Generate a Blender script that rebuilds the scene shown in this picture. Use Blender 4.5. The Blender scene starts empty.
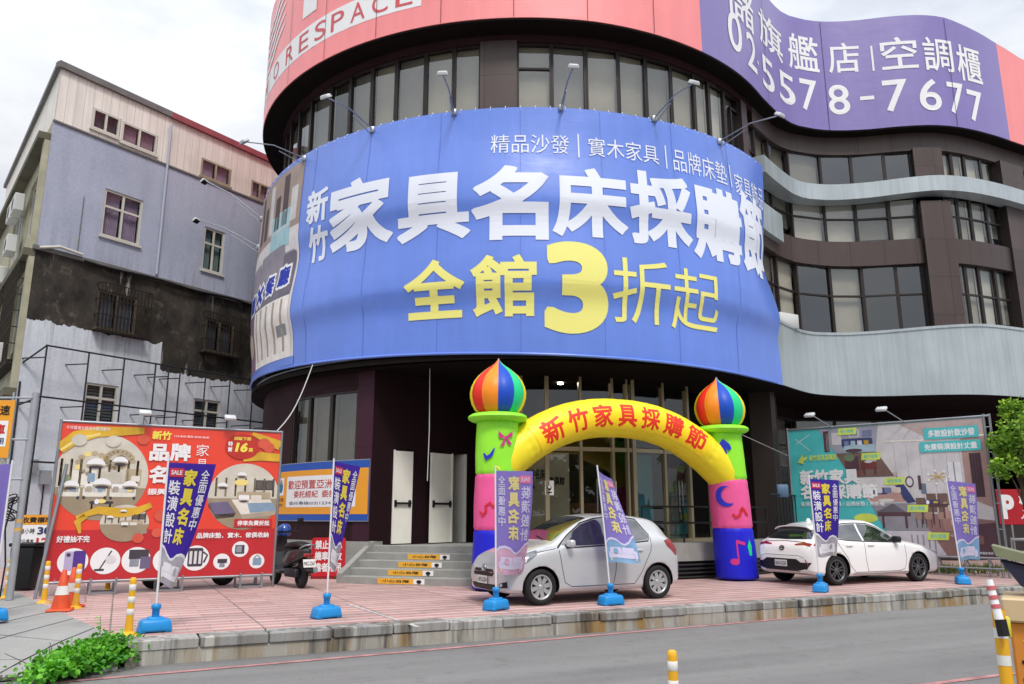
import bpy, bmesh, math, random
from mathutils import Vector, Matrix, noise
from mathutils.bvhtree import BVHTree
random.seed(7)
SC=bpy.context.scene; COL=SC.collection
R=math.radians; sin=math.sin; cos=math.cos; pi=math.pi

# ------------------------------------------------------------------ camera maths (for measuring distances off the photograph)
F=790.; TH=R(12.35); CH=1.43
def ray(x,y):
    u=x-512; v=342-y
    return Vector((u,F*cos(TH)-v*sin(TH),F*sin(TH)+v*cos(TH)))
def G(x,y,z=0):
    r=ray(x,y); t=(z-CH)/r.z
    return Vector((r.x*t,r.y*t,z))

# ------------------------------------------------------------------ materials
def lin(h):
    h=h.lstrip('#'); o=[]
    for i in (0,2,4):
        c=int(h[i:i+2],16)/255
        o.append(c/12.92 if c<=.04045 else ((c+.055)/1.055)**2.4)
    return o
MATS={}
class NT:
    def __init__(s,m): s.t=m.node_tree; s.n=s.t.nodes; s.l=s.t.links
    def new(s,ty,**k):
        n=s.n.new(ty)
        for a,b in k.items(): setattr(n,a,b)
        return n
    def link(s,a,b): s.l.new(a,b)
    def math(s,op,a,b=None,c=None):
        n=s.new('ShaderNodeMath',operation=op)
        for i,v in enumerate((a,b,c)):
            if v is None: continue
            if isinstance(v,(int,float)): n.inputs[i].default_value=v
            else: s.link(v,n.inputs[i])
        return n.outputs[0]
    def mix(s,f,a,b,mode='MIX'):
        n=s.new('ShaderNodeMix',data_type='RGBA',blend_type=mode)
        for i,v in ((0,f),(6,a),(7,b)):
            if isinstance(v,(int,float)): n.inputs[i].default_value=v
            elif isinstance(v,(tuple,list)): n.inputs[i].default_value=(*v[:3],1)
            else: s.link(v,n.inputs[i])
        return n.outputs[2]
    def coords(s,kind='Object',scale=(1,1,1)):
        tc=s.new('ShaderNodeTexCoord'); mp=s.new('ShaderNodeMapping'); mp.inputs['Scale'].default_value=scale
        s.link(tc.outputs[kind],mp.inputs[0]); return mp.outputs[0]
    def noise(s,vec,scale,detail=4,rough=.55):
        n=s.new('ShaderNodeTexNoise'); n.inputs['Scale'].default_value=scale; n.inputs['Detail'].default_value=detail; n.inputs['Roughness'].default_value=rough
        s.link(vec,n.inputs['Vector']); return n.outputs[0]
    def ramp(s,f,lo,hi,a=0.,b=1.):
        n=s.new('ShaderNodeMapRange'); s.link(f,n.inputs[0])
        for i,v in ((1,lo),(2,hi),(3,a),(4,b)): n.inputs[i].default_value=v
        return n.outputs[0]
def newmat(name):
    m=bpy.data.materials.new(name); m.use_nodes=True; MATS[name]=m
    t=NT(m); return m,t,m.node_tree.nodes['Principled BSDF']
def bumpit(t,b,h,strength,dist=.01):
    n=t.new('ShaderNodeBump'); n.inputs['Strength'].default_value=strength; n.inputs['Distance'].default_value=dist
    t.link(h,n.inputs['Height']); t.link(n.outputs[0],b.inputs['Normal'])
def mat(name,col=None,k=.8,rough=.6,metal=0,spec=.4,var=.0,vs=2.,bump=0,bs=30,coat=0,emit=0,tl=0,streak=0):
    if name in MATS: return MATS[name]
    m,t,b=newmat(name); c=[x*k for x in lin(col)]
    b.inputs['Base Color'].default_value=(*c,1); b.inputs['Roughness'].default_value=rough; b.inputs['Metallic'].default_value=metal
    b.inputs['Specular IOR Level'].default_value=spec
    if coat: b.inputs['Coat Weight'].default_value=coat; b.inputs['Coat Roughness'].default_value=.04
    if var or streak or bump: v=t.coords()
    out=None
    if var:
        n=t.noise(v,vs,5); f=t.ramp(n,.3,.7,1-var,1+var*.6)
        out=t.mix(1.,(*c,),f,'MULTIPLY')
    if streak:
        v2=t.coords('Object',(5,5,.25)); n=t.noise(v2,1.5,4); f=t.ramp(n,.35,.7,1-streak,1.05)
        out=t.mix(1.,out if out else (*c,),f,'MULTIPLY')
    if out: t.link(out,b.inputs['Base Color'])
    if bump: bumpit(t,b,t.noise(v,bs,3),bump)
    if emit: b.inputs['Emission Color'].default_value=(*lin(col),1); b.inputs['Emission Strength'].default_value=emit
    if tl:
        tr=t.new('ShaderNodeBsdfTranslucent'); tr.inputs[0].default_value=(*c,1); mx=t.new('ShaderNodeMixShader'); mx.inputs[0].default_value=tl
        t.link(b.outputs[0],mx.inputs[1]); t.link(tr.outputs[0],mx.inputs[2]); t.link(mx.outputs[0],m.node_tree.nodes['Material Output'].inputs[0])
    return m
def glassmat(name,tint=(.75,.78,.78),ior=1.9,rough=.01):
    if name in MATS: return MATS[name]
    m,t,b=newmat(name); m.node_tree.nodes.remove(b)
    ge=t.new('ShaderNodeNewGeometry'); vm=t.new('ShaderNodeVectorMath',operation='DOT_PRODUCT'); t.link(ge.outputs['Incoming'],vm.inputs[0]); t.link(ge.outputs['Normal'],vm.inputs[1])
    f0=((ior-1)/(ior+1))**2; fz=t.math('ADD',f0,t.math('MULTIPLY',1-f0,t.math('POWER',t.math('SUBTRACT',1.,t.math('ABSOLUTE',vm.outputs['Value'])),5.)))
    tr=t.new('ShaderNodeBsdfTransparent'); tr.inputs[0].default_value=(*tint,1)
    gl=t.new('ShaderNodeBsdfGlossy'); gl.inputs['Roughness'].default_value=rough; gl.inputs[0].default_value=(.9,.93,.96,1)
    v=t.coords(); bp=t.new('ShaderNodeBump'); bp.inputs['Strength'].default_value=.05; bp.inputs['Distance'].default_value=.05
    t.link(t.noise(v,.9,1),bp.inputs['Height']); t.link(bp.outputs[0],gl.inputs['Normal'])
    mx=t.new('ShaderNodeMixShader'); t.link(fz,mx.inputs[0]); t.link(tr.outputs[0],mx.inputs[1]); t.link(gl.outputs[0],mx.inputs[2])
    t.link(mx.outputs[0],m.node_tree.nodes['Material Output'].inputs[0]); return m

# ------------------------------------------------------------------ geometry helpers
class B:
    """collects faces and links them as one mesh object"""
    def __init__(s): s.v=[]; s.f=[]; s.m=[]; s.s=[]; s.uv=[]; s.mats=[]; s.has_uv=False
    def add(s,vs,fs,m,smooth=False,uv=None):
        if m not in s.mats: s.mats.append(m)
        i=s.mats.index(m); o=len(s.v); s.v+= [Vector(v) for v in vs]
        s.uv+= list(uv) if uv else [(0,0)]*len(vs)
        if uv: s.has_uv=True
        for f in fs: s.f.append([o+q for q in f]); s.m.append(i); s.s.append(smooth)
        return s
    def obox(s,o,ex,ey,ez,a,b,c,m):
        o=Vector(o); vs=[o+ex*x+ey*y+ez*z for z in c for y in b for x in a]
        return s.add(vs,[(0,2,3,1),(4,5,7,6),(0,1,5,4),(2,6,7,3),(0,4,6,2),(1,3,7,5)],m)
    def box(s,c,d,m,rz=0,M=None):
        r=(M or Matrix.Rotation(rz,3,'Z')); ex,ey,ez=r@Vector((1,0,0)),r@Vector((0,1,0)),r@Vector((0,0,1))
        x,y,z=(q/2 for q in d); return s.obox(c,ex,ey,ez,(-x,x),(-y,y),(-z,z),m)
    def rbox(s,c,d,m,bev=.02,seg=2,rz=0,M=None,smooth=True,taper=1.):
        bm=bmesh.new(); bmesh.ops.create_cube(bm,size=1)
        for v in bm.verts:
            v.co=Vector((v.co.x*d[0],v.co.y*d[1],v.co.z*d[2]))
            if v.co.z>0: v.co.x*=taper; v.co.y*=taper
        bmesh.ops.bevel(bm,geom=bm.edges[:],offset=bev,segments=seg,affect='EDGES',profile=.5)
        r=(M or Matrix.Rotation(rz,3,'Z')); bm.verts.index_update()
        s.add([Vector(c)+r@v.co for v in bm.verts],[[v.index for v in f.verts] for f in bm.faces],m,smooth); bm.free(); return s
    def tube(s,pts,r,m,n=8,smooth=True):
        pts=[Vector(p) for p in pts]; rr=r if isinstance(r,(list,tuple)) else [r]*len(pts)
        vs=[]; up=None
        for i,p in enumerate(pts):
            d=(pts[min(i+1,len(pts)-1)]-pts[max(i-1,0)]).normalized()
            if up is None: up=d.orthogonal().normalized()
            up=(up-d*up.dot(d)).normalized(); sd=d.cross(up)
            for k in range(n):
                a=2*pi*k/n; vs.append(p+(up*cos(a)+sd*sin(a))*rr[i])
        fs=[]
        for i in range(len(pts)-1):
            for k in range(n): fs.append((i*n+k,i*n+(k+1)%n,(i+1)*n+(k+1)%n,(i+1)*n+k))
        s.add(vs,fs,m,smooth)
        s.add(vs[:n],[tuple(range(n))[::-1]],m); s.add(vs[-n:],[tuple(range(n))],m); return s
    def lathe(s,prof,m,n=24,M=None,smooth=True,mfun=None):
        M=M or Matrix.Identity(4); vs=[]
        for r,z in prof:
            for k in range(n): a=2*pi*k/n; vs.append(M@Vector((r*cos(a),r*sin(a),z)))
        for i in range(len(prof)-1):
            for k in range(n):
                q=(i*n+k,i*n+(k+1)%n,(i+1)*n+(k+1)%n,(i+1)*n+k)
                s.add([vs[j] for j in q],[(0,1,2,3)],mfun(i,k) if mfun else m,smooth) if mfun else None
        if not mfun:
            s.add(vs,[(i*n+k,i*n+(k+1)%n,(i+1)*n+(k+1)%n,(i+1)*n+k) for i in range(len(prof)-1) for k in range(n)],m,smooth)
        return s
    def prism(s,poly,ext,m,mp):
        """poly in 2D, extruded along 'ext' range, mapped by mp(a,b,e)"""
        n=len(poly); e0,e1=ext
        vs=[mp(a,b,e0) for a,b in poly]+[mp(a,b,e1) for a,b in poly]
        return s.add(vs,[tuple(range(n))[::-1],tuple(range(n,2*n))]+[(i,(i+1)%n,n+(i+1)%n,n+i) for i in range(n)],m)
    def build(s,name,parent=None,inv=None,merge=False):
        me=bpy.data.meshes.new(name)
        vs=s.v
        if inv is None and parent is not None: inv=ROOTINV.get(parent.name)
        if inv is not None: vs=[inv@v for v in vs]
        me.from_pydata([tuple(v) for v in vs],[],s.f)
        for m in s.mats: me.materials.append(m)
        me.polygons.foreach_set('material_index',s.m); me.polygons.foreach_set('use_smooth',s.s)
        if s.has_uv:
            l=me.uv_layers.new(name='UVMap'); d=[]
            for f in s.f:
                for i in f: d+= s.uv[i]
            l.data.foreach_set('uv',d)
        if merge or True:
            bm=bmesh.new(); bm.from_mesh(me)
            if merge: bmesh.ops.remove_doubles(bm,verts=bm.verts,dist=.0005)
            bmesh.ops.recalc_face_normals(bm,faces=bm.faces); bm.to_mesh(me); bm.free()
        me.update()
        o=bpy.data.objects.new(name,me); COL.objects.link(o)
        if parent is not None:
            o.parent=parent; ROOTINV[o.name]=ROOTINV.get(parent.name)
        return o
ROOTINV={}
def tag(o,label,cat=None,group=None,kind=None):
    if label: o['label']=label
    if cat: o['category']=cat
    if group: o['group']=group
    if kind: o['kind']=kind
    return o
def thing(name,label,cat,loc=(0,0,0),rz=0,group=None,local=False,scale=1.):
    o=bpy.data.objects.new(name,None); COL.objects.link(o); o.empty_display_size=.2
    o.location=loc; o.rotation_euler=(0,0,rz); o.scale=(scale,)*3; tag(o,label,cat,group)
    ROOTINV[o.name]=None if local else (Matrix.Translation(loc)@Matrix.Rotation(rz,4,'Z')).inverted()
    return o
def copytree(root,loc,rz,label):
    r=root.copy(); COL.objects.link(r); r.location=loc; r.rotation_euler=(0,0,rz); r['label']=label
    def kids(o,n):
        for ch in list(o.children):
            c=ch.copy(); COL.objects.link(c); c.parent=n; kids(ch,c)
    for ch in list(root.children):
        c=ch.copy(); COL.objects.link(c); c.parent=r
        for g in list(ch.children):
            d=g.copy(); COL.objects.link(d); d.parent=c
    return r

# ---- text and flat graphics
TXT={}
def textmesh(body,res=3):
    key=(body,res)
    if key in TXT: return TXT[key]
    cu=bpy.data.curves.new('lettering','FONT'); cu.body=body; cu.resolution_u=res; cu.fill_mode='FRONT'
    o=bpy.data.objects.new('lettering',cu); COL.objects.link(o); bpy.context.view_layer.update()
    me=bpy.data.meshes.new_from_object(o.evaluated_get(bpy.context.evaluated_depsgraph_get()))
    vs=[(v.co.x,v.co.y) for v in me.vertices]; fs=[tuple(p.vertices) for p in me.polygons]
    bpy.data.objects.remove(o); bpy.data.curves.remove(cu); bpy.data.meshes.remove(me)
    x0=min(v[0] for v in vs); x1=max(v[0] for v in vs); y0=min(v[1] for v in vs); y1=max(v[1] for v in vs)
    vs=[(x-x0,y-y0) for x,y in vs]; idx={}; wl=[idx.setdefault((round(x,5),round(y,5)),len(idx)) for x,y in vs]   # weld by position
    pts=list(idx.keys()); cnt={}
    for f in fs:
        ar=sum(vs[f[i]][0]*vs[f[(i+1)%len(f)]][1]-vs[f[(i+1)%len(f)]][0]*vs[f[i]][1] for i in range(len(f)))
        g=[wl[i] for i in (f if ar>0 else f[::-1])]
        for i in range(len(g)):
            if g[i]!=g[(i+1)%len(g)]: cnt[(g[i],g[(i+1)%len(g)])]=cnt.get((g[i],g[(i+1)%len(g)]),0)+1
    bd=[k for k in cnt if (k[1],k[0]) not in cnt]
    TXT[key]=(vs,fs,x1-x0,y1-y0,pts,bd); return TXT[key]
def outline(pts,bd,r):
    """strips that thicken a glyph: one quad outside each edge of its outline and a mitre at each outer corner"""
    nx={}; out=[[],[],[],[]]
    def nrm(a,b):
        dx=pts[b][0]-pts[a][0]; dy=pts[b][1]-pts[a][1]; l=math.hypot(dx,dy) or 1; return (dy/l,-dx/l)
    for a,b in bd: nx.setdefault(a,[]).append(b)
    for i,(a,b) in enumerate(bd):
        n=nrm(a,b); A=pts[a]; Bq=pts[b]
        out[i%3].append([A,(A[0]+n[0]*r,A[1]+n[1]*r),(Bq[0]+n[0]*r,Bq[1]+n[1]*r),Bq])
        for c in nx.get(b,[])[:1]:
            m=nrm(b,c)
            if n[0]*m[1]-n[1]*m[0]>1e-4:
                s=1+n[0]*m[0]+n[1]*m[1]; k=min(1/max(s,.01),1.1) if s>.2 else .5
                out[3].append([Bq,(Bq[0]+n[0]*r,Bq[1]+n[1]*r),(Bq[0]+(n[0]+m[0])*r*k,Bq[1]+(n[1]+m[1])*r*k),(Bq[0]+m[0]*r,Bq[1]+m[1]*r)])
    return out
class Print:
    def __init__(s,mp,step=None,dl=.002): s.b=B(); s.mp=mp; s.step=step; s.dl=dl
    def raw(s,vs,fs,m,layer,smooth=True):
        st=s.step
        if st:
            bm=bmesh.new(); bv=[bm.verts.new((a,b,0)) for a,b in vs]
            for f in fs:
                try: bm.faces.new([bv[i] for i in f])
                except ValueError: pass
            for ax in (0,1):
                if not st[ax]: continue
                lo=min(v[ax] for v in vs); hi=max(v[ax] for v in vs); k=math.floor(lo/st[ax])+1
                while k*st[ax]<hi-1e-6:
                    co=[0,0,0]; co[ax]=k*st[ax]; no=[0,0,0]; no[ax]=1
                    bmesh.ops.bisect_plane(bm,geom=bm.verts[:]+bm.edges[:]+bm.faces[:],dist=1e-6,plane_co=co,plane_no=no); k+=1
            bmesh.ops.triangulate(bm,faces=[f for f in bm.faces if len(f.verts)>4])
            bm.verts.index_update(); vs=[(v.co.x,v.co.y) for v in bm.verts]; fs=[[v.index for v in f.verts] for f in bm.faces]; bm.free()
        s.b.add([s.mp(a,b,layer*s.dl) for a,b in vs],fs,m,smooth,uv=vs)
    def poly(s,pts,m,layer=1): s.raw(pts,[tuple(range(len(pts)))],m,layer)
    def rect(s,a0,b0,a1,b1,m,layer=1): s.poly([(a0,b0),(a1,b0),(a1,b1),(a0,b1)],m,layer)
    def ell(s,ca,cb,ra,rb,m,layer=1,n=36,t0=0,t1=2*pi):
        s.poly([(ca+ra*cos(t0+(t1-t0)*i/n),cb+rb*sin(t0+(t1-t0)*i/n)) for i in range(n)],m,layer)
    def rrect(s,a0,b0,a1,b1,r,m,layer=1):
        p=[]
        for cx,cy,t in ((a1-r,b1-r,0),(a0+r,b1-r,90),(a0+r,b0+r,180),(a1-r,b0+r,270)):
            for i in range(6): p.append((cx+r*cos(R(t+i*18)),cy+r*sin(R(t+i*18))))
        s.poly(p,m,layer)
    def band(s,pts,w,m,layer=1):
        """ribbon along 2D points with half widths"""
        L=[];Rr=[]
        for i,(x,y) in enumerate(pts):
            x0,y0=pts[max(i-1,0)]; x1,y1=pts[min(i+1,len(pts)-1)]; d=math.hypot(x1-x0,y1-y0) or 1
            h=w[i] if isinstance(w,(list,tuple)) else w
            L.append((x-(y1-y0)/d*h,y+(x1-x0)/d*h)); Rr.append((x+(y1-y0)/d*h,y-(x1-x0)/d*h))
        s.raw(L+Rr,[(i,i+1,len(L)+i+1,len(L)+i) for i in range(len(L)-1)],m,layer)
    def text(s,body,a0,b0,a1,b1,m,layer=3,bold=.0,slant=0,fn=None,res=3):
        vs,fs,w,h,pts,bd=textmesh(body,res); r=max(0,bold)
        def tr(x,y):
            q=(a0+(a1-a0)*(x+r)/(w+2*r)+slant*y/h,b0+(b1-b0)*(y+r)/(h+2*r)); return fn(*q) if fn else q
        s.raw([tr(x,y) for x,y in vs],fs,m,layer,smooth=False)
        if r>.004:
            for g,quads in enumerate(outline(pts,bd,r)):
                if not quads: continue
                v=[];f=[]
                for q in quads: f.append(tuple(range(len(v),len(v)+4))); v+=[tr(*c) for c in q]
                s.raw(v,f,m,layer-(.00018+.00012*g)/s.dl,smooth=False)
    def vtext(s,body,a0,b0,a1,b1,m,layer=3,bold=.0,gap=.12):
        n=len(body); h=(b1-b0)/(n+(n-1)*gap)
        for i,ch in enumerate(body):
            t=b1-i*h*(1+gap); s.text(ch,a0,t-h,a1,t,m,layer,bold)
    def build(s,name,parent=None): return s.b.build(name,parent)
def planemap(o,d,n):
    o=Vector(o); d=Vector((d[0],d[1],0)); n=Vector((n[0],n[1],0))
    return lambda a,b,e: o+d*a+n*e+Vector((0,0,b))

WHITE=mat('white_print','#f4f4f6',.85,.6); YEL=mat('yellow_print','#f5e65a',.9,.6); RED=mat('red_print','#d42a22',.8,.55)
BLACK=mat('black_print','#151518',1,.6); STEEL=mat('galvanised_steel','#b8bcc2',.7,.4,.7,var=.15); CHROME=mat('chrome','#d8dadd',.9,.12,1.)
DARKMETAL=mat('dark_painted_steel','#22252b',1,.45); RUBBER=mat('black_rubber','#1b1b1c',1,.8,bump=.1); PLASTICK=mat('black_plastic','#17181a',1,.45)

# ------------------------------------------------------------------ setting materials
def asphalt():
    m,t,b=newmat('asphalt'); v=t.coords(); tc=t.new('ShaderNodeTexCoord'); mp=t.new('ShaderNodeMapping'); mp.inputs['Rotation'].default_value=(0,0,-R(25.8)); t.link(tc.outputs['Object'],mp.inputs[0])
    mp2=t.new('ShaderNodeMapping'); mp2.inputs['Scale'].default_value=(.08,1.1,1); t.link(mp.outputs[0],mp2.inputs[0])
    n1=t.noise(v,.4,6,.6); n2=t.noise(v,60,3,.75); n3=t.noise(mp2.outputs[0],1.,5,.6); n4=t.noise(v,3.5,6,.7); n5=t.noise(v,170,2,.6)
    c=t.mix(t.ramp(n1,.3,.7),(.125,.123,.123),(.170,.167,.166)); c=t.mix(t.ramp(n3,.38,.64,0,.75),c,(.225,.222,.22)); c=t.mix(t.ramp(n4,.55,.72,0,.55),c,(.075,.073,.072))
    c=t.mix(t.ramp(n2,.52,.72,0,.75),c,(.27,.265,.26)); c=t.mix(t.ramp(n5,.3,.48,.6,0),c,(.05,.05,.05))
    sp=t.new('ShaderNodeSeparateXYZ'); t.link(mp.outputs[0],sp.inputs[0])
    t.link(c,b.inputs['Base Color']); b.inputs['Roughness'].default_value=.85; bumpit(t,b,t.math('ADD',n2,n5),.5,.006); return m
def concrete(name,c0,c1,stain=None,scale=1.2,flat=False):
    m,t,b=newmat(name); v=t.coords(); n1=t.noise(v,scale,6,.6); n2=t.noise(v,45,3,.7)
    c=t.mix(t.ramp(n1,.3,.7),c0,c1); c=t.mix(t.ramp(n2,.3,.75,0,.35),c,[x*.75 for x in c0])
    if flat: n7=t.noise(v,.9,6,.65); c=t.mix(t.ramp(n7,.55,.75,0,.5),c,[x*.55 for x in c0])
    if stain:
        n3=t.noise(t.coords('Object',(3.2,3.2,.45)),.9,5,.6); n4=t.noise(t.coords('Object',(1,1,.3)),.45,3)
        c=t.mix(t.math('MULTIPLY',t.ramp(n3,.44,.58),t.ramp(n4,.36,.54)),c,stain)
        n5=t.noise(t.coords('Object',(5,5,.35)),1.,5,.65); c=t.mix(t.ramp(n5,.50,.66,0,.85),c,(.05,.045,.038)); n6=t.noise(t.coords('Object',(4.1,4.1,.3)),1.3,4,.6); c=t.mix(t.ramp(n6,.58,.68,0,.6),c,(.55,.54,.50))
    t.link(c,b.inputs['Base Color']); b.inputs['Roughness'].default_value=.85; bumpit(t,b,n2,.3,.01); return m
def pavers():
    m,t,b=newmat('pink_pavers'); uv=t.coords('UV'); br=t.new('ShaderNodeTexBrick'); br.offset=.5; t.link(uv,br.inputs['Vector'])
    br.inputs['Scale'].default_value=1; br.inputs['Brick Width'].default_value=.6; br.inputs['Row Height'].default_value=.3; br.inputs['Mortar Size'].default_value=.012
    br.inputs['Color1'].default_value=(.43,.225,.205,1); br.inputs['Color2'].default_value=(.48,.275,.255,1); br.inputs['Mortar'].default_value=(.25,.19,.18,1)
    sp=t.new('ShaderNodeSeparateXYZ'); t.link(uv,sp.inputs[0])
    st=t.math('LESS_THAN',t.math('FRACT',t.math('MULTIPLY',sp.outputs[1],1/.3)),.42)
    c=t.mix(t.math('MULTIPLY',st,.62),br.outputs[0],(.62,.52,.50)); v=t.coords(); n=t.noise(v,.6,6,.6)
    jl=t.math('LESS_THAN',t.math('FRACT',t.math('MULTIPLY',sp.outputs[0],1/1.8)),.012); c=t.mix(t.math('MULTIPLY',jl,.7),c,(.08,.07,.065))
    c=t.mix(1.,c,t.ramp(n,.25,.75,.72,1.08),'MULTIPLY'); n2=t.noise(v,4.5,4,.7); c=t.mix(t.ramp(n2,.60,.78,0,.5),c,(.24,.18,.16)); n3=t.noise(v,.25,5,.6); c=t.mix(t.ramp(n3,.52,.68,0,.4),c,(.30,.22,.2)); wn=t.new('ShaderNodeTexWhiteNoise',noise_dimensions='2D'); cv=t.new('ShaderNodeCombineXYZ'); t.link(t.math('FLOOR',t.math('MULTIPLY',sp.outputs[0],1/.6)),cv.inputs[0]); t.link(t.math('FLOOR',t.math('MULTIPLY',sp.outputs[1],1/.3)),cv.inputs[1]); t.link(cv.outputs[0],wn.inputs[0]); c=t.mix(1.,c,t.ramp(wn.outputs[0],0,1,.86,1.1),'MULTIPLY')
    t.link(c,b.inputs['Base Color']); b.inputs['Roughness'].default_value=.75; bumpit(t,b,br.outputs['Fac'],-.3,.004); return m
ASPH=asphalt(); KERB=concrete('kerb_concrete',(.30,.28,.24),(.42,.41,.38),(.27,.17,.06)); PAV=pavers()
CONC=concrete('grey_concrete',(.25,.25,.24),(.33,.33,.32),flat=True); KTOP=concrete('kerb_cap',(.24,.24,.235),(.34,.335,.325),(.13,.11,.085)); KTOP2=concrete('kerb_cap_pale',(.33,.33,.32),(.42,.41,.39),(.16,.13,.09))
STEPC=concrete('step_concrete',(.25,.25,.23),(.36,.36,.34),scale=2.5)
REDL=mat('red_road_paint','#d79a9a',.62,.8,var=.4,vs=6); WHL=mat('white_road_paint','#d9d5d2',.7,.7,var=.3,vs=5)

def panelmat(name,col,rough,metal,pw,ph,joint,var=.12,coat=0,spec=.5):
    """metal cladding with joints: UV is metres along the wall and up"""
    m,t,b=newmat(name); uv=t.coords('UV'); sp=t.new('ShaderNodeSeparateXYZ'); t.link(uv,sp.inputs[0])
    ju=t.math('LESS_THAN',t.math('FRACT',t.math('MULTIPLY',sp.outputs[0],1/pw)),.02/pw)
    j=ju
    if ph: j=t.math('MAXIMUM',ju,t.math('LESS_THAN',t.math('FRACT',t.math('MULTIPLY',sp.outputs[1],1/ph)),.02/ph))
    cell=t.new('ShaderNodeTexWhiteNoise',noise_dimensions='2D'); cv=t.new('ShaderNodeCombineXYZ'); t.link(t.math('FLOOR',t.math('MULTIPLY',sp.outputs[0],1/pw)),cv.inputs[0])
    t.link(t.math('FLOOR',t.math('MULTIPLY',sp.outputs[1],1/(ph or 50))),cv.inputs[1]); t.link(cv.outputs[0],cell.inputs[0])
    v=t.coords(); n=t.noise(v,.8,5); n2=t.noise(t.coords('Object',(6,6,.3)),1.3,4)
    f=t.math('MULTIPLY',t.math('MULTIPLY',t.ramp(cell.outputs[0],0,1,1-var,1+var),t.ramp(n,.3,.7,.9,1.08)),t.ramp(n2,.4,.75,1.03,.86))
    c=t.mix(1.,col,f,'MULTIPLY'); c=t.mix(j,c,[x*joint for x in col])
    t.link(c,b.inputs['Base Color']); b.inputs['Roughness'].default_value=rough; b.inputs['Metallic'].default_value=metal; b.inputs['Specular IOR Level'].default_value=spec
    bumpit(t,b,t.math('ADD',t.math('MULTIPLY',j,-1.),t.math('MULTIPLY',n,.3)),.25,.01); return m
BROWN=panelmat('brown_cladding',(.064,.042,.038),.42,.0,.95,1.2,.35); DBROWN=panelmat('dark_brown_cladding',(.032,.012,.016),.6,0,1.1,1.5,.5,spec=.12)
SILVER=panelmat('pale_grey_cladding',(.43,.485,.51),.36,.3,.42,0,.86,.03)
SOFF=mat('soffit_paint','#1c1514',.8,.8,spec=.1,var=.2); FRAME=mat('brown_window_frame','#2c2220',.75,.4)
GLASS=glassmat('window_glass',(.86,.85,.80),2.2); GLASSB=glassmat('sky_tinted_glass',(.10,.16,.30),2.3); GLASSD=glassmat('storefront_glass',(.78,.80,.78),1.9); CLEAR=glassmat('house_glass',(.65,.68,.7),1.8)  # deep blue of some wing panes: sky reflection put into the glass tint
BLINDS=[mat('blind_beige','#bdb8ab',.72,.8,var=.12),mat('blind_cream','#d6d3cb',.85,.8,var=.1),mat('blind_grey','#a3a19a',.62,.8,var=.12),mat('blind_dark','#57534c',.5,.8,var=.2)]
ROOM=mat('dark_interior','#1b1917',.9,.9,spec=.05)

# ================================================================== SETTING
phi=R(25.8); U=Vector((cos(phi),sin(phi),0)); V=Vector((-sin(phi),cos(phi),0))   # along the kerb / away from the road
K0=G(270,633)
def kp(u,v,z=0): p=K0+U*u+V*v; return Vector((p.x,p.y,z))
ZR=-.275
g=B(); g.add([(-260,-200,-.36),(260,-200,-.36),(260,320,-.36),(-260,320,-.36)],[(0,1,2,3)],CONC); tag(g.build('ground'),None,kind='structure')
g=B(); g.add([kp(-60,-9.2,ZR-.004),kp(70,-9.2,ZR-.004),kp(70,.05,ZR-.004),kp(-60,.05,ZR-.004)],[(0,1,2,3)],ASPH); tag(g.build('road'),None,kind='structure')
# plaza: one sheet with UV along the kerb
def uvof(p): q=p-K0; return (q.dot(U),q.dot(V))
RE0=uvof(G(120,639)); RE1=uvof(G(58,611)); RDX=(RE1[0]-RE0[0],RE1[1]-RE0[1])
def redge(t): return (RE0[0]+RDX[0]*t,RE0[1]+RDX[1]*t)
g=B(); pl=[(RE0[0],.36),(60,.36),(60,40),(-40,40),redge(9),RE0]
g.add([kp(a,b,0) for a,b in pl],[tuple(range(len(pl)))],PAV,uv=pl); tag(g.build('pavement'),None,kind='structure')
# kerb: stained face and separate cap stones with dark open joints
g=B(); 
for i in range(66):
    a0=-1.6+i*.80; w=.792+random.uniform(-.02,.004)
    dz=random.uniform(-.008,.008); dv=random.uniform(-.014,.014)
    g.rbox(kp(a0+w/2,.18+dv,-.055+dz),(w,.37,.125),KTOP if i%5 else KTOP2,.014,1,phi+random.uniform(-.006,.006),smooth=False)
g.obox(kp(-1.6,0,0),U,V,Vector((0,0,1)),(0,52),(.012,.34),(-.5,-.118),KERB)
tag(g.build('kerb'),None,kind='structure')
# concrete ramp on the left, falling from the paving to the road
g=B()
EZ_=Vector((0,0,1)); Lr=math.hypot(*RDX)
def ramp(t):
    a,b_=redge(t); a2=RE0[0]-t*Lr*1.0; T=kp(a,b_,.004); Bt=kp(a2,-.25,-.268); return [T.lerp(Bt,q)+EZ_*z_ for q,z_ in ((0,0),(.36,.035),(.70,.03),(1,0))]
cols=[0,.34,.68,1.02,1.4,1.8,2.3,3,4,6,9]
for a,b in zip(cols,cols[1:]):
    A=ramp(a+.006); Bq=ramp(b-.006)
    for i in range(3):
        g.add([A[i].lerp(A[i+1],.0),A[i].lerp(A[i+1],.985),Bq[i].lerp(Bq[i+1],.985),Bq[i]],[(0,1,2,3)],CONC)
    A=ramp(a); Bq=ramp(b)
    for i in range(3): g.add([A[i]-EZ_*.014,A[i+1]-EZ_*.014,Bq[i+1]-EZ_*.014,Bq[i]-EZ_*.014],[(0,1,2,3)],KTOP)
A=ramp(0); g.add([A[0],A[1],A[2],A[3],kp(RE0[0],-.02,-.3),kp(RE0[0],.4,-.3),kp(RE0[0],.4,0)],[tuple(range(7))],CONC)
tag(g.build('ramp'),None,kind='structure')
g=B()
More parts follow.
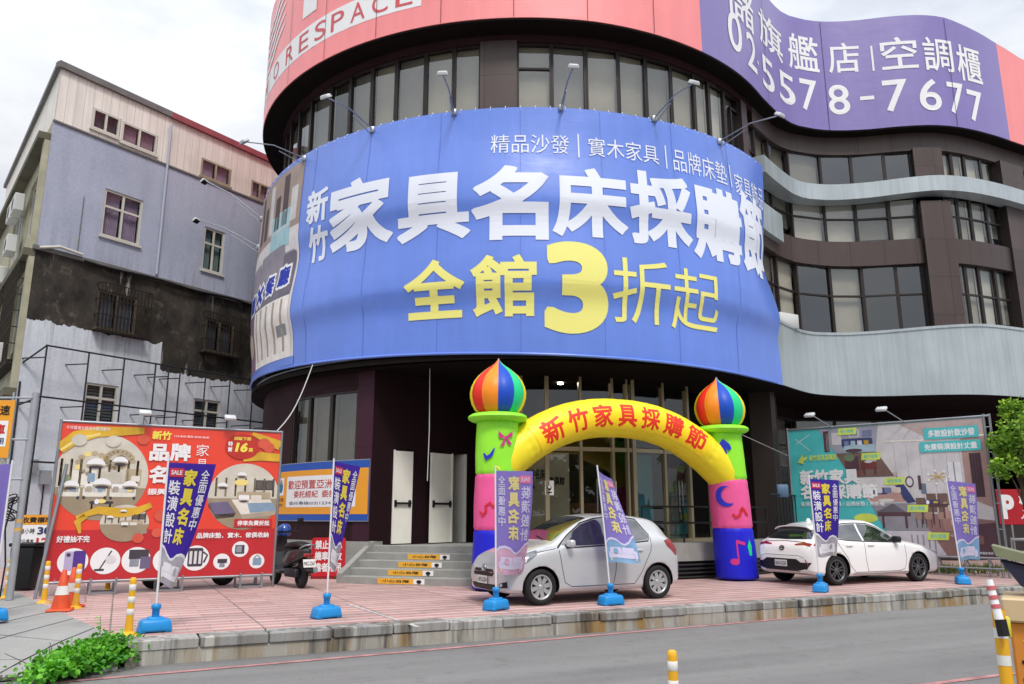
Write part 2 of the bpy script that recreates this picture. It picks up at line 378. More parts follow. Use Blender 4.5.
def line(p0,p1,w,m,z):
    p0=Vector((p0[0],p0[1],z)); p1=Vector((p1[0],p1[1],z)); d=(p1-p0).normalized(); n=Vector((-d.y,d.x,0))*w/2
    k=40; vs=[]
    for i in range(k+1):
        p=p0.lerp(p1,i/k); j=random.uniform(.85,1.1); vs+=[p-n*j,p+n*j]
    g.add(vs,[(2*i,2*i+2,2*i+3,2*i+1) for i in range(k)],m)
a=G(130,676,ZR); b_=G(1000,600,ZR); d=(b_-a).normalized(); line(a-d*6,b_+d*20,.10,REDL,ZR+.002)
a=G(930,684,ZR); b_=G(1000,675,ZR); d=(b_-a).normalized(); line(a-d*.6,b_+d*20,.09,REDL,ZR+.002)
line(G(347,604),G(418,627),.06,WHL,.005)
tag(g.build('road_marking'),None,kind='structure')
# drain grates in the gutter
GR=mat('rusty_grate','#6b625e',.8,.7,.3,var=.3,vs=8)
def grate(px,py,z,label,L=.62,W=.36):
    t=thing('drain_grate',label,'drain',G(px,py,z),phi,local=True); b=B()
    for y in (-W/2,W/2): b.box((0,y,.02),(L,.03,.03),GR)
    for x in (-L/2,L/2): b.box((x,0,.02),(.03,W,.03),GR)
    b.build('rim',t); b=B()
    for i in range(11): b.box((-L/2+.05+i*(L-.1)/10,0,.018),(.022,W,.024),GR)
    b.build('bar',t)['kind']='stuff'; b=B(); b.box((0,0,.006),(L,W,.008),BLACK); b.build('pit',t)
grate(10,647,-.22,'rusty drain grate set in the sloping concrete ramp at the edge of the picture')
grate(18,677,-.27,'grey drain grate down in the road gutter below the shrub')

# ================================================================== THE ROUND STORE BUILDING
CX,CY=.35,26.1; RB=8.6
PTS=[(CX+RB*sin(R(i)),CY-RB*cos(R(i))) for i in range(-115,57,2)]
PTS+=[(8.6,22.55),(9.4,22.98),(10.2,23.15),(11.2,23.1),(12.3,22.88),(13.3,22.8),(14.3,22.98),(15.5,23.45),(16.7,24.05),(19,25.2),(24,27.7)]
PS=[0.]
for a,b in zip(PTS,PTS[1:]): PS.append(PS[-1]+math.dist(a,b))
def _raw(s):
    import bisect
    i=max(1,min(len(PS)-1,bisect.bisect_left(PS,s))); 
    p0,p1,p2,p3=[Vector(PTS[max(0,min(len(PTS)-1,k))]) for k in (i-2,i-1,i,i+1)]
    t=(s-PS[i-1])/(PS[i]-PS[i-1])
    return .5*((2*p1)+(p2-p0)*t+(2*p0-5*p1+4*p2-p3)*t*t+(3*p1-p0-3*p2+p3)*t**3)
def pn(s):
    d=(_raw(min(s+.05,PS[-1]))-_raw(max(s-.05,0))).normalized(); return Vector((d.y,-d.x))
def pp(s,off=0): q=_raw(s)+pn(s)*off; return Vector((q.x,q.y,0))
def s_of(ph): return (ph+115)*pi/180*RB
def sweep(b,s0,s1,prof,m,step=.35,caps=True,smooth=True,path=pp):
    n=max(1,int(round((s1-s0)/step))); ss=[s0+(s1-s0)*i/n for i in range(n+1)]
    P=lambda s:prof(s) if callable(prof) else prof
    k=len(P(s0)); UU=[s0*(path(s0+.01*(1 if s1>s0 else -1),0)-path(s0,0)).length/.01]
    for q0_,q1_ in zip(ss,ss[1:]): UU.append(UU[-1]+(path(q1_,0)-path(q0_,0)).length)
    for j in range(k):
        vs=[];uv=[]
        for s,u_ in zip(ss,UU):
            pr=P(s)
            for q in (pr[j],pr[(j+1)%k]):
                p=path(s,q[0]); vs.append((p.x,p.y,q[1])); uv.append((u_,q[1]+q[0]*.5))
        b.add(vs,[(2*i,2*i+2,2*i+3,2*i+1) for i in range(n)],m,smooth,uv)
    if caps:
        for s in (s0,s1): b.add([(*path(s,o)[:2],z) for o,z in P(s)],[tuple(range(k))],m)
    return b
def so(s): return .2*max(0,min(1,(25.-s)/6))
def R4(o0,o1,z0,z1): return [(o0,z0),(o0,z1),(o1,z1),(o1,z0)]
S0=s_of(-115); SE=s_of(55); SEND=43.
BLD=thing('store_building','round brown clad furniture store with a wavy wing, tall windows and pale grey ledges','building',(CX,CY,0))
# walls
b=B()
sweep(b,S0,s_of(52),R4(-.40,-1.0,4.86,11.0),BROWN)                        # behind the big banner
sweep(b,S0,s_of(56),R4(-.44,-.9,13.16,13.42),DBROWN)                        # strip over the top windows
sweep(b,s_of(56),SEND,R4(-.42,-.9,12.76,13.42),BROWN)
sweep(b,24.8,SEND,R4(-.38,-.9,9.0,9.80),BROWN)                             # spandrel
sweep(b,24.8,SEND,R4(-.5,-.9,6.5,6.78),BROWN)
sweep(b,S0,SEND,R4(-.5,-1.0,13.3,17.0),DBROWN)
b.build('wall',BLD)
b=B(); sweep(b,24.9,SEND,lambda s:R4(0,-.55,4.86,6.62+max(0,min(1,(s-27)/6))*.32),SILVER); 
sweep(b,24.9,SEND,lambda s:R4(.03,-.57,6.6+max(0,min(1,(s-27)/6))*.32,6.68+max(0,min(1,(s-27)/6))*.32),SILVER); b.build('parapet',BLD)
b=B(); sweep(b,25.2,SEND,lambda s:R4(.0,-.5,10.98+max(0,min(1,(s-28)/4))*.24,11.5+max(0,min(1,(s-28)/4))*.22),SILVER); b.build('ledge',BLD)
b=B(); sweep(b,SE-1.3,26.8,R4(-.2,-.42,9.35,10.2),SILVER); b.build('fin',BLD)
# interior darkness: inner wall, floors, roofs
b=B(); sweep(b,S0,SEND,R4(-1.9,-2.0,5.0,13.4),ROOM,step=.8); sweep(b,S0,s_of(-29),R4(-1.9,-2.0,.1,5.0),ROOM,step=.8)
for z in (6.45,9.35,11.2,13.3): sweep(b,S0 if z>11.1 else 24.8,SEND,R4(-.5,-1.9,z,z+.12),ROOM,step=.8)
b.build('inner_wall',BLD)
b=B(); vs=[(*pp(s,-.95)[:2],16.2) for s in [S0+(SEND-S0)*i/60 for i in range(61)]]+[(24,45,16.2),(-6,45,16.2)]
b.add(vs,[tuple(range(len(vs)))],SOFF); b.build('roof',BLD)
b=B(); b.add([(24,27.2,-.3),(24,45,-.3),(24,45,16.9),(24,27.2,16.9)],[(0,1,2,3)],BROWN); b.add([(24,45,-.3),(-6,45,-.3),(-6,45,16.9),(24,45,16.9)],[(0,1,2,3)],BROWN)
b.add([(-6,45,-.3),(*pp(S0,-.5)[:2],-.3),(*pp(S0,-.5)[:2],16.9),(-6,45,16.9)],[(0,1,2,3)],BROWN); b.build('rear_wall',BLD)
# soffit below first floor and below the roof sign
b=B(); vs=[(*pp(s,-.02)[:2],4.84) for s in [S0+(SEND-S0)*i/90 for i in range(91)]]+[(24,40,4.84),(-6,40,4.84)]
b.add(vs,[tuple(range(len(vs)))],SOFF); sweep(b,S0,SEND,lambda s:R4((so(s) if s<25 else 0)-.02,-.46,13.36,13.40),SOFF); sweep(b,S0,s_of(52),R4(-.02,-.4,4.88,5.0),SOFF); b.build('soffit',BLD)

def window(p0,p1,z0,z1,parent,fm=FRAME,gm=GLASS,trans=(),mull=(),blind=None,drop=1.,fw=.05,fd=.10,bd=.14,name='window',halves=False):
    p0=Vector((p0[0],p0[1],0)); p1=Vector((p1[0],p1[1],0)); d=p1-p0; L=d.length; ex=d/L; n=Vector((ex.y,-ex.x,0)); ez=Vector((0,0,1))
    b=B(); o=p0
    for a,c in (((0,fw),(z0,z1)),((L-fw,L),(z0,z1))): b.obox(o,ex,n,ez,a,(-fd/2,fd/2),c,fm)
    for c in ((z0,z0+fw),(z1-fw,z1)): b.obox(o,ex,n,ez,(fw,L-fw),(-fd/2+.003,fd/2-.003),c,fm)
    for zt in trans: b.obox(o,ex,n,ez,(fw,L-fw),(-fd/2+.006,fd/2-.006),(zt-fw/2,zt+fw/2),fm)
    for u in mull: b.obox(o,ex,n,ez,(u*L-fw/2,u*L+fw/2),(-fd/2+.009,fd/2-.009),(z0+fw,z1-fw),fm)
    w=b.build(name,parent)
    g=B(); e=random.uniform(-.03,.03); e2=random.uniform(-.02,.02)      # panes never sit perfectly true
    q=lambda u,z,k:o+ex*u+n*k+ez*z
    g.add([q(fw,z0+fw,e2),q(L-fw,z0+fw,e+e2),q(L-fw,z1-fw,e),q(fw,z1-fw,0)],[(0,1,2,3)],gm); g.build('pane',w)
    if blind is not None:
        g=B(); zb=z1-(z1-z0)*drop
        if halves:
            k=9
            for (u0,u1,s) in halves:
                vs=[]
                for i in range(k*2+1):
                    u=fw+(L-2*fw)*(u0+(u1-u0)*i/(2*k)); dd=-bd-.03*(i%2); vs+=[q(u,zb,dd),q(u,z1,dd)]
                g.add(vs,[(2*i,2*i+2,2*i+3,2*i+1) for i in range(2*k)],blind)
            g.build('curtain',w)
        else:
            g.add([q(fw*.5,zb,-bd),q(L-fw*.5,zb,-bd),q(L-fw*.5,z1,-bd-.01),q(fw*.5,z1,-bd-.01)],[(0,1,2,3)],blind); g.build('blind',w)
    return w
# top row of the drum
edges=[-79,-73.5,-67.5,-61.5,-55.5,-49.5,-41.8,-36,-30.3,-24.7,-18.6,-13.1,-8.1]
offw=-.55
for a,c in zip(edges,edges[1:]):
    window(pp(s_of(a),offw),pp(s_of(c),offw),10.9,13.18,BLD,blind=BLINDS[(3,3,2,3,2,2,3,2,0,2,0,0)[edges.index(a)]],drop=1)  # left windows get darker blinds in place of the sign's shade and reflection
edges=[-1.6,4.6,10.9,17.1,22.8,28.5,34.5,38.8,44,49.7]
for i,(a,c) in enumerate(zip(edges,edges[1:])):
    window(pp(s_of(a),offw),pp(s_of(c),offw),10.9,13.18,BLD,trans=(12.45,) if i==0 else (),blind=BLINDS[(0,2,0,0,2,0,0,1,2)[i]],drop=1)
b=B(); sweep(b,s_of(-8.1),s_of(-1.6),R4(-.40,-.9,10.9,13.18),BROWN); b.build('pillar',BLD); b=B()
sweep(b,s_of(49.7),s_of(52.5),R4(-.40,-.9,10.9,13.18),BROWN); b.build('pillar',BLD)
# wing windows
wed=[24.2,25.05,25.95,26.85,27.75,28.87,29.76,30.67,31.54]; wer=[32.55,33.1,33.7,34.45,35.3]; offw=-.55
seq=0
for row,(z0,z1,tr) in enumerate(((11.2,12.78,()),(9.78,11.3,(10.58,)),(6.72,9.02,(8.06,)))):
    for ei,ed in enumerate((wed,wer)):
        for i,(a,c) in enumerate(zip(ed,ed[1:])):
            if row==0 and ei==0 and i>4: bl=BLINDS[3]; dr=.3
            elif row==0 and ei==0 and i==4: bl=BLINDS[2]; dr=1
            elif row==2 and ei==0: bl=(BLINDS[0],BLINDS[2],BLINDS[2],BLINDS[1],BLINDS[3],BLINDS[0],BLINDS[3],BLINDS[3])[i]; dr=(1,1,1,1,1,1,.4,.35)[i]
            else: bl=BLINDS[((3,0,0,2,1,1,2,1)[i] if ei==0 else (1,0,1,2)[i])]; dr=(1,1,1,.75,1,1,.9,1)[i]
            t=tr if not(row==0 and ei==0 and i==1) else (11.9,)
            if row==0 and ei==1: t=()
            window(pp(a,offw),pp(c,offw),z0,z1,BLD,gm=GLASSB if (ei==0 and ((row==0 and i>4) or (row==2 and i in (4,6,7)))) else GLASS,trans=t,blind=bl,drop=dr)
b=B()
sweep(b,31.54,32.55,R4(-.18,-.9,6.7,10.95),BROWN,step=.5); b.build('pillar',BLD); b=B(); sweep(b,31.54,32.55,R4(-.3,-.9,11.3,12.8),BROWN,step=.5); b.build('pillar',BLD); b=B()
sweep(b,35.3,36.6,R4(-.3,-.9,6.7,12.8),BROWN,step=.5); b.build('pillar',BLD)
t_=B(); q=pp(26.4,-.15); t_.rbox((q.x,q.y,6.83),(.75,.3,.42),mat('aircon_white','#d8dad8',.8,.5),.02,1,.5); o=t_.build('aircon_unit',BLD)
# ---- ground floor: drum wall on the left, recessed entrance, glass front
PHC=-26.4
def cyl(ph,r): return Vector((CX+r*sin(R(ph)),CY-r*cos(R(ph)),0))
def cpath(r): return lambda s,off: cyl(s,r+off)
b=B()
W0=cpath(8.2)
sweep(b,-115,-47.8,R4(0,-.4,.84,4.84),DBROWN,step=4,path=W0); sweep(b,-47.8,-29.8,R4(0,-.4,.84,2.30),DBROWN,step=3,path=W0)
sweep(b,-47.8,-29.8,R4(0,-.4,4.4,4.84),DBROWN,step=3,path=W0); 
PURP=panelmat('plum_cladding',(.044,.013,.024),.5,0,1.1,1.5,.6,spec=.2); sweep(b,-29.8,PHC,R4(0.01,-.4,.84,4.84),PURP,step=1.7,path=W0)
b.build('wall',BLD)
ge=[-64,-58,-52.5,-47.8,-42.3,-36.2,-29.8]
for a,c in zip(ge[3:],ge[4:]): window(cyl(a,8.14),cyl(c,8.14),2.30,4.4,BLD,gm=GLASS,blind=mat('blind_olive','#7b7460',.75,.8,var=.25),drop=1.,bd=.2)
# wall with the two white service doors, running back into the recess
q0=cyl(PHC,8.2); dd=Vector((.707,.707,0)); ez=Vector((0,0,1)); nn=Vector((.707,-.707,0))
b=B()
def seg(a,c,z0,z1,th=.2): b.obox(q0,dd,nn,ez,(a,c),(-th,0),(z0,z1),DBROWN)
seg(0,.62,.74,4.84); seg(1.24,2.5,.74,4.84); seg(.62,1.24,2.98,4.84); seg(2.5,2.98,2.98,4.84); seg(2.98,3.5,.74,4.84)
q1=q0+dd*3.5; q2=cyl(-1.2,6.5); e=(q2-q1); L=e.length; e/=L; b.obox(q1,e,Vector((e.y,-e.x,0)),ez,(0,L),(-.2,0),(.74,4.84),DBROWN); b.build('wall',BLD)
DOORW=mat('white_door','#f0eee4',.95,.5,var=.06)
def door(a,w,ang,hinge):
    c=B(); dx=Matrix.Rotation(ang,3,'Z')@dd*hinge; n2=Vector((dx.y,-dx.x,0))*hinge; o=q0+dd*a+nn*.004
    c.obox(o,dx,n2,ez,(0,w),(-.05,0),(.765,2.95),DOORW)
    d=c.build('door',BLD); c=B(); c.obox(o,dx,n2,ez,(.08,w-.06),(.03,.06),(1.68,1.73),PLASTICK); c.obox(o,dx,n2,ez,(w-.12,w-.05),(0.004,.03),(1.62,1.78),PLASTICK); c.obox(o,dx,n2,ez,(.06,.12),(0.004,.03),(1.62,1.78),PLASTICK); c.build('push_bar',d)
    c=B(); c.obox(q0,dd,nn,ez,(a-.0,a+.04) if hinge>0 else (a-.04,a),(0,.03),(.765,2.97),DOORW); c.build('door_frame',BLD)
door(.62,.60,0,1); door(2.5,.82,R(10),-1)
c=B(); c.obox(q0,dd,nn,ez,(2.5,2.98),(-.9,-.85),(.75,3.0),mat('hall_beige','#8b7f6a',.6,.8)); c.obox(q0,dd,nn,ez,(2.9,2.98),(-.9,.01),(.75,2.98),DOORW); c.build('passage',BLD)
# plinth, louvres and steps
b=B(); sweep(b,-31.5,-25.5,R4(.18,-.6,-.1,.83),STEPC,step=2,path=W0); sweep(b,-115,-31.5,R4(.04,-.6,.62,.83),STEPC,step=4,path=W0); sweep(b,-115,-31.5,R4(-.1,-.6,-.1,.62),PLASTICK,step=4,path=W0)
sweep(b,24,75,R4(.06,-.7,.40,.80),STEPC,step=4,path=W0); sweep(b,24,75,R4(-.08,-.7,-.1,.40),PLASTICK,step=4,path=W0); sweep(b,16,24,R4(.06,-.7,-.1,.80),STEPC,step=4,path=W0)
vs=[cyl(a,8.15)+Vector((0,0,.74)) for a in range(-26,76,3)]+[Vector((12,34,.74)),Vector((-7,34,.74))]; b.add(vs,[tuple(range(len(vs)))],STEPC); b.build('plinth',BLD)
LOUV=mat('louvre_metal','#4a4a4c',.8,.45,.5); b=B()
for k in range(4): sweep(b,24,75,[(.03,.05+k*.09),(.07,.03+k*.09),(.075,.045+k*.09),(.03,.07+k*.09)],LOUV,step=4,path=W0,caps=False)
b.build('louvre',BLD)['kind']='stuff'; b=B()
for k in range(6): sweep(b,-115,-31.6,[(.03,.06+k*.09),(.07,.04+k*.09),(.075,.055+k*.09),(.03,.08+k*.09)],LOUV,step=4,path=W0,caps=False)
b.build('louvre',BLD)['kind']='stuff'
ST=thing('entrance_steps','five curved grey concrete steps up to the store with yellow warning strips','steps',(*cyl(-10,8.8)[:2],0))
b=B(); hr=.152
for k in range(5): sweep(b,-25.4+(.0 if k else 0),16,[(1.12-.28*k,-.05),(1.12-.28*k,hr*(k+1)-.012),(1.12-.28*k-.012,hr*(k+1)),(-.1,hr*(k+1)-.0005*(5-k)),(-.1,-.05)],STEPC,step=1.4,path=W0,smooth=False)
b.build('tread',ST)
b=B(); sweep(b,-26.3,-25.4,[(1.14,-.05),(1.14,.2),(.0,.84),(-.1,.84),(-.1,-.05)],STEPC,step=.5,path=W0); b.build('cheek_wall',ST)
YS=mat('yellow_sticker','#f2b43c',.85,.5)
for k,px in enumerate((391.5,397,402.5,407)):
    r=9.32-.28*k+.003; z0=hr*k+.02; z1=hr*(k+1)-.02
    pa=math.degrees(math.atan2(G(px-21,585).x-CX,CY-18.2)); pa=-20.0+.6*k; pb=pa+6.6
    P=Print(lambda a,bz,e,r=r:cyl(a,r+e)+Vector((0,0,bz)),(1.,0),.003)
    P.rect(pa,z0,pb,z1,YS,0); P.rect(pb-1.5,z0+.004,pb,z1-.004,WHITE,1); P.text('小心台階',pa+.7,z0+.03,pb-2.1,z1-.025,BLACK,1,.02); P.ell(pb-.75,(z0+z1)/2,.35,.035,BLACK,2,12); P.rect(pb-1.0,z0+.01,pb-.5,z0+.02,BLACK,2)
    P.build('step_sticker',ST)
# glass entrance front
MULL=mat('bronze_mullion','#a5977c',.95,.35,.5)
gp=[-1.2,4.5,12.0,19.5,24.8,33.5,42,52,66]
FR=B(); 
for i,a in enumerate(gp):
    c=cyl(a,6.5); w=.10 if i in (0,4,1,6) else .07; FR.box((c.x,c.y,2.8),(w,.14,4.1),MULL,R(a))
    if i in (0,4): c=cyl(a-1.6,6.5); FR.box((c.x,c.y,2.8),(.05,.14,4.1),MULL,R(a))
sweep(FR,-1.2,66,R4(.05,-.05,2.98,3.08),MULL,step=2,path=cpath(6.5)); sweep(FR,-1.2,66,R4(.05,-.05,4.72,4.84),SOFF,step=2,path=cpath(6.5)); sweep(FR,-1.2,66,R4(.06,-.06,.74,.84),MULL,step=2,path=cpath(6.5))
SF=FR.build('shopfront_frame',BLD)
for a,c in zip(gp,gp[1:]):
    for z0,z1 in ((.86,2.98),(3.08,4.72)):
        p0,p1=cyl(a,6.5),cyl(c,6.5); g=B(); k=random.uniform(-.01,.01)
        g.add([(p0.x,p0.y,z0),(p1.x,p1.y+k,z0),(p1.x,p1.y,z1),(p0.x,p0.y+k,z1)],[(0,1,2,3)],GLASSD); g.build('pane',SF)
for a in (15.5,16.6,37.5,38.6):
    c=cyl(a,6.56); g=B(); g.tube([(c.x,c.y,1.5),(c.x,c.y,2.3)],.02,CHROME,6); g.build('door_handle',SF)
# what stands inside behind the glass
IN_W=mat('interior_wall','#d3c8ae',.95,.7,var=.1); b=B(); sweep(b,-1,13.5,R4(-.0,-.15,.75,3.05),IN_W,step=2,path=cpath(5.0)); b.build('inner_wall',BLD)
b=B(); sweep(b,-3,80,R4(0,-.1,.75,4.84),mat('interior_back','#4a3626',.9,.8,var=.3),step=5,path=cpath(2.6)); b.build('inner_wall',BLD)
b=B(); sweep(b,13.5,33,R4(0,-.5,.75,1.75),mat('counter_wood','#8a5a30',.9,.4,var=.3,vs=5),step=4,path=cpath(4.2)); CT=thing('counter','brown wooden counter inside the shop behind the middle glass panes','counter',cyl(22,4.2)+Vector((0,0,.75))); b.build('counter_front',CT)
P=Print(lambda a,bz,e:cyl(a,5.0+e)+Vector((0,0,bz)),(2,0),.004)
P.text('家居名床',-.2,2.35,6,2.62,BLACK,1,.03); P.text('傢俱館',7.0,2.2,12,2.42,BLACK,1,.03); P.text('家具',.2,2.1,3,2.2,BLACK,1,.02); P.build('lettering',BLD)
b=B(); sweep(b,28,33,R4(0,-.03,1.0,2.95),mat('teal_hanging','#2f8f94',.7,.7,var=.2),step=2,path=cpath(6.1)); tag(b.build('hanging_banner'),'teal cloth hanging inside the shop glass right of the doors','banner')
b=B(); sweep(b,43,50,R4(0,-.03,.8,2.7),mat('frosted_screen','#7d8a78',.7,.7),step=2,path=cpath(5.6)); tag(b.build('folding_screen'),'pale green grey screen standing inside the shop by its right end','screen')
LAMP=mat('lit_downlight','#fff6e0',1,.5,emit=30)
for a,r in ((9.5,5.6),):
    c=cyl(a,r); b=B(); b.lathe([(.0,4.80),(.07,4.80),(.08,4.835)],LAMP,12,Matrix.Translation((c.x,c.y,0))); b.build('downlight',BLD)
for a,lab in ((4.9,'white paper notice taped to the shop glass left of the entrance doors'),(19.0,'white paper notice taped to the shop glass beside the teal hanging banner')):
    P=Print(lambda x,bz,e,a=a:cyl(a+x,6.57+e)+Vector((0,0,bz)),None,.003); P.rect(-.95,1.9,.95,2.25,WHITE,0); P.ell(0,2.08,.45,.07,BLACK,1,14); P.ell(0,2.10,.3,.04,WHITE,2,12); P.rect(-.5,1.95,.5,1.98,BLACK,1)
    tag(P.build('paper_notice'),lab,'notice')
# right of the glass: brown pier and dark wing base
b=B(); sweep(b,60,74,R4(.0,-.6,.78,4.84),BROWN,step=3,path=cpath(8.0)); b.build('pillar',BLD); b=B()
c0=cyl(66,6.5); c1=cyl(60,8.0); e=(c1-c0); L=e.length; e/=L; b.obox(c0,e,Vector((e.y,-e.x,0)),ez,(0,L),(-.2,0),(.74,4.84),BROWN); b.build('wall',BLD)
wp=[(7.9,24.4),(9.3,26.0),(12,26.2),(15,26.4),(24,30)]
for i,(a,c) in enumerate(zip(wp,wp[1:])):
    a=Vector((*a,0)); c=Vector((*c,0)); L=(c-a).length; b=B(); e=(c-a)/L; n=Vector((e.y,-e.x,0))
    b.obox(a,e,n,ez,(0,L),(-.2,0),(-.05,1.1),BROWN); b.build('wall',BLD); b=B(); b.obox(a,e,n,ez,(0,L),(-.2,0),(4.5,4.84),DBROWN); b.build('wall',BLD)
    k=max(1,int(L/1.25)) if i<3 else 0
    for j in range(k): window(a+e*(L*j/k),a+e*(L*(j+1)/k),1.1,4.5,BLD,trans=(3.6,),blind=BLINDS[3] if (j+i)%3 else BLINDS[2],drop=1 if (i+j)%2 else .45,bd=.3)

# ---- roof signs and banners
def signpath(off): return lambda a,z,e: pp(a,off+e+so(a))+Vector((0,0,z))
def vinyl(name,col,rough=.5,k=.8):
    m,t,b=newmat(name); c=[x*k for x in lin(col)]; uv=t.coords('UV'); v=t.coords(); sp=t.new('ShaderNodeSeparateXYZ'); t.link(uv,sp.inputs[0])
    n=t.noise(v,.35,4); n2=t.noise(t.coords('Object',(3,3,.2)),1.,4)
    f=t.math('MULTIPLY',t.ramp(n,.3,.7,.94,1.05),t.ramp(n2,.35,.75,1.03,.93)); t.link(t.mix(1.,c,f,'MULTIPLY'),b.inputs['Base Color']); b.inputs['Roughness'].default_value=rough
    b.inputs['Specular IOR Level'].default_value=.7; b.inputs['Coat Weight'].default_value=.35; b.inputs['Coat Roughness'].default_value=.25
    wr=t.math('ADD',t.noise(t.coords('Object',(1,1,.6)),.8,3),t.math('MULTIPLY',t.noise(t.coords('Object',(.35,.35,2.2)),1.1,4,.6),.22)); bumpit(t,b,wr,.4,.08); return m
PINK=vinyl('pink_vinyl','#ee8486',.5,.98); PURPLE=vinyl('purple_vinyl','#7f70b6',.42,.86); BLUE=vinyl('blue_vinyl','#5f82dd',.30,.96); SEAM=mat('sign_seam','#8a3c48',.7,.6); SEAMP=mat('sign_seam_purple','#3f3478',.7,.6)
def zt(s): return 17.3-max(0,min(1,(s-33)/4))*.55
RS=thing('rooftop_sign','pink sign band round the roof with white stripe and pink latin capitals','sign',(*pp(s_of(-20))[:2],13.4))
b=B(); sweep(b,S0,22.15,lambda s:R4(so(s),-.48,13.41,zt(s)),PINK); b.build('sign_panel',RS)
P=Print(signpath(.0),(.5,0),.006)
P.rect(s_of(-76),14.02,s_of(-17.5),14.78,WHITE,1); PK=mat('pink_letter','#d85860',.85,.5)
lx=[-78.5,-70.0,-62.5,-55.3,-48.0,-41.5,-35.3,-29.3,-23.5]
lx=[-66.5,-57.0,-50.0,-44.6,-39.4,-34.8,-30.0,-25.3,-20.6]
for ch,a in zip('MORESPACE',lx): P.text(ch,s_of(a-1.7),14.13,s_of(a+1.5 if ch!='M' else a+2.4),14.67,PK,2,.0,res=6)
for ch,a0,a1 in (('1',-45.5,-41),('個',-14.5,-6.5),('人',-4,4.5),('倉',5.5,13),('庫',14.5,23)): P.text(ch,s_of(a0),15.15,s_of(a1),16.5,WHITE,2,.025,res=6)
for k in range(5):
    z=14.95+k*.36; P.band([(s_of(-69),z+.1),(s_of(-66),z),(s_of(-61),z+.12),(s_of(-57),z+.5),(s_of(-53.5),z+.72)],[.03,.07,.09,.07,.03],WHITE,2)
for a in range(-110,32,12): P.rect(s_of(a)-.008,13.42,s_of(a)+.008,17.2,SEAM,3)
P.build('lettering',RS)
RP=thing('rooftop_sign','wavy purple sign band on the wing with white characters and a phone number','sign',(*pp(30)[:2],13.4))
b=B(); sweep(b,22.15,35.5,lambda s:R4(so(s),-.48,13.41,zt(s)),PURPLE); b.build('sign_panel',RP)
P=Print(signpath(.0),(.4,0),.006)
for ch,a0,a1,z0,z1 in (('旗',25.62,27.3,15.33,16.55),('艦',27.6,28.85,15.39,16.68),('店',29.17,30.17,15.42,16.5),('空',30.8,31.91,15.4,16.53),('調',32.1,33.15,15.3,16.5),('櫃',33.3,34.37,15.1,16.4),
   ('儲',23.3,25.1,15.2,16.5),('0',23.35,24.1,14.06,15.27),('2',24.4,25.1,13.95,15.1),('5',25.6,26.5,13.85,14.95),('5',26.85,27.75,13.98,15.05),('7',28.0,28.68,14.0,15.1),('8',29.05,29.74,13.95,15.0),('7',30.74,31.47,13.93,15.03),('6',31.81,32.53,13.9,15.0),('7',32.78,33.4,13.86,14.95),('7',33.55,34.2,13.71,14.81)):
    P.text(ch,a0,z0,a1,z1,WHITE,2,.010,res=5)
P.rect(30.52,15.41,30.58,16.31,WHITE,2); P.rect(30.05,14.42,30.48,14.55,WHITE,2); P.rect(25.17,14.35,25.42,14.47,WHITE,2)
for a in (26,29,33.0): P.rect(a-.008,13.42,a+.008,zt(a)-.05,SEAMP,3)
P.build('lettering',RP)
RE=thing('rooftop_sign','short plain pink sign panel at the far right end beyond the purple one','sign',(*pp(36.5)[:2],13.4))
b=B(); sweep(b,35.5,SEND,lambda s:R4(0.,-.48,13.41,zt(s)),PINK); b.build('sign_panel',RE)

# the big blue banner, stretched cloth that bellies between its rails
BN=thing('banner','huge blue curved banner round the store front with white and yellow characters','banner',(*cyl(-8,8.7)[:2],4.9))
def zb(ph): return 5.18-.40*max(0,(ph+60)/112)
def ztop(ph): return 10.93+.17*cos(R(ph-15))
def bel(ph,z):
    q=(z-4.9)/6.2
    f=.05*sin(pi*q) + .04*sin(ph*.11+q*5)*sin(pi*q)+.03*sin(ph*.05+2+q*9)*sin(pi*q)
    for zc,A in ((6.45+.25*cos(R(ph-5)*1.3),.15),(8.55+.2*cos(R(ph)*1.2),.11)):
        d=z-zc; f+=A*(math.exp(-(d/1.2)**2) if d>0 else math.exp(-(d/.38)**2))*(1 if ph>-42 else max(.3,1-(-42-ph)/25))
    if ph>40: f+=((ph-40)/11)**2*(.0-.30*math.exp(-((q-.55)/.22)**2)+.12*math.exp(-((q-.0)/.2)**2))
    return f
def bmap(off=0): return lambda a,z,e: cyl(a,8.60+bel(a,z)+off+e)+Vector((0,0,z))
b=B(); na,nz=150,72; vs=[];uv=[]
for i in range(na+1):
    ph=-100+151.3*i/na
    for j in range(nz+1):
        z=zb(ph)+(ztop(ph)-zb(ph))*j/nz; vs.append(bmap()(ph,z,0)); uv.append((ph*.15,z))
b.add(vs,[(i*(nz+1)+j,(i+1)*(nz+1)+j,(i+1)*(nz+1)+j+1,i*(nz+1)+j+1) for i in range(na) for j in range(nz)],BLUE,True,uv); b.build('cloth',BN)
P=Print(bmap(.014),(1.0,.15),.0015)
Wt=mat('banner_white','#e9eefb',.88,.5); Yt=mat('banner_yellow','#f2ec86',.9,.5)
big=(('家',-35,-21.8,7.8,9.66),('具',-20.9,-8.8,7.75,9.4),('名',-8.5,3.3,7.65,9.52),('床',4,16,7.77,9.51),('採',16.4,27.9,7.72,9.61),('購',28.2,39.4,7.6,9.58),('節',39.5,49,7.5,9.82))
for ch,a0,a1,z0,z1 in big: P.text(ch,a0,z0,a1,z1,Wt,1,.036,res=5)
for ch,a0,a1,z0,z1 in (('新',-41.2,-35.4,8.8,9.74),('竹',-40.6,-35.4,7.75,8.7)): P.text(ch,a0,z0,a1,z1,Wt,1,.032,res=4)
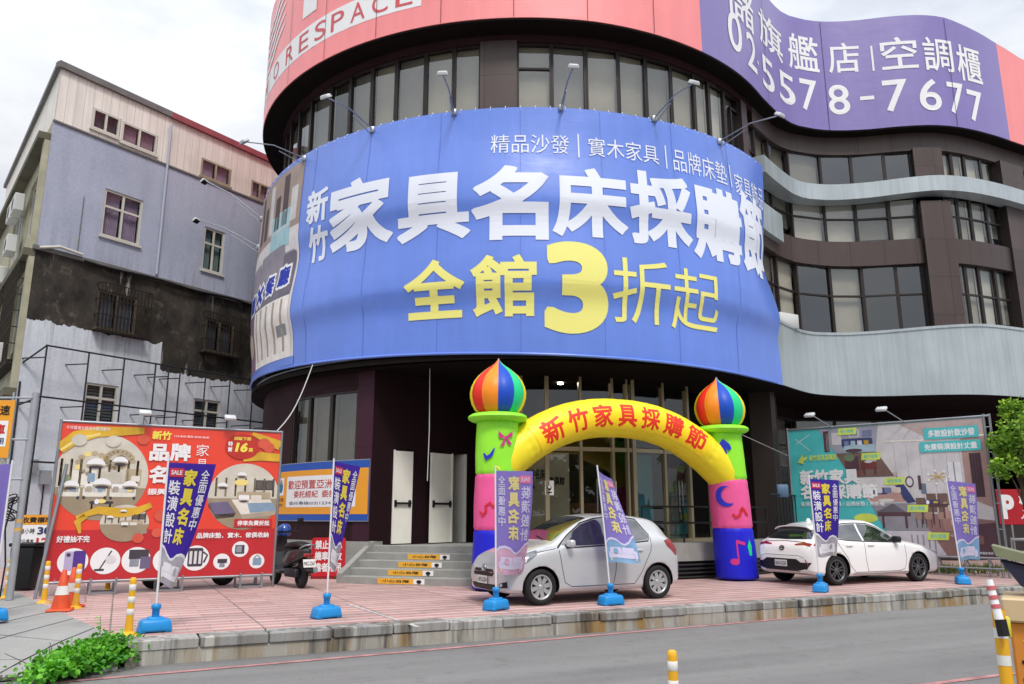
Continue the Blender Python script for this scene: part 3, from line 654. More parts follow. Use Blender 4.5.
for ch,a0,a1,z0,z1,bo in (('全',-19.2,-9.5,5.86,7.25,.028),('館',-8.5,1.4,5.85,7.28,.028),('3',2.6,12.5,5.46,7.63,.04),('折',13.1,22.9,5.78,7.32,-.012),('起',23.4,33.1,5.75,7.24,-.012)): P.text(ch,a0,z0,a1,z1,Yt,1,bo,res=8)
for s_,a0,a1,z0,z1 in (('精品沙發',-5.7,6.8,9.86,10.36),('實木家具',9.9,22.2,9.85,10.36),('品牌床墊',25,37.2,9.78,10.4),('家具飾品',39.4,50.3,9.65,10.28)): P.text(s_,a0,z0,a1,z1,Wt,1,.0)
for a in (8.3,23.6,38.3): P.rect(a-.12,9.78,a+.12,10.42,Wt,1)
P.build('lettering',BN)
# photo print at its left end: sofa, window, dining room
P=Print(bmap(.010),(1.0,.2),.0018)
def cc(n,h,k=.8): return mat(n,h,k,.55,var=.15,vs=3)
a0,a1=-95,-43.6
P.rect(a0,5.42,a1,10.85,cc('print_warm_grey','#ded8da',.9),0)
P.rect(a0,9.0,a1,10.85,cc('print_brown','#a9968c',.85),1)
for k in range(7): P.rect(-69+k*3.6,9.2,-66.6+k*3.6,10.7 if k%2 else 10.2,cc('print_shelf','#57484a') if k%3 else cc('print_pale','#d9d6d6'),2)
P.rect(-56,8.55,-47,9.65,cc('print_window','#a9d3dd'),2); P.rect(-51.8,8.55,-51.4,9.65,cc('print_pale','#d9d6d6'),3); P.rect(-56,9.1,-47,9.16,cc('print_pale','#d9d6d6'),3)
SOF=cc('print_sofa','#9a94a0',.85); SOFD=cc('print_sofa_shade','#7b7583',.85)
P.rrect(-75,7.2,-45,8.35,.12,SOF,4); P.rect(-75,7.0,-44.5,7.45,SOFD,5); P.rrect(-74,7.55,-60.5,8.5,.15,SOF,6); P.rrect(-60,7.55,-48.5,8.6,.15,SOF,6); P.rrect(-49,7.1,-44.2,8.3,.3,cc('print_sofa_arm','#77717f'),7)
P.rect(a0,5.42,-69,7.2,cc('print_wood','#a9745e',.8),3); P.rect(-69,5.42,-62,7.3,cc('print_plum','#8d7289',.8),4); P.rect(-62,5.42,-44.4,7.05,cc('print_curtain','#ece6e2',.95),5)
for k in range(5): P.rect(-60.5+k*3.3,5.6,-59.7+k*3.3,7.0,cc('print_curtain_fold','#b9a998'),6)
P.rect(-49,6.0,-45.5,6.3,cc('print_grey','#9c9fa6'),6); P.ell(-66,6.2,3,.35,cc('print_cream','#cfc0a8'),7)
DB=cc('print_deep_blue','#2238b8')
for i,ch in enumerate('客廳×餐廳'):
    a=-72.5+i*5.6; z=7.0+.09*i; P.text(ch,a-.2,z-.05,a+4.9,z+.66,WHITE,9,.12); P.text(ch,a+.2,z+.02,a+4.4,z+.58,DB,11,.03)
P.rect(a0,5.2,a1,5.42,BLUE,2)
P.build('photo_print',BN)
P=Print(bmap(.004),(1.0,.3),.001); SMB=mat('banner_seam','#597bd4',.92,.4)
for a in range(-92,50,13): P.rect(a-.06,zb(a)+.03,a+.06,ztop(a)-.03,SMB,1)
P.build('seam',BN)
b=B()
for i in range(58):
    a=-92+i*2.46
    for z,s_ in ((ztop(a)-.07,1),): c=bmap(.012)(a,z,0); b.tube([c,cyl(a,8.5)+Vector((0,0,z+.16*s_))],.010,WHITE,4)
b.build('lashing',BN)['kind']='stuff'
b=B()
for k,(z) in enumerate((4.98,11.02)):
    b.tube([cyl(ph,8.46)+Vector((0,0,z+(.12 if z<6 and ph<-10 else 0))) for ph in range(-96,52,4)],.035,STEEL,6)
for ph in range(-90,52,10): b.tube([cyl(ph,8.4)+Vector((0,0,5.2)),cyl(ph,8.4)+Vector((0,0,10.9))],.03,STEEL,5)
b.build('support_frame',BN)
b=B(); c=bmap(-.02)(-75,5.2,0); b.tube([bmap(.01)(ph,zb(ph)+.02,0) for ph in range(-98,52,3)],.035,BLUE,6); b.build('hem',BN)

# floodlights on arms along the top edge of the banner
LW=mat('floodlight_white','#d9dde0',.8,.4); LENS=mat('floodlight_lens','#2b2e33',.9,.2)
def flood(tip,ph,z,lab,scale=1.):
    base=bmap(.02)(ph,z,0); t=thing('floodlight',lab,'floodlight',base,group='floodlights on arms along the banner edge')
    tip=Vector(tip); d=tip-base; b=B(); mid=base.lerp(tip,.55)+Vector((0,0,.12)); b.tube([base,mid,tip],.018,STEEL,6); b.tube([base-Vector((0,0,.18)),base.lerp(tip,.45)],.014,STEEL,5); b.build('arm',t)
    b=B(); b.rbox(base+Vector((0,0,-.02)),(.12,.1,.16),STEEL,.01,1); b.build('bracket',t)
    h=Vector((d.x,d.y,0)).normalized(); yaw=math.atan2(h.y,h.x)
    M=(Matrix.Rotation(yaw,3,'Z')@Matrix.Rotation(R(35),3,'Y'))
    b=B(); b.rbox(tip+h*.08,(.19,.25,.09),LW,.02,2,M=M,taper=.8); hd=b.build('lamp_head',t)
    b=B(); b.box(tip+h*.08-M@Vector((0,0,.048)),(.16,.22,.006),LENS,M=M); b.build('lens',hd)
def tipat(px,py,ph,out):
    r=ray(px,py); c=cyl(ph,8.72+out); k=c.xy.length/Vector((r.x,r.y)).length
    return Vector((r.x*k,r.y*k,CH+r.z*k))
for px,py,ph,z,lab in ((443,75,-11.8,11.06,'floodlight on a steel arm over the blue banner below the brown window pillar'),(573,68,5.6,11.1,'floodlight on a steel arm standing upright over the banner right of the brown pillar'),(692,84,21.8,11.12,'long armed floodlight over the banner leaning right below the pink sign corner'),
      (328,98,-26.8,10.98,'floodlight on an arm leaning left over the banner, second from its left corner'),(247,142,-44.0,10.9,'floodlight reaching out left from the upper left corner of the banner'),(777,116,36.3,11.03,'floodlight reaching right past the banner end under the purple sign')):
    flood(tipat(px,py,ph,1.5),ph,z,lab)
for px,py,z,lab in ((206,181,10.55,'white floodlight on an arm left of the photo print, upper of two'),(198,220,9.6,'white floodlight on an arm left of the photo print, lower of two')):
    r=ray(px,py); k=24.2/r.y; flood(Vector((r.x*k,24.2,CH+r.z*k)),-72,z,lab)
# loose white cables hanging below the banner
CAB=mat('white_cable','#d6d6d2',.75,.6)
b=B(); p0=bmap()(-38,5.1,0); p1=G(275,432); r=ray(277,431); k=16.9/r.y; p1=Vector((r.x*k,16.9,CH+r.z*k)); pts=[p0.lerp(p1,i/10)-Vector((0,0,.25*sin(pi*i/10))) for i in range(11)]; b.tube(pts,.014,CAB,5); tag(b.build('cable'),'white cable sagging from the banner down to the red billboard','cable')
b=B(); c=cyl(-17,7.9); b.tube([(c.x,c.y,4.84),(c.x+.02,c.y,3.4),(c.x,c.y,2.2)],.012,CAB,5); tag(b.build('cable'),'thin white cord hanging from the ceiling between the two white doors','cable')

# yellow property sign on the drum wall
YB=mat('sign_amber','#f3a52e',.85,.5,var=.05); SB=mat('sign_blue','#2456b4',.85,.5)
P=Print(lambda a,z,e:cyl(a,8.245+e)+Vector((0,0,z)),(1.5,0),.003)
P.rect(-51.9,1.30,-26.6,2.70,SB,0); P.rect(-51.8,1.45,-26.7,2.52,YB,1); P.rrect(-47.8,1.62,-29.2,2.38,.08,WHITE,2)
P.text('歡迎預置亞洲預留',-47.3,2.06,-30,2.28,RED,3,.01); P.text('委託經紀',-45.2,1.85,-38,2.02,RED,3,.01); P.text('委託',-37,1.85,-33.4,2.02,RED,3,.01); P.text('委託專線(03)1234-5678',-46.6,1.66,-31,1.76,mat('ink_blue','#2b3a66',.9,.6),3,.0)
P.rect(-51.2,1.92,-49.0,2.36,WHITE,2); P.ell(-50.1,2.12,.75,.14,mat('ink_teal','#2b7ea8',.8,.6),3); P.ell(-50.1,2.26,.4,.06,mat('skin_ink','#c98f6b',.8,.6),3); P.text('亞洲',-51,1.76,-49,1.86,BLACK,2,.01); P.text('房屋仲介',-51.1,1.64,-49,1.72,BLACK,2,.0)
WS=thing('wall_sign','amber and blue wall sign with a white panel of red characters beside the scooter','sign',(*cyl(-39,8.25)[:2],1.3))
P.build('sign_face',WS); b=B(); sweep(b,-51.95,-26.55,R4(.043,.002,1.28,2.72),STEEL,step=2,path=W0); b.build('frame',WS)

# ================================================================== OLD APARTMENT BLOCK ON THE LEFT
C0=Vector((-14.25,22.5,0)); DA=Vector((.553,.833,0)).normalized(); NA=Vector((DA.y,-DA.x,0)); DE=Vector((-.628,.778,0)).normalized(); NE=Vector((-DE.y,DE.x,0))
EZ=Vector((0,0,1))
def paintwall():
    m,t,b=newmat('weathered_blue_grey_wall'); uv=t.coords('UV'); v=t.coords(); sp=t.new('ShaderNodeSeparateXYZ'); t.link(uv,sp.inputs[0]); S,Z=sp.outputs[0],sp.outputs[1]
    n1=t.noise(v,.5,5); n2=t.noise(v,2.2,6,.65); nv=t.noise(t.coords('UV',(2.2,.22,1)),1.2,5,.6); fine=t.noise(v,14,4)
    base=t.mix(t.ramp(n1,.3,.7),(.335,.37,.475),(.42,.45,.565)); base=t.mix(t.ramp(nv,.5,.8,0,.5),base,(.26,.28,.36)); base=t.mix(t.ramp(n2,.6,.78,0,.35),base,(.50,.51,.57))
    low=t.mix(t.ramp(n1,.3,.7),(.54,.585,.66),(.64,.68,.74)); low=t.mix(t.ramp(nv,.55,.8,0,.4),low,(.42,.44,.49))
    base=t.mix(t.math('LESS_THAN',Z,7.6),base,low)
    right=t.math('GREATER_THAN',S,4.36); lo=t.math('ADD',t.math('SUBTRACT',7.08,t.math('MULTIPLY',right,.92)),t.math('MULTIPLY',t.math('SUBTRACT',t.noise(t.coords('UV',(1.3,0,1)),2.,3),.5),.5))
    mask=t.math('MULTIPLY',t.math('GREATER_THAN',Z,lo),t.math('LESS_THAN',Z,9.2))
    dn=t.noise(t.coords('UV',(3.2,.12,1)),1.4,5,.65); fall=t.math('MULTIPLY',t.math('LESS_THAN',Z,lo),t.ramp(t.math('SUBTRACT',lo,Z),0.,2.2,1.,0.)); base=t.mix(t.math('MULTIPLY',t.math('MULTIPLY',t.ramp(dn,.48,.66),fall),.6),base,(.20,.19,.18))
    up=t.math('MULTIPLY',t.math('GREATER_THAN',Z,9.2),t.ramp(t.math('SUBTRACT',Z,9.2),0.,1.3,1.,0.)); base=t.mix(t.math('MULTIPLY',t.math('MULTIPLY',t.ramp(dn,.46,.64),up),.55),base,(.22,.22,.26))
    pe=t.noise(v,2.6,7,.7); base=t.mix(t.math('MULTIPLY',t.ramp(pe,.62,.66),.7),base,(.40,.40,.41))
    st=t.noise(t.coords('UV',(1.,.55,1)),1.1,8,.7); st2=t.noise(v,1.6,6,.7)
    dark=t.mix(t.ramp(st,.38,.66),(.007,.006,.005),(.062,.052,.04)); dark=t.mix(t.ramp(st2,.57,.70,0,.8),dark,(.15,.125,.095)); dark=t.mix(t.ramp(t.noise(t.coords('UV',(2.0,.22,1)),1.2,6,.65),.60,.67,0,.9),dark,(.40,.38,.35))
    c=t.mix(mask,base,dark); c=t.mix(1.,c,t.ramp(fine,.25,.75,.9,1.07),'MULTIPLY')
    t.link(c,b.inputs['Base Color']); b.inputs['Roughness'].default_value=.85; bumpit(t,b,t.math('ADD',fine,t.math('MULTIPLY',mask,-.5)),.35,.02); return m
PW=paintwall(); CREAM=mat('cream_tile','#c9c5a9',.6,.7,var=.25,vs=1.5); METW=panelmat('cream_corrugated',(.74,.70,.64),.55,.1,.28,0,.7,.03); REDT=mat('red_roof_trim','#a8535c',.75,.55,var=.2); GRYT=mat('grey_trim','#7d7a78',.75,.6,var=.2)
ALU=mat('white_window_frame','#d9d6cb',.8,.45,var=.1); CURT=[mat('mauve_curtain','#c9aec6',.95,.8,var=.2),mat('dusky_pink_curtain','#cfa9b8',.95,.8,var=.2),mat('green_grey_curtain','#9fb2b0',.9,.8),mat('dark_room_curtain','#6b6d78',.8,.8)]
AP=thing('apartment_block','old blue grey apartment block with a stained dark band and cream metal top floor','building',C0)
def wall_holes(b,o,d,n,s0,s1,z0,z1,holes,m,depth=.14):
    ss=sorted({s0,s1,*[h[0] for h in holes],*[h[1] for h in holes]}); zs=sorted({z0,z1,*[h[2] for h in holes],*[h[3] for h in holes]})
    for a,c in zip(ss,ss[1:]):
        for e,f in zip(zs,zs[1:]):
            if any(h[0]<=a and c<=h[1] and h[2]<=e and f<=h[3] for h in holes): continue
            b.add([o+d*a+EZ*e,o+d*c+EZ*e,o+d*c+EZ*f,o+d*a+EZ*f],[(0,1,2,3)],m,uv=[(a,e),(c,e),(c,f),(a,f)])
    for a,c,e,f in holes:
        for p,q in (((a,e),(c,e)),((c,e),(c,f)),((c,f),(a,f)),((a,f),(a,e))):
            b.add([o+d*p[0]+EZ*p[1],o+d*q[0]+EZ*q[1],o+d*q[0]+EZ*q[1]-n*depth,o+d*p[0]+EZ*p[1]-n*depth],[(0,1,2,3)],m,uv=[p,q,q,p])
H3=[(1.86,3.18,10.23,11.83),(5.59,6.46,10.06,11.69)]; H2=[(2.0,3.35,7.2,8.45),(5.95,7.2,7.15,8.35)]; H1=[(1.95,3.02,4.0,5.45),(5.75,6.85,4.0,5.41)]
HM=[(1.17,2.1,13.69,14.4),(2.17,3.45,13.62,14.36),(5.22,6.5,13.54,14.25),(7.45,8.3,13.5,14.2)]
b=B(); wall_holes(b,C0,DA,NA,0,13,-.3,13.42,H1+H2+H3,PW); 
b.add([C0+DA*13-EZ*.3,C0+DA*13+DE*12-EZ*.3,C0+DA*13+DE*12+EZ*13.4,C0+DA*13+EZ*13.4],[(0,1,2,3)],PW,uv=[(13,0),(25,0),(25,13),(13,13)])
b.add([C0+DE*12-EZ*.3,C0+DA*13+DE*12-EZ*.3,C0+DA*13+DE*12+EZ*13.4,C0+DE*12+EZ*13.4],[(0,1,2,3)],PW,uv=[(13,0),(25,0),(25,13),(13,13)]); b.build('wall',AP)
HF=[(1.2,3.2,10.2,12.2),(4.4,7.0,10.2,12.2),(1.0,3.4,6.4,8.8),(4.3,7.2,6.4,8.8),(1.0,2.8,1.2,4.0)]
b=B(); wall_holes(b,C0,DE,NE,0,12,-.3,13.42,HF,CREAM,.2); b.obox(C0,DE,NE,EZ,(-.02,.32),(.004,.16),(4.9,12.9),CREAM); b.build('facade',AP)
b=B(); wall_holes(b,C0-NA*.03-NE*.03,DA,NA,0,13,13.42,15.35,HM,METW,.06); b.add([C0+DE*12+EZ*13.42,C0+EZ*13.42-NE*.03,C0+EZ*15.35-NE*.03,C0+DE*12+EZ*15.35],[(0,1,2,3)],METW,uv=[(12,13),(0,13),(0,15),(12,15)]); b.build('metal_storey',AP)
b=B(); b.obox(C0,DA,NA,EZ,(3.85,13.2),(-.2,.10),(15.2,15.42),REDT); b.obox(C0,DA,NA,EZ,(-.06,3.85),(-.2,.09),(15.22,15.43),GRYT); b.obox(C0,DE,NE,EZ,(0,12.2),(-.2,.10),(15.24,15.42),GRYT); b.obox(C0,DA,NA,EZ,(0,13),(-.05,.05),(13.38,13.44),GRYT); b.build('roof_trim',AP)
b=B(); b.add([C0+EZ*15.3,C0+DA*13+EZ*15.3,C0+DA*13+DE*12+EZ*15.3,C0+DE*12+EZ*15.3],[(0,1,2,3)],GRYT); b.build('roof',AP)
b=B(); b.obox(C0,DA,NA,EZ,(-.1,13),(-.02,.09),(9.19,9.32),GRYT); b.tube([C0+DA*s+NA*(.14+.02*sin(s*3))+EZ*(9.2+.03*sin(s*2.1)) for s in [1.4+i*.4 for i in range(28)]],.045,PLASTICK,6); b.build('string_course',AP)
b=B(); b.tube([C0+DA*.05+NA*.1+EZ*9.25,C0+DA*.6+NA*.16+EZ*9.42,C0+DA*1.3+NA*.16+EZ*9.36],.05,ALU,6); b.build('drainpipe',AP); b=B(); b.tube([C0+DA*3.85+NA*.09+EZ*14.9,C0+DA*3.85+NA*.09+EZ*9.4],.045,mat('pale_pipe','#b9bfce',.8,.5),6); b.build('drainpipe',AP); b=B(); b.tube([C0+DA*8.0+NA*.07+EZ*11.4,C0+DA*8.0+NA*.07+EZ*10],.02,ALU,5); b.build('drainpipe',AP); b=B(); b.tube([C0+DA*1.2+NA*.03+EZ*11.3,C0+DA*1.2+NA*.03+EZ*9.5],.012,GRYT,5); b.build('drainpipe',AP)
def awin(h,d,n,o,cur,mull=(.5,),trans=(),fm=ALU,inset=.07):
    p0=o+d*h[0]-n*inset; p1=o+d*h[1]-n*inset; hv=[(0,.46,0),(.54,1,0)] if cur else False
    w=window(p0,p1,h[2],h[3],AP,fm,CLEAR,trans,mull,CURT[cur-1] if cur else None,1.,.07,.08,.12,halves=hv)
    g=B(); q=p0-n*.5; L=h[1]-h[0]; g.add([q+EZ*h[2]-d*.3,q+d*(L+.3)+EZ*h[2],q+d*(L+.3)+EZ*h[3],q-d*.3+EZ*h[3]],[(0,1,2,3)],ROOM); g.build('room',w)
    g=B(); g.obox(o,d,n,EZ,(h[0]-.06,h[1]+.06),(.003,.07),(h[2]-.08,h[2]-.005),fm); g.build('sill',w); return w
awin(H3[0],DA,NA,C0,1,trans=(11.25,)); awin(H3[1],DA,NA,C0,3,trans=(11.1,))
WF2=mat('weathered_frame','#6a5f50',.7,.7,var=.3); awin(H2[0],DA,NA,C0,4,fm=WF2); awin(H2[1],DA,NA,C0,4,fm=WF2)
for h in H1: 
    w=awin(h,DA,NA,C0,4,trans=(5.0,)); g=B()
    for k in range(14): z=h[2]+.08+k*(h[3]-h[2]-.12)/14; g.obox(C0,DA,NA,EZ,(h[0]+.08,h[1]-.08),(-.2,-.16),(z,z+.06),mat('shutter_grey','#8e9194',.8,.5))
    g.build('shutter',w)
for i,h in enumerate(HM): awin(h,DA,NA,C0-NA*.03,2 if i in (1,) else (4 if i in(0,) else 1),fm=mat('rusty_window_frame','#a89b85',.8,.6,var=.3) if i>=2 else ALU,inset=.02)
def cage(b,o,d,n,h,dep,m,nv,nh,bot=True):
    for k in range(nv+1):
        s=h[0]+(h[1]-h[0])*k/nv; b.obox(o,d,n,EZ,(s-.012,s+.012),(dep-.012,dep+.012),(h[2],h[3]),m)
    for k in range(nh+1):
        z=h[2]+(h[3]-h[2])*k/nh; b.obox(o,d,n,EZ,(h[0],h[1]),(dep-.02,dep+.014),(z-.012,z+.012),m)
        for s in (h[0],h[1]): b.obox(o,d,n,EZ,(s-.013,s+.013),(0.005,dep),(z-.013,z+.013),m)
RUST=mat('rusty_bars','#33291f',.7,.8,.1,var=.35,vs=6)
for h in ((1.95,3.65,7.1,8.62),(5.8,7.4,7.05,8.5)):
    b=B(); cage(b,C0,DA,NA,h,.32,RUST,14,3); b.obox(C0,DA,NA,EZ,(h[0],h[1]),(.01,.33),(h[2]-.03,h[2]),RUST); b.build('window_cage',AP)
# street facade on the far left: eaves, caged balconies, air conditioners
b=B()
for z,o1 in ((9.2,.32),(12.95,.34),(5.0,.32)): b.obox(C0,DE,NE,EZ,(-.03,12),(.005,o1),(z-.22,z),mat('stained_eave','#6d6a58',.7,.85,var=.4,vs=1.2))
b.build('eave',AP)
for h in HF: 
    p0=C0+DE*h[1]-NE*.12; p1=C0+DE*h[0]-NE*.12
    w=window(C0+DE*h[1]-NE*.12,C0+DE*h[0]-NE*.12,h[2],h[3],AP,ALU,CLEAR,(),(.33,.66),CURT[3],1.,.07,.08,.2)
b=B(); cage(b,C0,DE,NE,(.6,3.6,5.9,8.9),.3,RUST,16,6); cage(b,C0,DE,NE,(4.2,7.4,5.9,8.9),.3,RUST,16,6); b.obox(C0,DE,NE,EZ,(.6,7.4),(.005,.3),(5.8,5.9),RUST); b.build('balcony_cage',AP)
for s,z in ((3.4,11.6),(4.4,11.6),(2.2,6.3),(5.2,9.5),(3.9,10.3)):
    b=B(); M=Matrix((DE,NE,EZ)).transposed(); b.rbox(C0+DE*s+NE*.30+EZ*z,(.85,.3,.6),mat('aircon_white','#d8dad8',.8,.5),.02,1,M=M,smooth=False); u=b.build('aircon_unit',AP)
    b=B(); c=C0+DE*s+NE*.455+EZ*z; b.lathe([(.0,0),(.22,0),(.23,-.01)],PLASTICK,16,Matrix.Translation(c)@M.to_4x4()@Matrix.Rotation(R(-90),4,'X')); b.build('fan_grille',u)
b=B(); b.box(C0+DE*.5+NE*.5+EZ*.3,(.1,.1,.1),GRYT); 
# black tube framework fixed to the lower wall
SFR=thing('steel_framework','empty black steel tube frame standing off the lower wall of the old block','frame',C0+NA*.5)
b=B(); o=C0+NA*.62
for z in (6.25,4.75,2.9): b.tube([o+DA*.35+EZ*z,o+DA*9.0+EZ*z],.028,DARKMETAL,6)
b.build('rail',SFR)
for i,s in enumerate((.38,1.62,2.75,3.82,4.3,4.72,5.7,6.7,7.7,8.7)):
    b=B(); b.tube([o+DA*s+EZ*6.27,o+DA*s+EZ*(.0)],.026,DARKMETAL,6)
    for z in (5.9,4.6): b.tube([o+DA*s+EZ*z,C0+DA*(s-.35)+NA*.01+EZ*(z-.02)],.02,DARKMETAL,5)
    b.build('upright',SFR)
b=B(); b.tube([C0+NA*.02+DA*.05+EZ*5.2,C0+NA*.1+DA*.08+EZ*1.0],.03,DARKMETAL,6); b.build('brace',SFR); b=B(); b.tube([o+DA*.38+EZ*6.25,C0+NA*.02+DA*.05+EZ*5.75],.025,DARKMETAL,6); b.build('brace',SFR); b=B(); b.tube([o+DA*.38+EZ*4.75,C0+NA*.02+DA*.05+EZ*4.5],.025,DARKMETAL,6); b.build('brace',SFR)

# ================================================================== BILLBOARDS
RO=Vector((-7.63,15.11,0)); RD=Vector((.862,.507,0)); RN=Vector((RD.y,-RD.x,0))
RBD=thing('billboard','red billboard of furniture photos with gold ribbons beside the old blue grey block','billboard',RO)
mp=planemap(RO,RD,RN); P=Print(mp,None,.0015)
VR=vinyl('billboard_red','#ec3f22',.45,.9); VR2=vinyl('billboard_crimson','#c4141f',.45,.9)
L0,L1=-.85,3.19; Zb,Zt=.26,3.12
P.rect(L0,Zb,L1,Zt,VR,0); P.rect(L0,Zb,L1,1.16,VR2,1)
CRM=cc('print_room_cream','#d8d2c4',.85); CR2=cc('print_room_shade','#b8aa95',.8); GOLD=mat('print_gold','#e3b53a',.85,.4,var=.3,vs=2); GOLD2=mat('print_gold_light','#f2dc86',.9,.4); DKP=cc('print_dark_grey','#4b4650'); VIO=cc('print_violet','#7a6f92'); BLU=cc('print_cool_blue','#8fa9c2')
def photo_disc(c,r,kind,l=3,ry=None):
    ry=ry or r; P.ell(c[0],c[1],r,ry,CRM,l,48)
    def ch(a,b,w,h,m,k): P.rrect(c[0]+a*r,c[1]+b*ry,c[0]+(a+w)*r,c[1]+(b+h)*ry,.03*r+.002,m,l+k)
    def el(a,b,w,h,m,k,t0=0,t1=2*pi): P.ell(c[0]+a*r,c[1]+b*ry,w*r,h*ry,m,l+k,20,t0,t1)
    def lamp(a,b,w=.17,k=6): el(a,b,w,w*.85,WHITE,k,0,pi); el(a,b-.01,w,w*.22,CR2,k+1); el(a,b-.03,w*.72,w*.17,DKP,k+2)
    def arc(t0,t1,m,k): P.poly([(c[0]+r*cos(t),c[1]+ry*sin(t)) for t in [t0+i*(t1-t0)/18 for i in range(19)]],m,l+k)
    WALL=cc('print_wall_ivory','#cfc8ba',.85); FLR=cc('print_floor_sand','#a8987f',.8); LIN=cc('print_linen','#e6e1d6',.9); TAN=cc('print_tan','#c2b193',.8)
    if kind=='living':
        arc(pi*1.08,pi*1.92,FLR,1); P.poly([(c[0]+q[0]*r,c[1]+q[1]*ry) for q in [(-.9,.42),(.9,.42),(.6,.16),(-.6,.16)]],WALL,1)
        for k in range(9): ch(-.86+k*.2,-.22,.012,.62,TAN,2)
        ch(-.62,-.2,.5,.34,LIN,2); ch(.0,-.18,.42,.3,WALL,3); ch(.5,-.2,.34,.4,TAN,2); ch(-.3,-.12,.16,.2,BLU,3)
        for k in range(22):
            t=k*.36; rr=.32-.009*k; el(.30+rr*cos(t)*1.0,.38+rr*.8*sin(t),.075,.06,TAN,2)
        el(.30,.38,.12,.1,WALL,3)
        for k in range(9): el(-.22+.30*cos(.5+k*.5),.30+.24*sin(.5+k*.5),.07,.06,GOLD2 if k%3==0 else TAN,2)
        for a,w in ((-.86,.44),(-.36,.5),(.2,.56)): ch(a,-.46,w,.2,LIN,4); ch(a+.03,-.36,w-.06,.2,WHITE,4); ch(a,-.52,.06,.08,DKP,4); ch(a+w-.06,-.52,.06,.08,DKP,4); ch(a+.06,-.34,.12,.12,CR2,6); ch(a+w-.2,-.34,.12,.13,BLU if a<0 else GOLD2,6)
        ch(-.2,-.62,.5,.06,DKP,5); ch(-.16,-.76,.03,.15,DKP,4); ch(.22,-.76,.03,.15,DKP,4); el(.05,-.56,.09,.05,GOLD2,6); el(-.05,-.57,.05,.06,WHITE,7)
        el(-.72,-.12,.1,.16,cc('print_sage','#8f9a78',.8),6); ch(-.75,-.34,.06,.14,TAN,6); ch(.62,-.1,.2,.14,LIN,6)
        for a,b_,w in ((-.15,.26,.2),(.36,.34,.17),(-.62,-.24,.17),(.02,-.2,.2),(.62,-.22,.17)): lamp(a,b_,w,9)
    else:
        arc(pi*1.02,pi*1.98,FLR,1); P.poly([(c[0]+q[0]*r,c[1]+q[1]*ry) for q in [(-.8,.6),(.8,.6),(.98,.1),(-.98,.1)]],WALL,1)
        for k in range(7): ch(-.8+k*.27,.0,.012,.55,TAN,2)
        ch(.30,.2,.24,.3,DKP,3); ch(.58,.2,.24,.3,DKP,3); ch(.33,.23,.18,.24,cc('print_artwork','#6b625c',.8),4); ch(.61,.23,.18,.24,cc('print_artwork','#6b625c',.8),4)
        ch(-.2,-.06,.95,.2,TAN,3); ch(-.15,-.12,.3,.16,WHITE,4); ch(.2,-.12,.3,.16,LIN,4)
        P.poly([(c[0]+q[0]*r,c[1]+q[1]*ry) for q in [(-.35,-.1),(.75,-.08),(.95,-.42),(-.05,-.55)]],LIN,5); P.poly([(c[0]+q[0]*r,c[1]+q[1]*ry) for q in [(.1,-.2),(.82,-.18),(.95,-.42),(.2,-.5)]],BLU,6); P.poly([(c[0]+q[0]*r,c[1]+q[1]*ry) for q in [(-.05,-.55),(.95,-.42),(.93,-.56),(-.02,-.7)]],CR2,6)
        P.poly([(c[0]+q[0]*r,c[1]+q[1]*ry) for q in [(-.96,-.2),(-.45,-.16),(-.2,-.5),(-.8,-.55)]],VIO,5); P.poly([(c[0]+q[0]*r,c[1]+q[1]*ry) for q in [(-.96,-.2),(-.8,-.55),(-.2,-.5),(-.25,-.62),(-.72,-.68),(-.97,-.3)]],DKP,4)
        el(-.1,.42,.2,.1,GOLD2,3); lamp(-.62,.28,.15,7); lamp(.0,-.12,.15,9); lamp(-.1,.62,.14,7)
    return ch
photo_disc((-.1,2.13),.80,'living'); photo_disc((.37,1.28),.42,'bed',9,.34); photo_disc((2.52,1.80),.70,'bed',3,.66)
P.band([(-.85,2.62),(-.6,2.85),(-.25,2.97),(.2,3.0),(.55,3.03)],[.10,.12,.1,.08,.06],GOLD,12); P.band([(-.83,2.60),(-.55,2.83),(-.2,2.93)],[.02,.03,.02],GOLD2,13)
P.band([(-.45,1.38),(-.1,1.52),(.25,1.47),(.55,1.5),(.8,1.62)],[.03,.07,.09,.07,.05],GOLD,13); P.band([(-.36,1.1),(-.42,1.3),(-.3,1.42)],[.02,.06,.05],GOLD,13)
P.band([(2.45,2.55),(2.8,2.62),(3.19,2.60)],[.05,.09,.08],GOLD,12); P.band([(2.6,3.08),(2.85,2.98),(3.19,2.85)],[.03,.07,.1],GOLD,12)
BALL=cc('print_tomato','#e2604a',.85)
for a,z,r in ((.55,2.86,.11),(1.0,1.42,.13),(1.62,1.5,.1),(.62,1.0,.1),(2.95,2.8,.12),(.95,1.1,.1)): P.ell(a,z,r,r*.9,BALL,14,20)
for a,z in ((-.54,2.80),(.03,2.80),(2.85,2.88)): P.ell(a,z,.13,.11,CRM if z<2.85 else BALL,15,18)
P.text('新竹',.70,2.87,1.05,3.04,YEL,16,.04); P.text('11/5-8/30 週末 09:00-20:00',1.1,2.93,1.75,2.98,WHITE,16,.01)
P.text('品',.68,2.46,1.03,2.79,WHITE,16,.045); P.text('牌',1.05,2.47,1.43,2.81,WHITE,16,.045); P.text('名',.71,2.03,1.03,2.37,WHITE,16,.045); P.text('床',1.08,2.03,1.42,2.38,WHITE,16,.045)
P.text('家',1.53,2.58,1.77,2.81,WHITE,16,-.01); P.text('具',1.55,2.28,1.76,2.52,WHITE,16,-.01); P.text('振興優惠',.71,1.81,1.38,1.93,WHITE,16,.03)
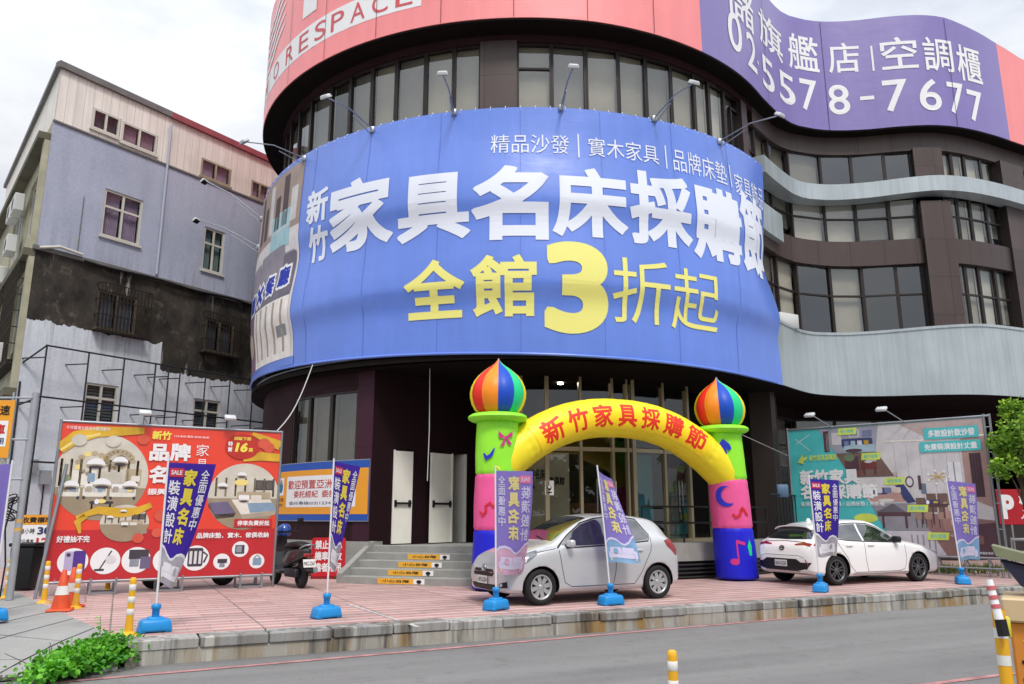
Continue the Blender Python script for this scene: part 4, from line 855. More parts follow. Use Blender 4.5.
P.text('好禮抽不完',-.72,.94,-.19,1.06,WHITE,16,.03); P.text('品沙發．品牌床墊．實木．傢俱收納',1.2,.98,3.06,1.09,WHITE,16,.03); P.text('千坪賣場全館週年慶活動中',-.78,2.99,-.05,3.06,WHITE,17,.0)
P.rect(2.36,1.19,3.11,1.35,VR2,14); P.text('停車免費折抵',2.42,1.22,3.06,1.32,WHITE,16,.03)
P.ell(2.42,2.80,.34,.26,cc('print_ruby','#c8372e',.85),14,28); P.text('超級下殺',2.24,2.93,2.58,3.0,YEL,16,.02); P.text('特',2.13,2.80,2.22,2.90,WHITE,16,.03); P.text('賣',2.13,2.69,2.22,2.78,WHITE,16,.03); P.text('16',2.27,2.69,2.51,2.88,YEL,16,.05,slant=.03); P.text('萬',2.54,2.70,2.63,2.78,YEL,16,.02)
# prizes in white discs along the bottom
def disc(a,z,r): P.ell(a,z,r,r*.95,WHITE,4,30)
disc(-.42,.60,.25); P.rrect(-.56,.44,-.34,.78,.03,mat('phone_lilac','#c3b6dd',.8,.5),5); P.rrect(-.42,.42,-.22,.79,.03,cc('print_purple','#5a3a96'),6); P.ell(-.5,.72,.035,.035,DKP,7,12)
disc(.11,.60,.25); P.band([(.02,.44),(.2,.78)],.012,DKP,5); P.rect(-.06,.42,.1,.46,DKP,5); P.ell(.2,.62,.09,.08,cc('print_pale_grey','#e4e2e8',.85),6,16)
disc(.63,.60,.25); P.rect(.5,.62,.84,.79,DKP,5); P.rect(.52,.48,.68,.63,cc('print_steel','#9aa0ad'),5); P.rect(.7,.44,.88,.66,VIO,6)
disc(1.17,.58,.25); P.rrect(1.05,.42,1.2,.74,.03,cc('print_steel','#9aa0ad'),5); P.rrect(1.18,.42,1.36,.66,.03,VIO,6)
disc(1.69,.61,.25); P.rrect(1.54,.45,1.82,.80,.04,DKP,5)
for k in range(3): P.rect(1.57+k*.085,.5,1.62+k*.085,.74,cc('print_pale_grey','#e4e2e8',.85),6)
P.band([(1.82,.72),(1.9,.66),(1.84,.52)],.018,DKP,5)
disc(2.18,.53,.16); P.rect(2.1,.5,2.28,.58,DKP,5); P.rect(2.14,.42,2.24,.5,cc('print_steel','#9aa0ad'),5)
disc(2.52,.76,.16); P.rect(2.42,.67,2.6,.84,DKP,5); P.rect(2.44,.70,2.55,.82,cc('print_steel','#9aa0ad'),6); disc(2.86,.52,.15); P.rrect(2.78,.44,2.95,.58,.02,BLU,5); P.band([(2.8,.58),(2.86,.64),(2.92,.58)],.008,DKP,6)
P.build('printed_face',RBD)
b=B(); b.obox(RO,RD,RN,EZ,(L0,L1),(-.05,-.004),(Zb,Zt),STEEL); 
for a in (L0-.02,L1+.02): b.tube([RO+RD*a+EZ*.02,RO+RD*a+EZ*(Zt+.05)],.028,STEEL,8)
for z in (Zb-.02,Zt+.02): b.tube([RO+RD*L0+EZ*z,RO+RD*L1+EZ*z],.026,STEEL,8)
b.build('frame',RBD)
for a in (-.1,1.05,2.55):
    b=B(); o=RO+RD*a
    for x in (0,.42):
        for y in (.06,-.42): b.obox(o,RD,RN,EZ,(x-.02,x+.02),(y-.02,y+.02),(0,.30),STEEL)
    for x in (0,.42): b.obox(o,RD,RN,EZ,(x-.018,x+.018),(-.42,.06),(.2,.235),STEEL); b.obox(o,RD,RN,EZ,(x-.018,x+.018),(-.42,.06),(.02,.05),STEEL)
    for y in (.06,-.42): b.obox(o,RD,RN,EZ,(0,.42),(y-.018,y+.018),(.21,.24),STEEL); b.obox(o,RD,RN,EZ,(0,.42),(y-.018,y+.018),(.02,.05),STEEL)
    b.build('foot_stand',RBD)
b=B(); b.tube([RO+RD*-.95+RN*.25+EZ*.0,RO+RD*-.7-RN*.0+EZ*2.35],.03,STEEL,8); b.build('brace',RBD); b=B(); b.tube([RO+RD*3.1-RN*1.1,RO+RD*3.1-RN*.06+EZ*2.2],.03,STEEL,8); b.build('brace',RBD)
def smallflood(root,o,d,n,a,z,flip=1):
    c=o+d*a+EZ*z; b=B(); b.tube([c,c+EZ*.14,c+n*.16+EZ*.22],.012,STEEL,5); b.build('lamp_arm',root)
    M=Matrix((d,n,EZ)).transposed()@Matrix.Rotation(R(-30*flip),3,'X'); b=B(); b.rbox(c+n*.2+EZ*.24,(.22,.16,.07),LW,.015,1,M=M); b.build('floodlamp',root)
smallflood(RBD,RO,RD,RN,.52,Zt); smallflood(RBD,RO,RD,RN,2.1,Zt)

TO=Vector((7.78,22.3,0)); TD=Vector((.7456,-.6664,0)); TN=Vector((TD.y,-TD.x,0))
TBD=thing('billboard','teal billboard of living and dining room photos behind the white hatchback','billboard',TO)
P=Print(planemap(TO,TD,TN),None,.0015); TEAL=vinyl('billboard_teal','#46c3c6',.45,.92); TZ=3.74
def tp(name,h): return cc(name,h,.85)
P.rect(0,.46,4.83,TZ,TEAL,0)
W_=tp('print_room_white','#d9d4d6'); PLUM=tp('print_mauve_floor','#96716f'); PLD=tp('print_dark_plum','#5b3f48'); BRN=tp('print_coffee','#7b5f58'); GR1=tp('print_mid_grey','#98959f'); NAVY=tp('print_navy','#3d4577'); SALM=tp('print_salmon','#c49a94'); LBL=tp('print_pale_blue','#a9c4d2'); LIME=tp('print_lime','#d9ea66')
P.poly([(2.42,TZ-.01),(4.83,TZ-.01),(4.83,.46),(3.66,.46),(2.05,3.15)],W_,2)
P.poly([(2.9,TZ-.01),(4.83,TZ-.01),(4.83,3.3),(3.6,3.3)],tp('print_ceiling','#c7b2ae'),3); P.poly([(4.3,3.25),(4.83,3.35),(4.83,1.6),(4.3,1.85)],tp('print_wall_pink','#b6948f'),3)
P.rect(4.45,1.85,4.7,2.9,PLD,4); P.rect(3.95,1.9,4.25,2.7,tp('print_window_white','#eceaf0'),4); P.rect(4.08,1.9,4.11,2.7,GR1,5)
P.poly([(2.8,1.55),(4.83,1.3),(4.83,.46),(3.35,.46)],PLUM,4); P.poly([(4.0,.46),(4.83,.46),(4.83,1.25),(4.35,1.2)],PLD,5)
P.rrect(3.75,1.15,4.4,1.75,.08,SALM,7); P.rrect(3.72,1.05,4.2,1.35,.06,tp('print_sofa_tan','#a9817a'),8)
P.rect(3.2,1.62,4.05,1.70,PLD,8); 
for a in (3.25,3.5,3.75,3.98): P.rect(a,1.2,a+.04,1.64,PLD,7); P.rect(a-.1,1.5,a+.12,1.95 if a>3.3 else 1.85,BRN,6)
P.rrect(3.35,1.7,3.7,1.8,.03,NAVY,9); P.ell(3.05,2.25,.1,.14,PLD,6); P.ell(3.05,2.25,.07,.1,W_,7); P.rect(3.25,2.05,3.32,2.4,PLD,6); P.rect(3.3,1.95,3.42,2.2,tp('print_vase','#6f7f93'),6)
for i in range(7): P.band([(3.72,2.35),(3.72+.24*cos(i*.9),2.35+.16*sin(i*.9))],.008,GOLD,8); P.ell(3.72+.24*cos(i*.9),2.35+.16*sin(i*.9),.03,.03,WHITE,9,10)
P.poly([(.84,TZ-.01),(2.42,TZ-.01),(2.3,3.05),(1.28,3.05)],tp('print_grey_blue_wall','#a3a6b4'),3)
P.rect(.98,3.1,1.12,3.66,PLD,5); P.rrect(1.45,3.2,2.25,3.42,.05,NAVY,5); P.rrect(1.5,3.05,2.3,3.25,.05,LBL,6); P.rect(1.2,3.28,1.45,3.6,W_,5); P.rect(2.0,3.45,2.25,3.62,tp('print_cushion','#7b84a8'),6)
P.poly([(1.28,3.04),(2.33,3.04),(2.7,2.4),(1.62,2.4)],BRN,4); P.rect(1.5,2.55,1.85,2.95,PLD,5); P.rect(1.9,2.6,2.3,2.78,tp('print_table_red','#7a3e3a'),6); P.ell(1.62,2.92,.14,.1,tp('print_plant','#6f8463'),7,14); P.rect(2.05,2.8,2.3,3.0,W_,5)
P.poly([(1.62,2.39),(2.72,2.39),(3.12,1.72),(2.06,1.72)],W_,5); P.rrect(2.05,1.75,2.95,2.0,.06,SALM,6); P.rrect(2.15,1.95,2.5,2.12,.04,NAVY,7); P.poly([(2.62,2.3),(2.85,2.3),(3.15,1.75),(2.95,1.72)],NAVY,7)
P.poly([(2.06,1.71),(3.13,1.71),(3.4,1.05),(2.36,1.05)],GR1,5); P.rect(2.2,1.4,3.0,1.5,PLD,7); P.rect(2.3,1.1,2.36,1.42,PLD,7); P.rect(2.85,1.1,2.91,1.42,PLD,7); P.poly([(2.15,1.5),(2.6,1.72),(2.9,1.5)],tp('print_shade','#6b6470'),6)
P.poly([(2.36,1.04),(3.41,1.04),(3.72,.47),(2.7,.47)],tp('print_pale_cloth','#cfcad4'),5)
for k in range(5): P.rect(2.95+k*.13,.5,2.99+k*.13,.95,GR1,6)
LN=tp('print_fine_line','#b9aeb4'); CSH=tp('print_cushion','#7b84a8')
for k in range(6): P.rect(2.75+k*.3,1.75,2.76+k*.3,3.2-.02*k,LN,4)
for k in range(5): P.band([(3.0+k*.32,3.33+.05*k*0),(3.3+k*.34,3.70)],.006,LN,5)
P.band([(2.55,3.3),(3.4,3.27),(4.83,3.32)],.018,tp('print_cove_light','#f3ede2'),5)
for k in range(4): P.rect(4.47+k*.06,1.86,4.49+k*.06,2.88,tp('print_curtain_dark','#472f38'),5)
for a,z,w in ((3.86,1.62,.16),(4.08,1.60,.18),(3.9,1.28,.2)): P.rrect(a,z-.1,a+w,z+.05,.03,tp('print_cushion_pale','#dcc9c0'),9)
P.ell(4.15,.95,.32,.07,tp('print_rug','#b59a93'),6); P.rrect(4.25,.75,4.55,.95,.03,tp('print_pouf','#8b5f5a'),7); P.ell(3.6,1.74,.06,.03,GOLD,10); P.ell(3.42,1.74,.04,.05,WHITE,10); P.ell(3.88,1.73,.05,.03,tp('print_plant','#6f8463'),10)
for a in (3.1,3.32,3.62,3.92): P.rrect(a,1.32,a+.16,1.5,.02,tp('print_chair_seat','#a98b7d'),7); P.rect(a+.01,1.12,a+.03,1.34,PLD,7); P.rect(a+.13,1.12,a+.15,1.34,PLD,7)
P.rect(2.62,1.95,2.78,2.5,tp('print_door','#c9bcb8'),4); P.ell(2.9,1.95,.07,.16,tp('print_plant','#6f8463'),6)
for k in range(4): P.rrect(1.52+k*.17,3.24,1.64+k*.17,3.36,.02,(CSH,LBL,W_,GOLD)[k],8)
P.rect(1.66,3.45,1.92,3.66,W_,5); P.rect(1.69,3.48,1.89,3.63,tp('print_artwork_blue','#8f9bb8'),6); P.ell(1.75,3.1,.22,.05,PLD,8); P.rect(1.73,3.02,1.77,3.1,PLD,7)
for k in range(5): P.rect(1.05+k*.035,3.12,1.06+k*.035,3.6,LN,6)
P.rect(1.95,2.45,2.0,2.62,PLD,6); P.rect(2.22,2.45,2.27,2.62,PLD,6); P.ell(2.1,2.8,.1,.04,W_,8); P.rrect(1.72,2.44,1.9,2.58,.02,tp('print_chair_red','#8a4c46'),7)
for k in range(3): P.rrect(2.2+k*.22,1.98,2.38+k*.22,2.12,.03,(W_,CSH,tp('print_cushion_pale','#dcc9c0'))[k],8)
P.ell(2.45,1.8,.2,.04,tp('print_coffee_table','#e7e2dc'),8); P.band([(2.75,2.4),(2.72,2.25)],.01,PLD,7); P.ell(2.72,2.22,.07,.05,GOLD,8)
for a,z in ((1.55,3.62),(2.1,2.93),(2.62,2.28),(3.1,1.59),(3.5,.92)): P.poly([(a-.18,z-.09),(a+.3,z-.09),(a+.33,z+.09),(a-.15,z+.09)],LIME,11); P.text('展示現場',a-.1,z-.05,a+.24,z+.05,TEAL,12,.01)
P.text('新竹家具',.25,2.23,1.84,2.64,WHITE,13,.04); P.text('名床採購節',.24,1.85,2.27,2.23,WHITE,13,.04); P.text('裝潢設計 / 訂製家具 / 品牌床墊 / 系統櫃',.22,1.66,2.4,1.78,WHITE,13,.01)
P.poly([(.22,2.85),(.38,3.08),(.38,2.98),(.5,3.0),(.46,2.9),(.4,2.9),(.38,2.8)],LIME,12); P.text('新竹家具採購節',.55,2.88,1.3,3.04,LIME,12,.02)
for q in ([(.2,3.5),(.6,3.15)],[(.6,3.6),(.2,3.35)],[(.5,1.0),(1.1,1.4)]): P.band(q,.006,WHITE,3)
for (a0,a1,z0,z1,s_) in ((3.5,4.72,3.28,3.56,'多款設計款沙發'),(3.38,4.74,2.96,3.22,'免費裝潢設計丈量')): P.rect(a0,z0,a1,z1,TEAL,12); P.text(s_,a0+.1,z0+.05,a1-.08,z1-.05,WHITE,13,.03)
P.text('看更多精采全新設計家具',4.1,.52,4.72,.58,WHITE,13,.01); P.ell(1.9,1.35,.3,.12,LIME,3); P.build('printed_face',TBD)
b=B(); b.obox(TO,TD,TN,EZ,(0,4.83),(-.05,-.004),(.46,TZ),STEEL); 
for a in (-.02,4.86,4.98): b.tube([TO+TD*a-TN*.03*(a>4.9),TO+TD*a+EZ*(TZ+.08)-TN*.03*(a>4.9)],.03,STEEL,8)
for z in (.44,TZ+.03): b.tube([TO+EZ*z,TO+TD*4.98+EZ*z],.028,STEEL,8)
for k in range(6): b.tube([TO+TD*4.86+EZ*(.5+k*.6),TO+TD*4.98+EZ*(.5+k*.6)],.015,STEEL,5)
b.build('frame',TBD)
for a in (2.9,3.5,4.1,4.6):
    b=B(); b.tube([TO+TD*a,TO+TD*a+EZ*.44],.025,STEEL,6); b.tube([TO+TD*a-TN*.8,TO+TD*a+EZ*.44-TN*.03],.02,STEEL,6); b.build('leg',TBD)
b=B(); b.tube([TO+TD*2.5+EZ*.2+TN*.03,TO+TD*4.9+EZ*.2+TN*.03],.02,STEEL,6); b.build('rail',TBD)
for a in (1.25,3.1):
    c=TO+TD*a+EZ*TZ; b=B(); b.tube([c,c-TD*.3+TN*.5+EZ*.3],.016,STEEL,5); b.build('lamp_arm',TBD); b=B(); b.rbox(c-TD*.38+TN*.58+EZ*.33,(.26,.2,.08),LW,.02,1,M=Matrix((TD,TN,EZ)).transposed()@Matrix.Rotation(R(-25),3,'X')); b.build('floodlamp',TBD)

# ================================================================== INFLATABLE ARCH
def nylon(n,h,k=.85): return mat(n,h,k,.42,spec=.35,var=.05,vs=3,bump=.08,bs=6,tl=.12)
NG=nylon('lime_nylon','#9df53c',1.0); NP=nylon('pink_nylon','#f0609f',1.0); NB=nylon('royal_blue_nylon','#2226d8',.95); NY=nylon('yellow_nylon','#ffe92e',1.0); NR=nylon('red_nylon','#f03226',1.0); NO=nylon('orange_nylon','#ff9628',1.0); NS=nylon('sky_blue_nylon','#1f52c8',1.0); NT_=nylon('mint_nylon','#22d98e',1.0)
AL=Vector((-.33,16.09,0)); AR=Vector((5.09,18.52,0)); ad=(AR-AL).normalized(); an=Vector((ad.y,-ad.x,0)); AM=(AL+AR)/2
ARCH=thing('inflatable_arch','colourful inflatable arch with two onion domed columns and red characters on yellow','arch',AM)
LEAN={False:ad*.012,True:-ad*.065}
camdir=lambda p: Vector((-p.x,-p.y,0)).normalized()
for P0 in (AL,AR):
    LM=Matrix.Translation(P0)@Matrix(((1,0,LEAN[P0 is AR].x,0),(0,1,LEAN[P0 is AR].y,0),(0,0,1,0),(0,0,0,1)))
    segs=((0,1.14,NB,.46,.44),(1.14,2.22,NP,.44,.43),(2.22,3.30,NG,.43,.42))
    b=B()
    for z0,z1,m,r0,r1 in segs:
        pr=[]
        for i in range(9):
            t=i/8; pr.append(((r0+(r1-r0)*t)*(1+.025*sin(pi*t))-(.02 if i in(0,8) else 0),z0+(z1-z0)*t))
        if z0==0: pr=[(.30,0.02),(.42,.05)]+pr[1:]
        if z0>0: pr=pr
        N_=64; zz=[]
        for i in range(25):
            t=i/24; rad=(r0+(r1-r0)*t)*(1+.03*sin(pi*t)**.7)-(.018 if i in (0,24) else 0); zz.append((rad,z0+(z1-z0)*t))
        if z0==0: zz=[(.28,.015),(.40,.03)]+zz[1:]
        vv=[]
        for j,(rad,z) in enumerate(zz):
            for k in range(N_):
                a=2*pi*k/N_; d=min(abs(z-z1),abs(z-z0)); q=rad+.010*sin(a*17+noise.noise(Vector((cos(a)*3,sin(a)*3,z0)))*5)*math.exp(-(d/.13)**2)+.008*noise.noise(Vector((cos(a)*2.2,sin(a)*2.2,z*1.6)))
                vv.append(LM@Vector((q*cos(a),q*sin(a),z)))
        b.add(vv,[(j*N_+k,j*N_+(k+1)%N_,(j+1)*N_+(k+1)%N_,(j+1)*N_+k) for j in range(len(zz)-1) for k in range(N_)],m,True)
    col=b.build('column',ARCH)
    b=B(); b.lathe([(.42+.19*cos(t),3.36+.09*sin(t)) for t in [i*2*pi/14 for i in range(15)]],NG,36,LM); b.build('collar',ARCH)
    # onion dome in gores
    gm=[NR,NO,NS,NT_,NY,NR,NO,NS,NT_,NY]; gm=[NY,NR,NO,NS,NT_,NY,NR,NO,NS,NT_]
    prof=[(.30,3.40),(.40,3.45),(.48,3.53),(.54,3.64),(.575,3.77),(.58,3.88),(.555,4.0),(.50,4.12),(.42,4.23),(.32,4.32),(.22,4.40),(.13,4.46),(.07,4.51),(.03,4.56),(.0,4.62)]
    b=B(); n=60; cd=camdir(P0); base=math.atan2(cd.y,cd.x)
    M=LM@Matrix.Rotation(base,4,'Z')
    for i in range(len(prof)-1):
        for k in range(n):
            def q(j,kk):
                a=2*pi*kk/n; w=1-.045*abs(cos(a*5))**6
                return M@Vector((prof[j][0]*w*cos(a),prof[j][0]*w*sin(a),prof[j][1]))
            gore=int(((k+.0)/n)*10)%10
            b.add([q(i,k),q(i,k+1),q(i+1,k+1),q(i+1,k)],[(0,1,2,3)],(NS,NT_,NY,NR,NO)[gore%5] if gore<5 else (NO,NR,NY,NT_,NS)[9-gore],True)
    b.build('dome',ARCH,merge=True)
# printed motifs on the columns
def colprint(P0,r):
    cd=camdir(P0); base=math.atan2(cd.y,cd.x)
    return Print(lambda a,z,e:P0+LEAN[P0 is AR]*z+Vector((cos(base+a/r)*(r+.006+e),sin(base+a/r)*(r+.006+e),z)),(.03,0),.001)
def hsh(P,pts,m,cx,cz,s): P.poly([(cx+a*s,cz+b_*s) for a,b_ in pts],m,2)
moon=[(.5*cos(t),.5*sin(t)) for t in [R(60)+i*R(250)/14 for i in range(15)]]+[(.22+.42*cos(t),.05+.4*sin(t)) for t in [R(290)-i*R(215)/12 for i in range(13)]]
NK=mat('hot_pink_motif','#d8368c',.85,.5); NV=mat('blue_motif','#2a35c8',.85,.5); NRM=mat('red_motif','#d82a34',.85,.5)
P=colprint(AL,.462); hsh(P,[(-.1,.0),(-.45,.35),(-.4,-.1),(-.08,-.08),(-.35,-.6),(-.1,-.55),(.02,-.12),(.2,-.5),(.42,-.45),(.1,-.05),(.45,.0),(.45,.35),(.08,.05)],NK,.17,2.95,.34)
P.build('motif',ARCH); P=colprint(AL,.462); P.band([(-.28,2.62),(-.22,2.52),(-.12,2.58),(-.05,2.72)],[.02,.05,.035,.01],NV,2); P.build('motif',ARCH); P=colprint(AL,.462); P.band([(-.36,1.50),(-.28,1.42),(-.20,1.50),(-.22,1.60),(-.12,1.66),(-.06,1.58),(.0,1.66),(.02,1.80),(.1,1.84),(.14,1.74)],[.015,.03,.028,.024,.03,.024,.028,.026,.03,.015],NRM,2)

P.build('motif',ARCH); P=colprint(AR,.462); hsh(P,[(-.05,.5),(-.35,.15),(-.45,-.15),(-.3,-.3),(-.06,-.12),(-.14,-.5),(.14,-.5),(.06,-.12),(.3,-.3),(.45,-.15),(.35,.15)],NV,.02,2.95,.34)
P.build('motif',ARCH); P=colprint(AR,.462); hsh(P,moon,NV,-.08,1.84,.46); P.build('motif',ARCH); P=colprint(AR,.462); P.band([(.04,1.46),(.1,1.38),(.2,1.42),(.24,1.52),(.32,1.55),(.37,1.47),(.42,1.42)],[.02,.035,.03,.035,.03,.035,.02],NRM,2); P.band([(.22,1.52),(.3,1.6)],.03,NRM,2)
P.build('motif',ARCH); P=colprint(AR,.462); P.ell(-.02,.42,.1,.07,NK,2); P.band([(.06,.42),(.06,.86)],.018,NK,2); P.band([(.05,.86),(.24,.80)],.035,NK,2); P.build('motif',ARCH); P=colprint(AR,.462); P.poly([(.3,.75),(.36,.9),(.42,.75),(.4,.55),(.33,.55)],NT_,2);
P.build('motif',ARCH)
# the arched tube
ahw=(AR-AL).length/2
def acl(t):   # t -1..1
    return AM+ad*(t*ahw*.90-.09)+EZ*(3.50-1.0*abs(t)**2.3)
b=B(); n=48; NSEG=150; vs=[]; tr=.42
def tube_frame(t):
    p=acl(t); T=(acl(t+.01)-acl(t-.01)).normalized(); N=EZ-T*EZ.dot(T); N.normalize(); return p,T,N
for i in range(NSEG+1):
    t=-1.10+2.20*i/NSEG; p,T,N=tube_frame(t); rr=tr*(1-.028*max(0,cos(t*pi*7))**24)
    for k in range(n): a=2*pi*k/n; vs.append(p+(N*cos(a)+an*sin(a))*(rr+.010*sin(a*14+i*.2)*max(0,cos(t*pi*7))**6+.006*noise.noise(Vector((t*14,cos(a)*2,sin(a)*2)))))
b.add(vs,[(i*n+k,i*n+(k+1)%n,(i+1)*n+(k+1)%n,(i+1)*n+k) for i in range(NSEG) for k in range(n)],NY,True); b.build('arch_tube',ARCH)
def archmap(a,z,e):
    p,T,N=tube_frame(a); al=pi/2-z/tr; return p+(N*cos(al)+an*sin(al))*(tr*1.022+e)
P=Print(archmap,(.03,.06),.0015); 
P.b.mats; Wd=.105
P2=mat('yellow_nylon_panel','#ffd91f',1.0,.45)
P.rect(-.80,-.30,.80,.34,P2,0)
LRED=mat('arch_lettering','#e8341c',.95,.5)
for i,ch in enumerate('新竹家具採購節'):
    c=-.66+i*.222; P.text(ch,c-Wd*.84,-.23,c+Wd*.84,.27,LRED,1,.028,res=5)
P.build('lettering',ARCH)
b=B(); b.lathe([(.0,0),(.12,0),(.2,.05),(.2,.3),(.12,.36),(0,.36)],NB,14,Matrix.Translation(AR+ad*.55-an*.3)); b.build('blower',ARCH)
for (p0,p1) in ((AR+EZ*3.35+ad*.15,Vector((9.0,24.2,2.9))),):
    b=B(); b.tube([p0,p1],.007,CAB,4); b.build('guy_rope',ARCH)

# ================================================================== FLAGS
FP=mat('flag_purple','#3c1f9c',.9,.6,tl=.15); FB=mat('flag_reverse_lilac','#8878c8',.9,.6,tl=.3); FY=mat('flag_yellow','#f2dc4a',.9,.6,tl=.15); FYB=mat('flag_reverse_yellow','#e2d48c',.9,.6,tl=.2); FW=mat('flag_white','#f2f0f6',.9,.6,tl=.15); FWB=mat('flag_reverse_white','#d6d0ea',.9,.6,tl=.2); FR_=mat('flag_red','#d8324a',.9,.6,tl=.15); FRB=mat('flag_reverse_red','#d66a92',.9,.6); FG=mat('flag_print_grey','#b9b4c0',.9,.6,tl=.15,var=.3,vs=4); FBL=mat('flag_print_blue','#7fa6cc',.9,.6,tl=.15,var=.3,vs=4); FPK=mat('flag_print_pink','#d6a8c4',.9,.6,tl=.15,var=.3,vs=4)
BASEB=mat('blue_water_base','#1b8fd8',.85,.4,var=.06); POLEW=mat('white_pole','#e8e8ec',.85,.4)
def flag(px,py,label,lean,H,zt_,hgt,th0,th1,back,ph,wave=.05,W=.62,sag=(.03,.12),img='grey',bend=0.,loc=None,gather=0.):
    p=loc or G(px,py); t=thing('promotional_flag',label,'flag',p,group='purple flags along the kerb')
    b=B(); b.rbox(p+EZ*.085,(.40,.27,.15),BASEB,.035,2,.45+ph*.2,taper=.86); b.rbox(p+EZ*.16,(.2,.16,.05),BASEB,.02,1,.45+ph*.2)
    for sx in (-1,1): b.rbox(p+EZ*.03+Matrix.Rotation(.45+ph*.2,3,'Z')@Vector((sx*.15,0,0)),(.09,.25,.06),BASEB,.015,1,.45+ph*.2)
    bs=b.build('water_base',t); b=B(); b.lathe([(.045,.16),(.045,.27),(.058,.28),(.058,.33),(.03,.34)],BASEB,12,Matrix.Translation(p)); b.build('socket',bs)
    lean=Vector(lean); pole=lambda z: p+EZ*z+lean*(z/2.2)+lean.normalized()*bend*(z/2.2)**2
    b=B(); b.tube([pole(z) for z in [.2+i*(H-.2)/10 for i in range(11)]],.014,POLEW,6); b.build('pole',t)
    def mp(a,bb,e):
        # a across (0 at the pole), bb 0 top .. 1 bottom
        z=zt_-bb*hgt; q=pole(z); th=th0+(th1-th0)*bb**1.3
        x=W*(1-gather*bb)
        n=12; pos=Vector((0,0,0)); d=Vector((1,0,0))
        for i in range(n):
            aa=a*(i+.5)/n; tt=th+wave*10*sin(aa*5.2+ph+bb*2.4)*(.25+bb*.7)*.55
            d=Vector((cos(tt),sin(tt),0)); pos+=d*(x*a/n)
        nrm=Vector((d.y,-d.x,0))
        return q+pos+nrm*e-EZ*(sag[0]+(sag[1]-sag[0])*bb)*a+EZ*.012*sin(a*6+ph)*bb
    M1=FB if back else FP
    b=B(); nx,ny=18,34; b.add([mp(i/nx,j/ny,0) for i in range(nx+1) for j in range(ny+1)],[(i*(ny+1)+j,(i+1)*(ny+1)+j,(i+1)*(ny+1)+j+1,i*(ny+1)+j+1) for i in range(nx) for j in range(ny)],M1,True); cl=b.build('cloth',t)
    mm=(lambda a,bz,e: mp(1-a,1-bz,e)) if back else (lambda a,bz,e: mp(a,1-bz,e))
    P=Print(mm,(.06,.06),.0035); y,w,r=(FYB,FWB,FRB) if back else (FY,FW,FR_)
    gm={'grey':FG,'blue':FBL,'pink':FPK}[img]
    P.poly([(0,.0),(1,.0),(1,.20),(.9,.235),(.75,.25),(.6,.235),(.5,.2),(.4,.19),(.25,.22),(.12,.27),(0,.29)],gm,1)
    P.poly([(0,.29),(.12,.27),(.25,.22),(.4,.19),(.5,.2),(.6,.235),(.75,.25),(.9,.235),(1,.20),(1,.225),(.9,.262),(.75,.275),(.6,.258),(.5,.222),(.4,.21),(.25,.245),(.12,.295),(0,.315)],w,2)
    P.rrect(.12,.05,.92,.12,.03,w,2); P.rrect(.16,.10,.52,.17,.03,w,3); P.rrect(.53,.10,.88,.165,.03,w,3); P.rrect(.08,.04,.18,.13,.03,w,4); P.rect(.14,.02,.18,.05,y,3); P.rect(.84,.02,.88,.05,y,3); P.ell(.7,.125,.07,.03,gm,5)
    P.rrect(.05,.88,.36,.955,.02,r,2); P.text('SALE',.09,.898,.32,.938,w,3,.03)
    P.vtext('家具名床',.37,.33,.66,.95,y,3,.04,.14); P.vtext('全面優惠中',.74,.46,.93,.95,w,3,.015,.1); P.vtext('裝潢設計',.06,.32,.32,.85,w,3,.02,.1)
    for k in range(2): pass
    P.build('lettering',cl); return t
flag(154,632,'purple flag in front of the red billboard, its cloth gathered to a point',(-.02,.0,0),2.2,2.10,1.50,.05,1.15,False,.4,.06,sag=(.02,.10),gather=.62)
flag(326,618,'purple flag beside the red no parking board, twisted into a narrow strip',(.0,.02,0),2.25,2.21,1.50,1.08,1.50,False,1.2,.03,sag=(.05,.12),gather=.45)
flag(496,610,'pale lilac flag seen from its back at the nose of the silver hatchback',(-.02,.0,0),2.2,2.12,1.58,.25,.75,True,2.2,.06,img='pink',sag=(.0,.05))
flag(611,605,'pale lilac flag slanting across the doors of the silver hatchback',(-.12,.0,0),2.25,2.16,1.50,1.05,.35,True,.2,.07,img='blue',sag=(.12,.0),bend=.05)
flag(821,592,'deep purple flag standing before the rear wheel of the white hatchback',(-.06,.0,0),2.2,2.12,1.48,.15,.55,False,3.1,.05,sag=(.02,.0))
flag(963,584,'pale lilac flag seen from its back before the teal billboard',(-.10,.0,0),2.25,2.16,1.68,.2,.45,True,4.0,.05,W=.72,img='blue',sag=(.06,.0))
flag(-9,621,'purple flag half cut off at the left edge beside the grey sign post',(.0,.0,0),2.2,2.15,1.5,2.95,2.6,True,.9,.05,sag=(.03,.1))

